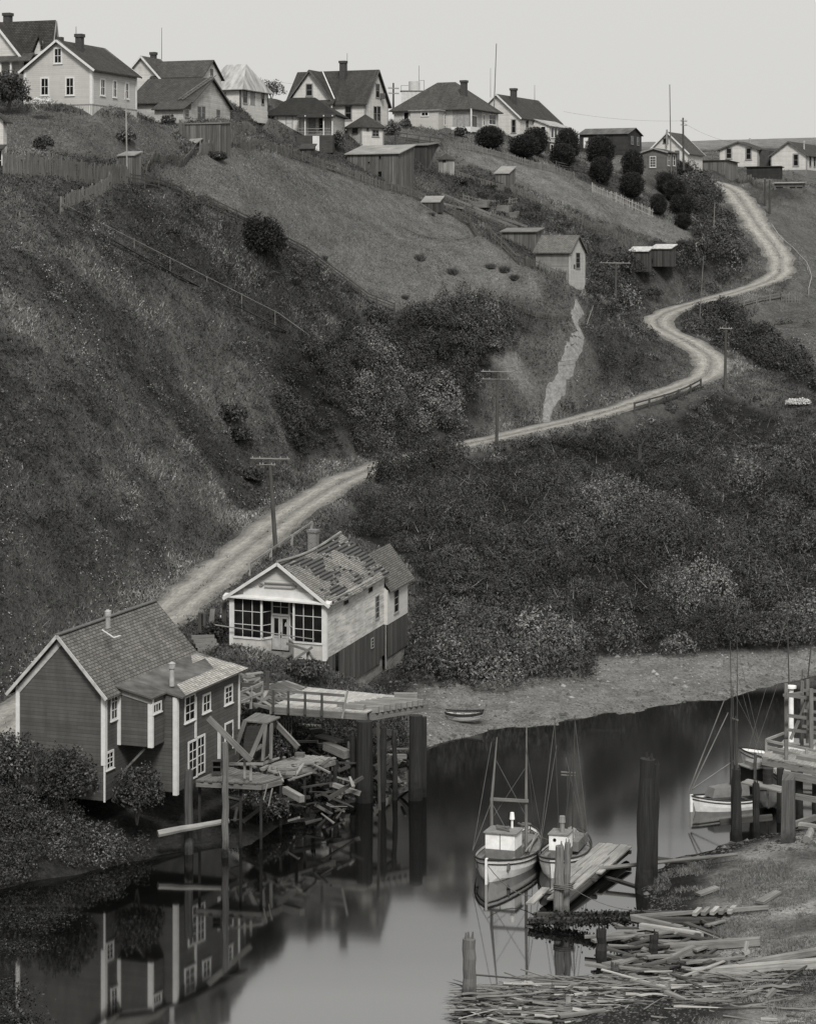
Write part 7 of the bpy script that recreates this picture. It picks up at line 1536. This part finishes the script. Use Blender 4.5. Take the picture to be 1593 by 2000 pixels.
brush('roadside_scrub', 'tall brambles hiding the road at the picture centre', [[(738, 905), (780, 880), (888, 868), (895, 905), (800, 935), (745, 955)]], .7, (.9, 1.6), (2.0, 3.0), 330, .12, (.02, .8), boxx=(-8, 8, 195, 240), clear=.5)
brush('roadside_scrub', 'scrub and hedges along the upper road', [Z_ROADSIDE, Z_HEDGE2, Z_UPBRUSH], .34, (.8, 1.7), (1.0, 2.3), 280, .15, (.02, .75), boxx=(15, 60, 225, 360), clear=.6)
brush('slope_scrub', 'patchy scrub on the cut slope beside the footpath', [Z_CUT, Z_GARDEN], .3, (.4, 1.1), (.3, 1.2), 280, .12, (.0, .85), boxx=(5, 45, 225, 310), clear=.6)
brush('wharf_weeds', 'weeds and brambles on the dark bank under the wharf', [Z_WHARF], 1.8, (.4, 1.0), (.4, 1.5), 330, .09, (.0, .55), boxx=(-14, 2, 124, 158), clear=1, zmin=.05)
brush('shore_scrub', 'dark overhanging scrub at the lower left shore', [Z_LEFTB, [(-90, 1600), (320, 1600), (320, 1690), (210, 1730), (100, 1750), (-90, 1790)]], 2.2, (.45, 1.0), (.5, 1.5), 480, .075, (.0, .75), boxx=(-26, -8, 108, 142), clear=1.0, zmin=.03)
LEFTZ = [(-80, 420), (120, 420), (250, 370), (400, 400), (520, 460), (640, 540), (600, 640), (560, 760), (560, 900), (740, 900), (500, 1060), (340, 1180), (0, 1400), (-80, 1400)]
brush('hillside_scrub', 'scattered low scrub on the left hillside', [LEFTZ], 1.1, (.25, .85), (.2, .75), 300, .085, (.0, .8), boxx=(-42, 0, 135, 250), prob=lambda x, y, px, py: patchy(x, y, gzv(x, y)) < .5, clear=1.5)
brush('hillside_scrub', 'scattered low scrub on the right hillside', [Z_RIGHT, [(1400, 640), (1660, 640), (1660, 850), (1450, 790)]], .05, (.4, 1.0), (.4, .9), 200, .14, (.1, .8), boxx=(25, 62, 225, 345), prob=lambda x, y, px, py: fbm(x, y, .1, 3, 37) > .47)
# herbs and grass
G_ = [scatter(150000), scatter(150000, (-44, 4, 138, 262)), scatter(60000, (-22, 26, 222, 300)), scatter(40000, (20, 62, 225, 330))]
x, y, z, px, py, rd = [np.concatenate(a) for a in zip(*G_)]
fld = inz(px, py, Z_FIELD, Z_LAWN, Z_YARD, Z_RIGHT); bk = inz(px, py, Z_BANK, Z_RAVINE, Z_LEFTB, Z_SLIDE); beachm = (y > 140) & (z < 1.5) & (x > 0); near = (y < 136) & (x > 0)
keep = ~bk & ~beachm & ~near & (np.where(y > 330, RNG.random(len(x)) < .45, True)); x, y, z, px, py, rd, fld = [a[keep] for a in (x, y, z, px, py, rd, fld)]
pat = patchy(x, y, z); reps = 3
X3 = np.repeat(np.stack([x, y, z], -1), reps, 0) + RNG.normal(size=(len(x) * reps, 3)) * np.array([.14, .14, .0]); F3 = np.repeat(fld, reps); p3 = np.repeat(pat, reps); R3 = np.repeat(rd, reps)
X3[:, 2] = gzv(X3[:, 0], X3[:, 1]) - .03
hh = np.where(F3, RNG.uniform(.05, .16, len(X3)), RNG.uniform(.1, .42, len(X3)) * (.5 + .8 * p3)); tt = np.where(F3, RNG.uniform(.35, .8, len(X3)) * (.55 + .65 * p3), np.clip(RNG.uniform(.3, .9, len(X3)) * (.1 + .95 * p3), 0, 1)); tt = np.where(R3 < RH + 1.6, np.clip(tt + .2, 0, 1), tt)
tag(quads('meadow_grass', bladeco(X3, hh, RNG.uniform(.02, .055, len(X3)), .55), tt, HERB), 'rough grass and herbs over the hillsides', 'grass', kind='stuff')
k = ~fld & (RNG.random(len(x)) < .55); P = np.stack([x[k], y[k], z[k] + RNG.uniform(.02, .32, k.sum())], -1); P = np.repeat(P, 2, 0) + RNG.normal(size=(2 * k.sum(), 3)) * .13; pk_ = np.repeat(pat[k], 2)
tag(quads('hillside_herbs', leafco(P, np.tile([0, -.5, 1.0], (len(P), 1)), RNG.uniform(.05, .14, len(P)), .5, 1.0), np.clip(RNG.uniform(.1, .9, len(P)) * (.08 + .9 * pk_), 0, 1), HERB), 'leafy herbs among the hillside grass', 'herbs', kind='stuff')
# white flowers
x, y, z, px, py, rd = [np.concatenate(a) for a in zip(scatter(70000), scatter(40000, (-44, 4, 138, 262)))]; c1 = fbm(x, y, .16, 3, 51)
k = (inz(px, py, LEFTZ) & (c1 > .52) & (RNG.random(len(x)) < .4)) | (inz(px, py, [(1225, 845), (1300, 850), (1400, 890), (1380, 935), (1260, 900)]) & (RNG.random(len(x)) < .9)) | (inz(px, py, [(1450, 690), (1640, 640), (1640, 760), (1500, 740)]) & (c1 > .5) & (RNG.random(len(x)) < .4)) | (inz(px, py, [(1100, 690), (1160, 700), (1130, 790), (1085, 800)]) & (RNG.random(len(x)) < .15))
P = np.repeat(np.stack([x[k], y[k], z[k] + RNG.uniform(.2, .5, k.sum())], -1), 4, 0); P = P + RNG.normal(size=P.shape) * .1
tag(quads('wildflowers', leafco(P, np.tile([0, -.6, .8], (len(P), 1)), RNG.uniform(.025, .065, len(P)), .8, .8), RNG.uniform(0, .8, len(P)), leafmat('pale flower heads', .2, .75)), 'pale wildflowers speckled over the slopes', 'flowers', kind='stuff')
bush('bright white flowering patch on the right hillside edge', ground(1556, 792), 1.3, .8, 1500, .1, FLOW, 'flowering_bush', tl=(0, .8), stem=False, sub=4)
# beach and shore stones
def stones(name, label, P, S, T):
    n = len(P); o = np.array([[1, 0, 0], [0, 1, 0], [-1, 0, 0], [0, -1, 0], [0, 0, .7]]); a = RNG.uniform(0, 6.28, n); ca, sa = np.cos(a), np.sin(a); sc = np.stack([S * RNG.uniform(.7, 1.3, n), S * RNG.uniform(.6, 1.1, n), S * RNG.uniform(.5, 1, n)], -1)
    V5 = o[None] * sc[:, None]; V5 = np.stack([V5[..., 0] * ca[:, None] - V5[..., 1] * sa[:, None], V5[..., 0] * sa[:, None] + V5[..., 1] * ca[:, None], V5[..., 2]], -1) + P[:, None]
    co = np.concatenate([V5[:, [i, (i + 1) % 4, 4]] for i in range(4)]); return tag(quads(name, co, np.tile(T, 4), PEB), label, 'stones', kind='stuff')
x = RNG.uniform(-6, 62, 60000); y = RNG.uniform(138, 190, 60000); z = gzv(x, y); k = (z > -.05) & (z < 1.55) & (RNG.random(len(x)) < .75); x, y, z = x[k], y[k], z[k]
wet = np.clip(z / .5, .25, 1); stones('beach_gravel', 'gravel and stones of the far beach', np.stack([x, y, z - .02], -1), RNG.uniform(.04, .15, len(x)) * np.where(RNG.random(len(x)) < .05, 2.2, 1), np.clip(RNG.beta(1.6, 3, len(x)) * wet * 1.1 + .05, 0, 1))

# floating weed at the lower left edge
P = []
for cx, cy, sx, sy, n in ((60, 1800, 70, 22, 900), (110, 1790, 45, 5, 300), (40, 1850, 55, 12, 500), (20, 1945, 45, 28, 900), (30, 1990, 50, 12, 500)):
    a, b = RNG.normal(cx, sx * .6, n), RNG.normal(cy, sy * .6, n); D_ = CH * F / (b - HY); P.append(np.stack([(a - CX) / F * D_, D_, RNG.uniform(.01, .1, n)], -1))
P = np.concatenate(P); tag(quads('water_weed', leafco(P, np.tile([0, 0, 1.], (len(P), 1)), RNG.uniform(.03, .09, len(P)), .5, .5), RNG.beta(1.2, 4, len(P)), leafmat('wet weed', .006, .16)), 'weed floating at the left edge of the river', 'weed', kind='stuff')

i_ = RNG.integers(0, len(rc) - 1, 5200); off = RNG.normal(0, 1.35, 5200); off = np.where(RNG.random(5200) < .65, np.sign(off) * RNG.uniform(1.5, 2.7, 5200), off); dd = rc[i_ + 1, :2] - rc[i_, :2]; dd /= np.linalg.norm(dd, axis=1)[:, None] + 1e-9; f_ = RNG.random(5200)[:, None]
P = rc[i_, :2] * (1 - f_) + rc[i_ + 1, :2] * f_ + np.stack([dd[:, 1], -dd[:, 0]], -1) * off[:, None]; P = np.concatenate([P, gzv(P[:, 0], P[:, 1])[:, None] + .05], 1); stones('road_stones', 'loose stones and clods on the dirt road', P, RNG.uniform(.02, .07, len(P)), RNG.uniform(.15, .8, len(P)))
n_ = 5000; i_ = RNG.integers(0, len(rc) - 1, n_); sd_ = np.where(RNG.random(n_) < .5, -1, 1) * RNG.uniform(1.7, 2.6, n_); sd_ = np.where(RNG.random(n_) < .15, RNG.normal(0, .25, n_), sd_); dd = rc[i_ + 1, :2] - rc[i_, :2]; dd /= np.linalg.norm(dd, axis=1)[:, None] + 1e-9
k = fbm(rc[i_, 0] + sd_ * 3, rc[i_, 1], .25, 3, 66) > .44; P = (rc[i_, :2] + np.stack([dd[:, 1], -dd[:, 0]], -1) * sd_[:, None])[k]; P = np.repeat(P, 4, 0) + RNG.normal(size=(len(P) * 4, 2)) * .15; P = np.concatenate([P, gzv(P[:, 0], P[:, 1])[:, None] + .02], 1)
tag(quads('verge_grass', bladeco(P, RNG.uniform(.06, .3, len(P)), RNG.uniform(.015, .035, len(P)), .5), RNG.uniform(.15, .75, len(P)), HERB), 'ragged grass along the road edges', 'grass', kind='stuff')
# ------------------------------------------------------------------ near bank: turf, mud, driftwood
x = RNG.uniform(0, 32, 60000); y = RNG.uniform(90, 136, 60000); z = gzv(x, y); k = (z > .02); x, y, z = x[k], y[k], z[k]; px = x / y * F + CX; py = HY + (CH - z) / y * F
lush = fbm(x, y, .45, 4, 63) > .40
turf = inz(px, py, [(1265, 1720), (1340, 1690), (1460, 1665), (1660, 1670), (1660, 1770), (1500, 1775), (1400, 1770), (1290, 1765)], [(1370, 1810), (1480, 1785), (1660, 1770), (1660, 1880), (1500, 1870), (1390, 1850)], [(1420, 1930), (1660, 1890), (1660, 2040), (1330, 2040)], [(1560, 1780), (1660, 1760), (1660, 2040), (1560, 2040)])
P = np.stack([x, y, z], -1)[turf & lush]; P = np.repeat(P, 9, 0) + RNG.normal(size=(len(P) * 9, 3)) * np.array([.12, .12, 0]); P[:, 2] = gzv(P[:, 0], P[:, 1]) - .02; pt_ = fbm(P[:, 0], P[:, 1], .5, 3, 61)
tag(quads('bank_grass', bladeco(P, RNG.uniform(.08, .32, len(P)) * np.clip(.3 + 1.6 * (pt_ - .25), .3, 1.3), RNG.uniform(.008, .02, len(P)), .6), np.clip(RNG.uniform(.05, .8, len(P)) * (.45 + 1.3 * (pt_ - .25)), 0, 1), DRY), 'dry grass on the near bank', 'grass', kind='stuff')
k = ~turf & (z > .03) & (z < 1.5) & (RNG.random(len(x)) < .8)
stones('mud_stones', 'dark stones and weed along the near waterline', np.stack([x[k], y[k], z[k] - .01], -1), RNG.uniform(.02, .1, k.sum()) * np.where(RNG.random(k.sum()) < .04, 2.8, 1), np.clip(RNG.beta(1.2, 6, k.sum()), 0, 1))
DW = [wood('driftwood pale', .36, .55), wood('driftwood grey', .19, .6), wood('driftwood dark', .07, .6)]
# the old slipway rails and ties
def nb(px, py, dz=.12): q = ground(px, py, 88, 140); return q + V(0, 0, dz)
def nz(px, py, z): return Wz(px, py, z)
for lb, p, q, w, mt in (('weed-hung slipway rail reaching over the water, farther one', nz(1042, 1787, .35), nz(1420, 1783, 1.0), .26, WOODD), ('weed-hung slipway rail reaching over the water, nearer one', nz(1032, 1797, .3), nz(1395, 1797, .95), .28, WOODD),
                        ('pale top plank lying along the slipway', nz(1230, 1790, .75), nz(1500, 1772, 1.35), .18, DW[1]), ('grey plank crossing the slipway rails', nz(1235, 1792, .9), nz(1330, 1814, .85), .3, DW[1]), ('long white split plank below the slipway', nz(1250, 1808, .75), nz(1370, 1826, .9), .28, DW[0]),
                        ('dark sloping log running from the bank down to the driftwood', nz(1354, 1852, .9), nz(1232, 1906, .25), .34, DW[1]), ('heavy grey beam lying along the turf edge', nz(1295, 1852, .7), nz(1484, 1838, 1.3), .4, DW[1]), ('long grey log laid on the right-hand turf', nz(1440, 1886, 1.2), nz(1620, 1853, 1.6), .3, DW[1])):
    timber('slipway_timber' if 'slip' in lb else 'driftwood_log', lb, p, q, w, w * .8, mt, 'timber' if 'slip' in lb else 'log')
for k, (a, b) in enumerate((((1362, 1752), (1400, 1738)), ((1482, 1768), (1518, 1747)))): timber('loose_plank', ('short thick plank lying on the near turf, left of two', 'short thick plank lying on the near turf, right of two')[k], nb(*a), nb(*b), .42, .12, DW[1], 'plank')
for k in range(5): timber('slipway_tie', 'short cross tie of the old slipway', nz(1355 + 17 * k, 1786 - k, 1.15), nz(1366 + 17 * k, 1775 - k, 1.2), .2, .16, DW[k % 2], 'timber', 'cross ties of the slipway')
timber('driftwood_log', 'broad white log topping the right end of the driftwood heap', nz(1350, 1902, .9), nz(1598, 1882, 1.4), .42, .4, DW[0], 'log')
timber('driftwood_log', 'thick bleached half log across the foot of the heap', nz(1125, 1985, .55), nz(1228, 1988, .6), .55, .45, DW[1], 'log'); timber('driftwood_log', 'short pale board standing up in the driftwood', nz(1135, 1960, .5), nz(1142, 1938, .95), .26, .1, DW[0], 'plank'); timber('driftwood_log', 'grey slab propped on the half log', nz(1108, 1972, .6), nz(1110, 1948, .9), .2, .1, DW[1], 'plank')
timber('driftwood_log', 'pale forked stump end at the right of the heap', nz(1496, 1950, 1.2), nz(1512, 1932, 1.5), .18, .16, DW[1], 'log')
mb = MB(); q = nz(1450, 1862, 1.2); mb.beam(q, q + V(.25, .1, .08), .24, .16); mb.beam(q + V(.1, 0, .1), q + V(.2, .1, .5), .15, .12); single(mb, 'stump', DW[0], 'small pale splintered stump on the dark turf', 'stump')
for k in range(290):                                                # the heap: each plank and pole is an object of its own
    t = RNG.random(); cx = 935 + 640 * RNG.beta(1.1, 1.15); lo = 1906 if cx > 1010 else 1925; cy = lo + (2035 - lo) * RNG.random() ** .9 - (22 if cx > 1250 else 0) * RNG.random()
    zb = .25 + .7 * min(1, max(0, (cx - 900) / 500)) + RNG.uniform(0, .42); ln = RNG.uniform(.6, 3.2) * (1.4 if k % 5 == 0 else 1); an = RNG.normal(-.04, .3) if k % 7 else RNG.normal(.3, .8); el = RNG.normal(0, .05)
    c = nz(cx, cy, zb); d = V(math.cos(an), math.sin(an), el) * ln / 2; w = (.05 + .17 * RNG.random() ** 1.8) * (1.5 if k % 13 == 0 else 1); m_ = DW[int(RNG.choice([0, 0, 1, 1, 1, 2, 2]))]
    if k % 2 == 0: log('driftwood_pole', 'weathered round driftwood pole tangled in the heap on the near shore', c - d, c + d, w * RNG.uniform(.3, .55), m_, 'driftwood', 'driftwood heaped on the near shore', 5)
    else: timber('driftwood_plank', 'weathered driftwood plank tangled in the heap on the near shore', c - d, c + d, w, w * RNG.uniform(.25, .6), m_, 'driftwood', 'driftwood heaped on the near shore')
for k in range(70):
    cx, cy = RNG.uniform(1195, 1400), RNG.uniform(1800, 1900); c = nz(cx, cy, .45 + .4 * (cx - 1195) / 200 + RNG.uniform(0, .2)); an = RNG.normal(.1, .5); d = V(math.cos(an), math.sin(an), RNG.normal(0, .1)) * RNG.uniform(.3, 1.5); w = RNG.uniform(.1, .38)
    timber('fallen_board', 'dark fallen board among the wreckage below the slipway', c - d, c + d, w, w * .3, DW[int(RNG.choice([1, 2, 2]))], 'board', 'fallen boards below the slipway')
mb = MB()
for k in range(900):
    cx = 925 + 670 * RNG.beta(1.1, 1.15); cy = (1903 if cx > 1010 else 1926) + 130 * RNG.random(); zb = .2 + .75 * min(1, max(0, (cx - 900) / 500)) + RNG.uniform(0, .3); c = nz(cx, cy, zb); an = RNG.normal(-.04, .4); d = V(math.cos(an), math.sin(an), RNG.normal(0, .06)) * RNG.uniform(.2, 1.3); w = RNG.uniform(.025, .09); mb.beam(c - d, c + d, w, w * .6, taper=RNG.uniform(.3, 1))
tag(mb.build('driftwood_litter', wood('driftwood litter', .2, .7)), 'fine broken driftwood packed between the bigger pieces', 'driftwood litter', kind='stuff')
n = 4200; cx = 880 + 720 * RNG.beta(1.1, 1.2, n); cy = np.where(cx > 1010, 1906, 1922) + 130 * RNG.random(n); C_ = []
zz = .15 + .75 * np.clip((cx - 900) / 500, 0, 1) + RNG.uniform(0, .35, n); Dd = (CH - zz) * F / (cy - HY); P = np.stack([(cx - CX) / F * Dd, Dd, zz], -1); an = RNG.normal(0, .35, n); d = np.stack([np.cos(an), np.sin(an), RNG.normal(0, .08, n)], -1) * RNG.uniform(.15, .8, n)[:, None]; s_ = np.stack([-np.sin(an), np.cos(an), RNG.normal(0, .5, n)], -1) * RNG.uniform(.01, .035, n)[:, None]
tag(quads('wood_splinters', np.stack([P - d, P - d * .2 + s_, P + d, P - s_], 1), RNG.beta(1.3, 2.2, n), leafmat('splinters', .015, .4)), 'splinters and bark between the driftwood', 'splinters', kind='stuff')
# weed hanging on the slipway rails
P = []
for p, q in ((nz(1042, 1787, .35), nz(1260, 1785, .8)), (nz(1032, 1797, .3), nz(1240, 1797, .75))):
    t = RNG.random(900); P.append(np.array(p)[None] + (np.array(q) - np.array(p))[None] * t[:, None] + RNG.normal(size=(900, 3)) * np.array([.05, .13, .12]) - np.array([0, 0, .08]))
P = np.concatenate(P); tag(quads('hanging_weed', leafco(P, np.tile([0, -1., .3], (len(P), 1)), RNG.uniform(.04, .12, len(P)), .6, 1.0), RNG.uniform(0, .4, len(P)), leafmat('river weed', .006, .05)), 'dark weed clinging to the slipway rails', 'weed', kind='stuff')
print('OBJECTS', len(bpy.data.objects))
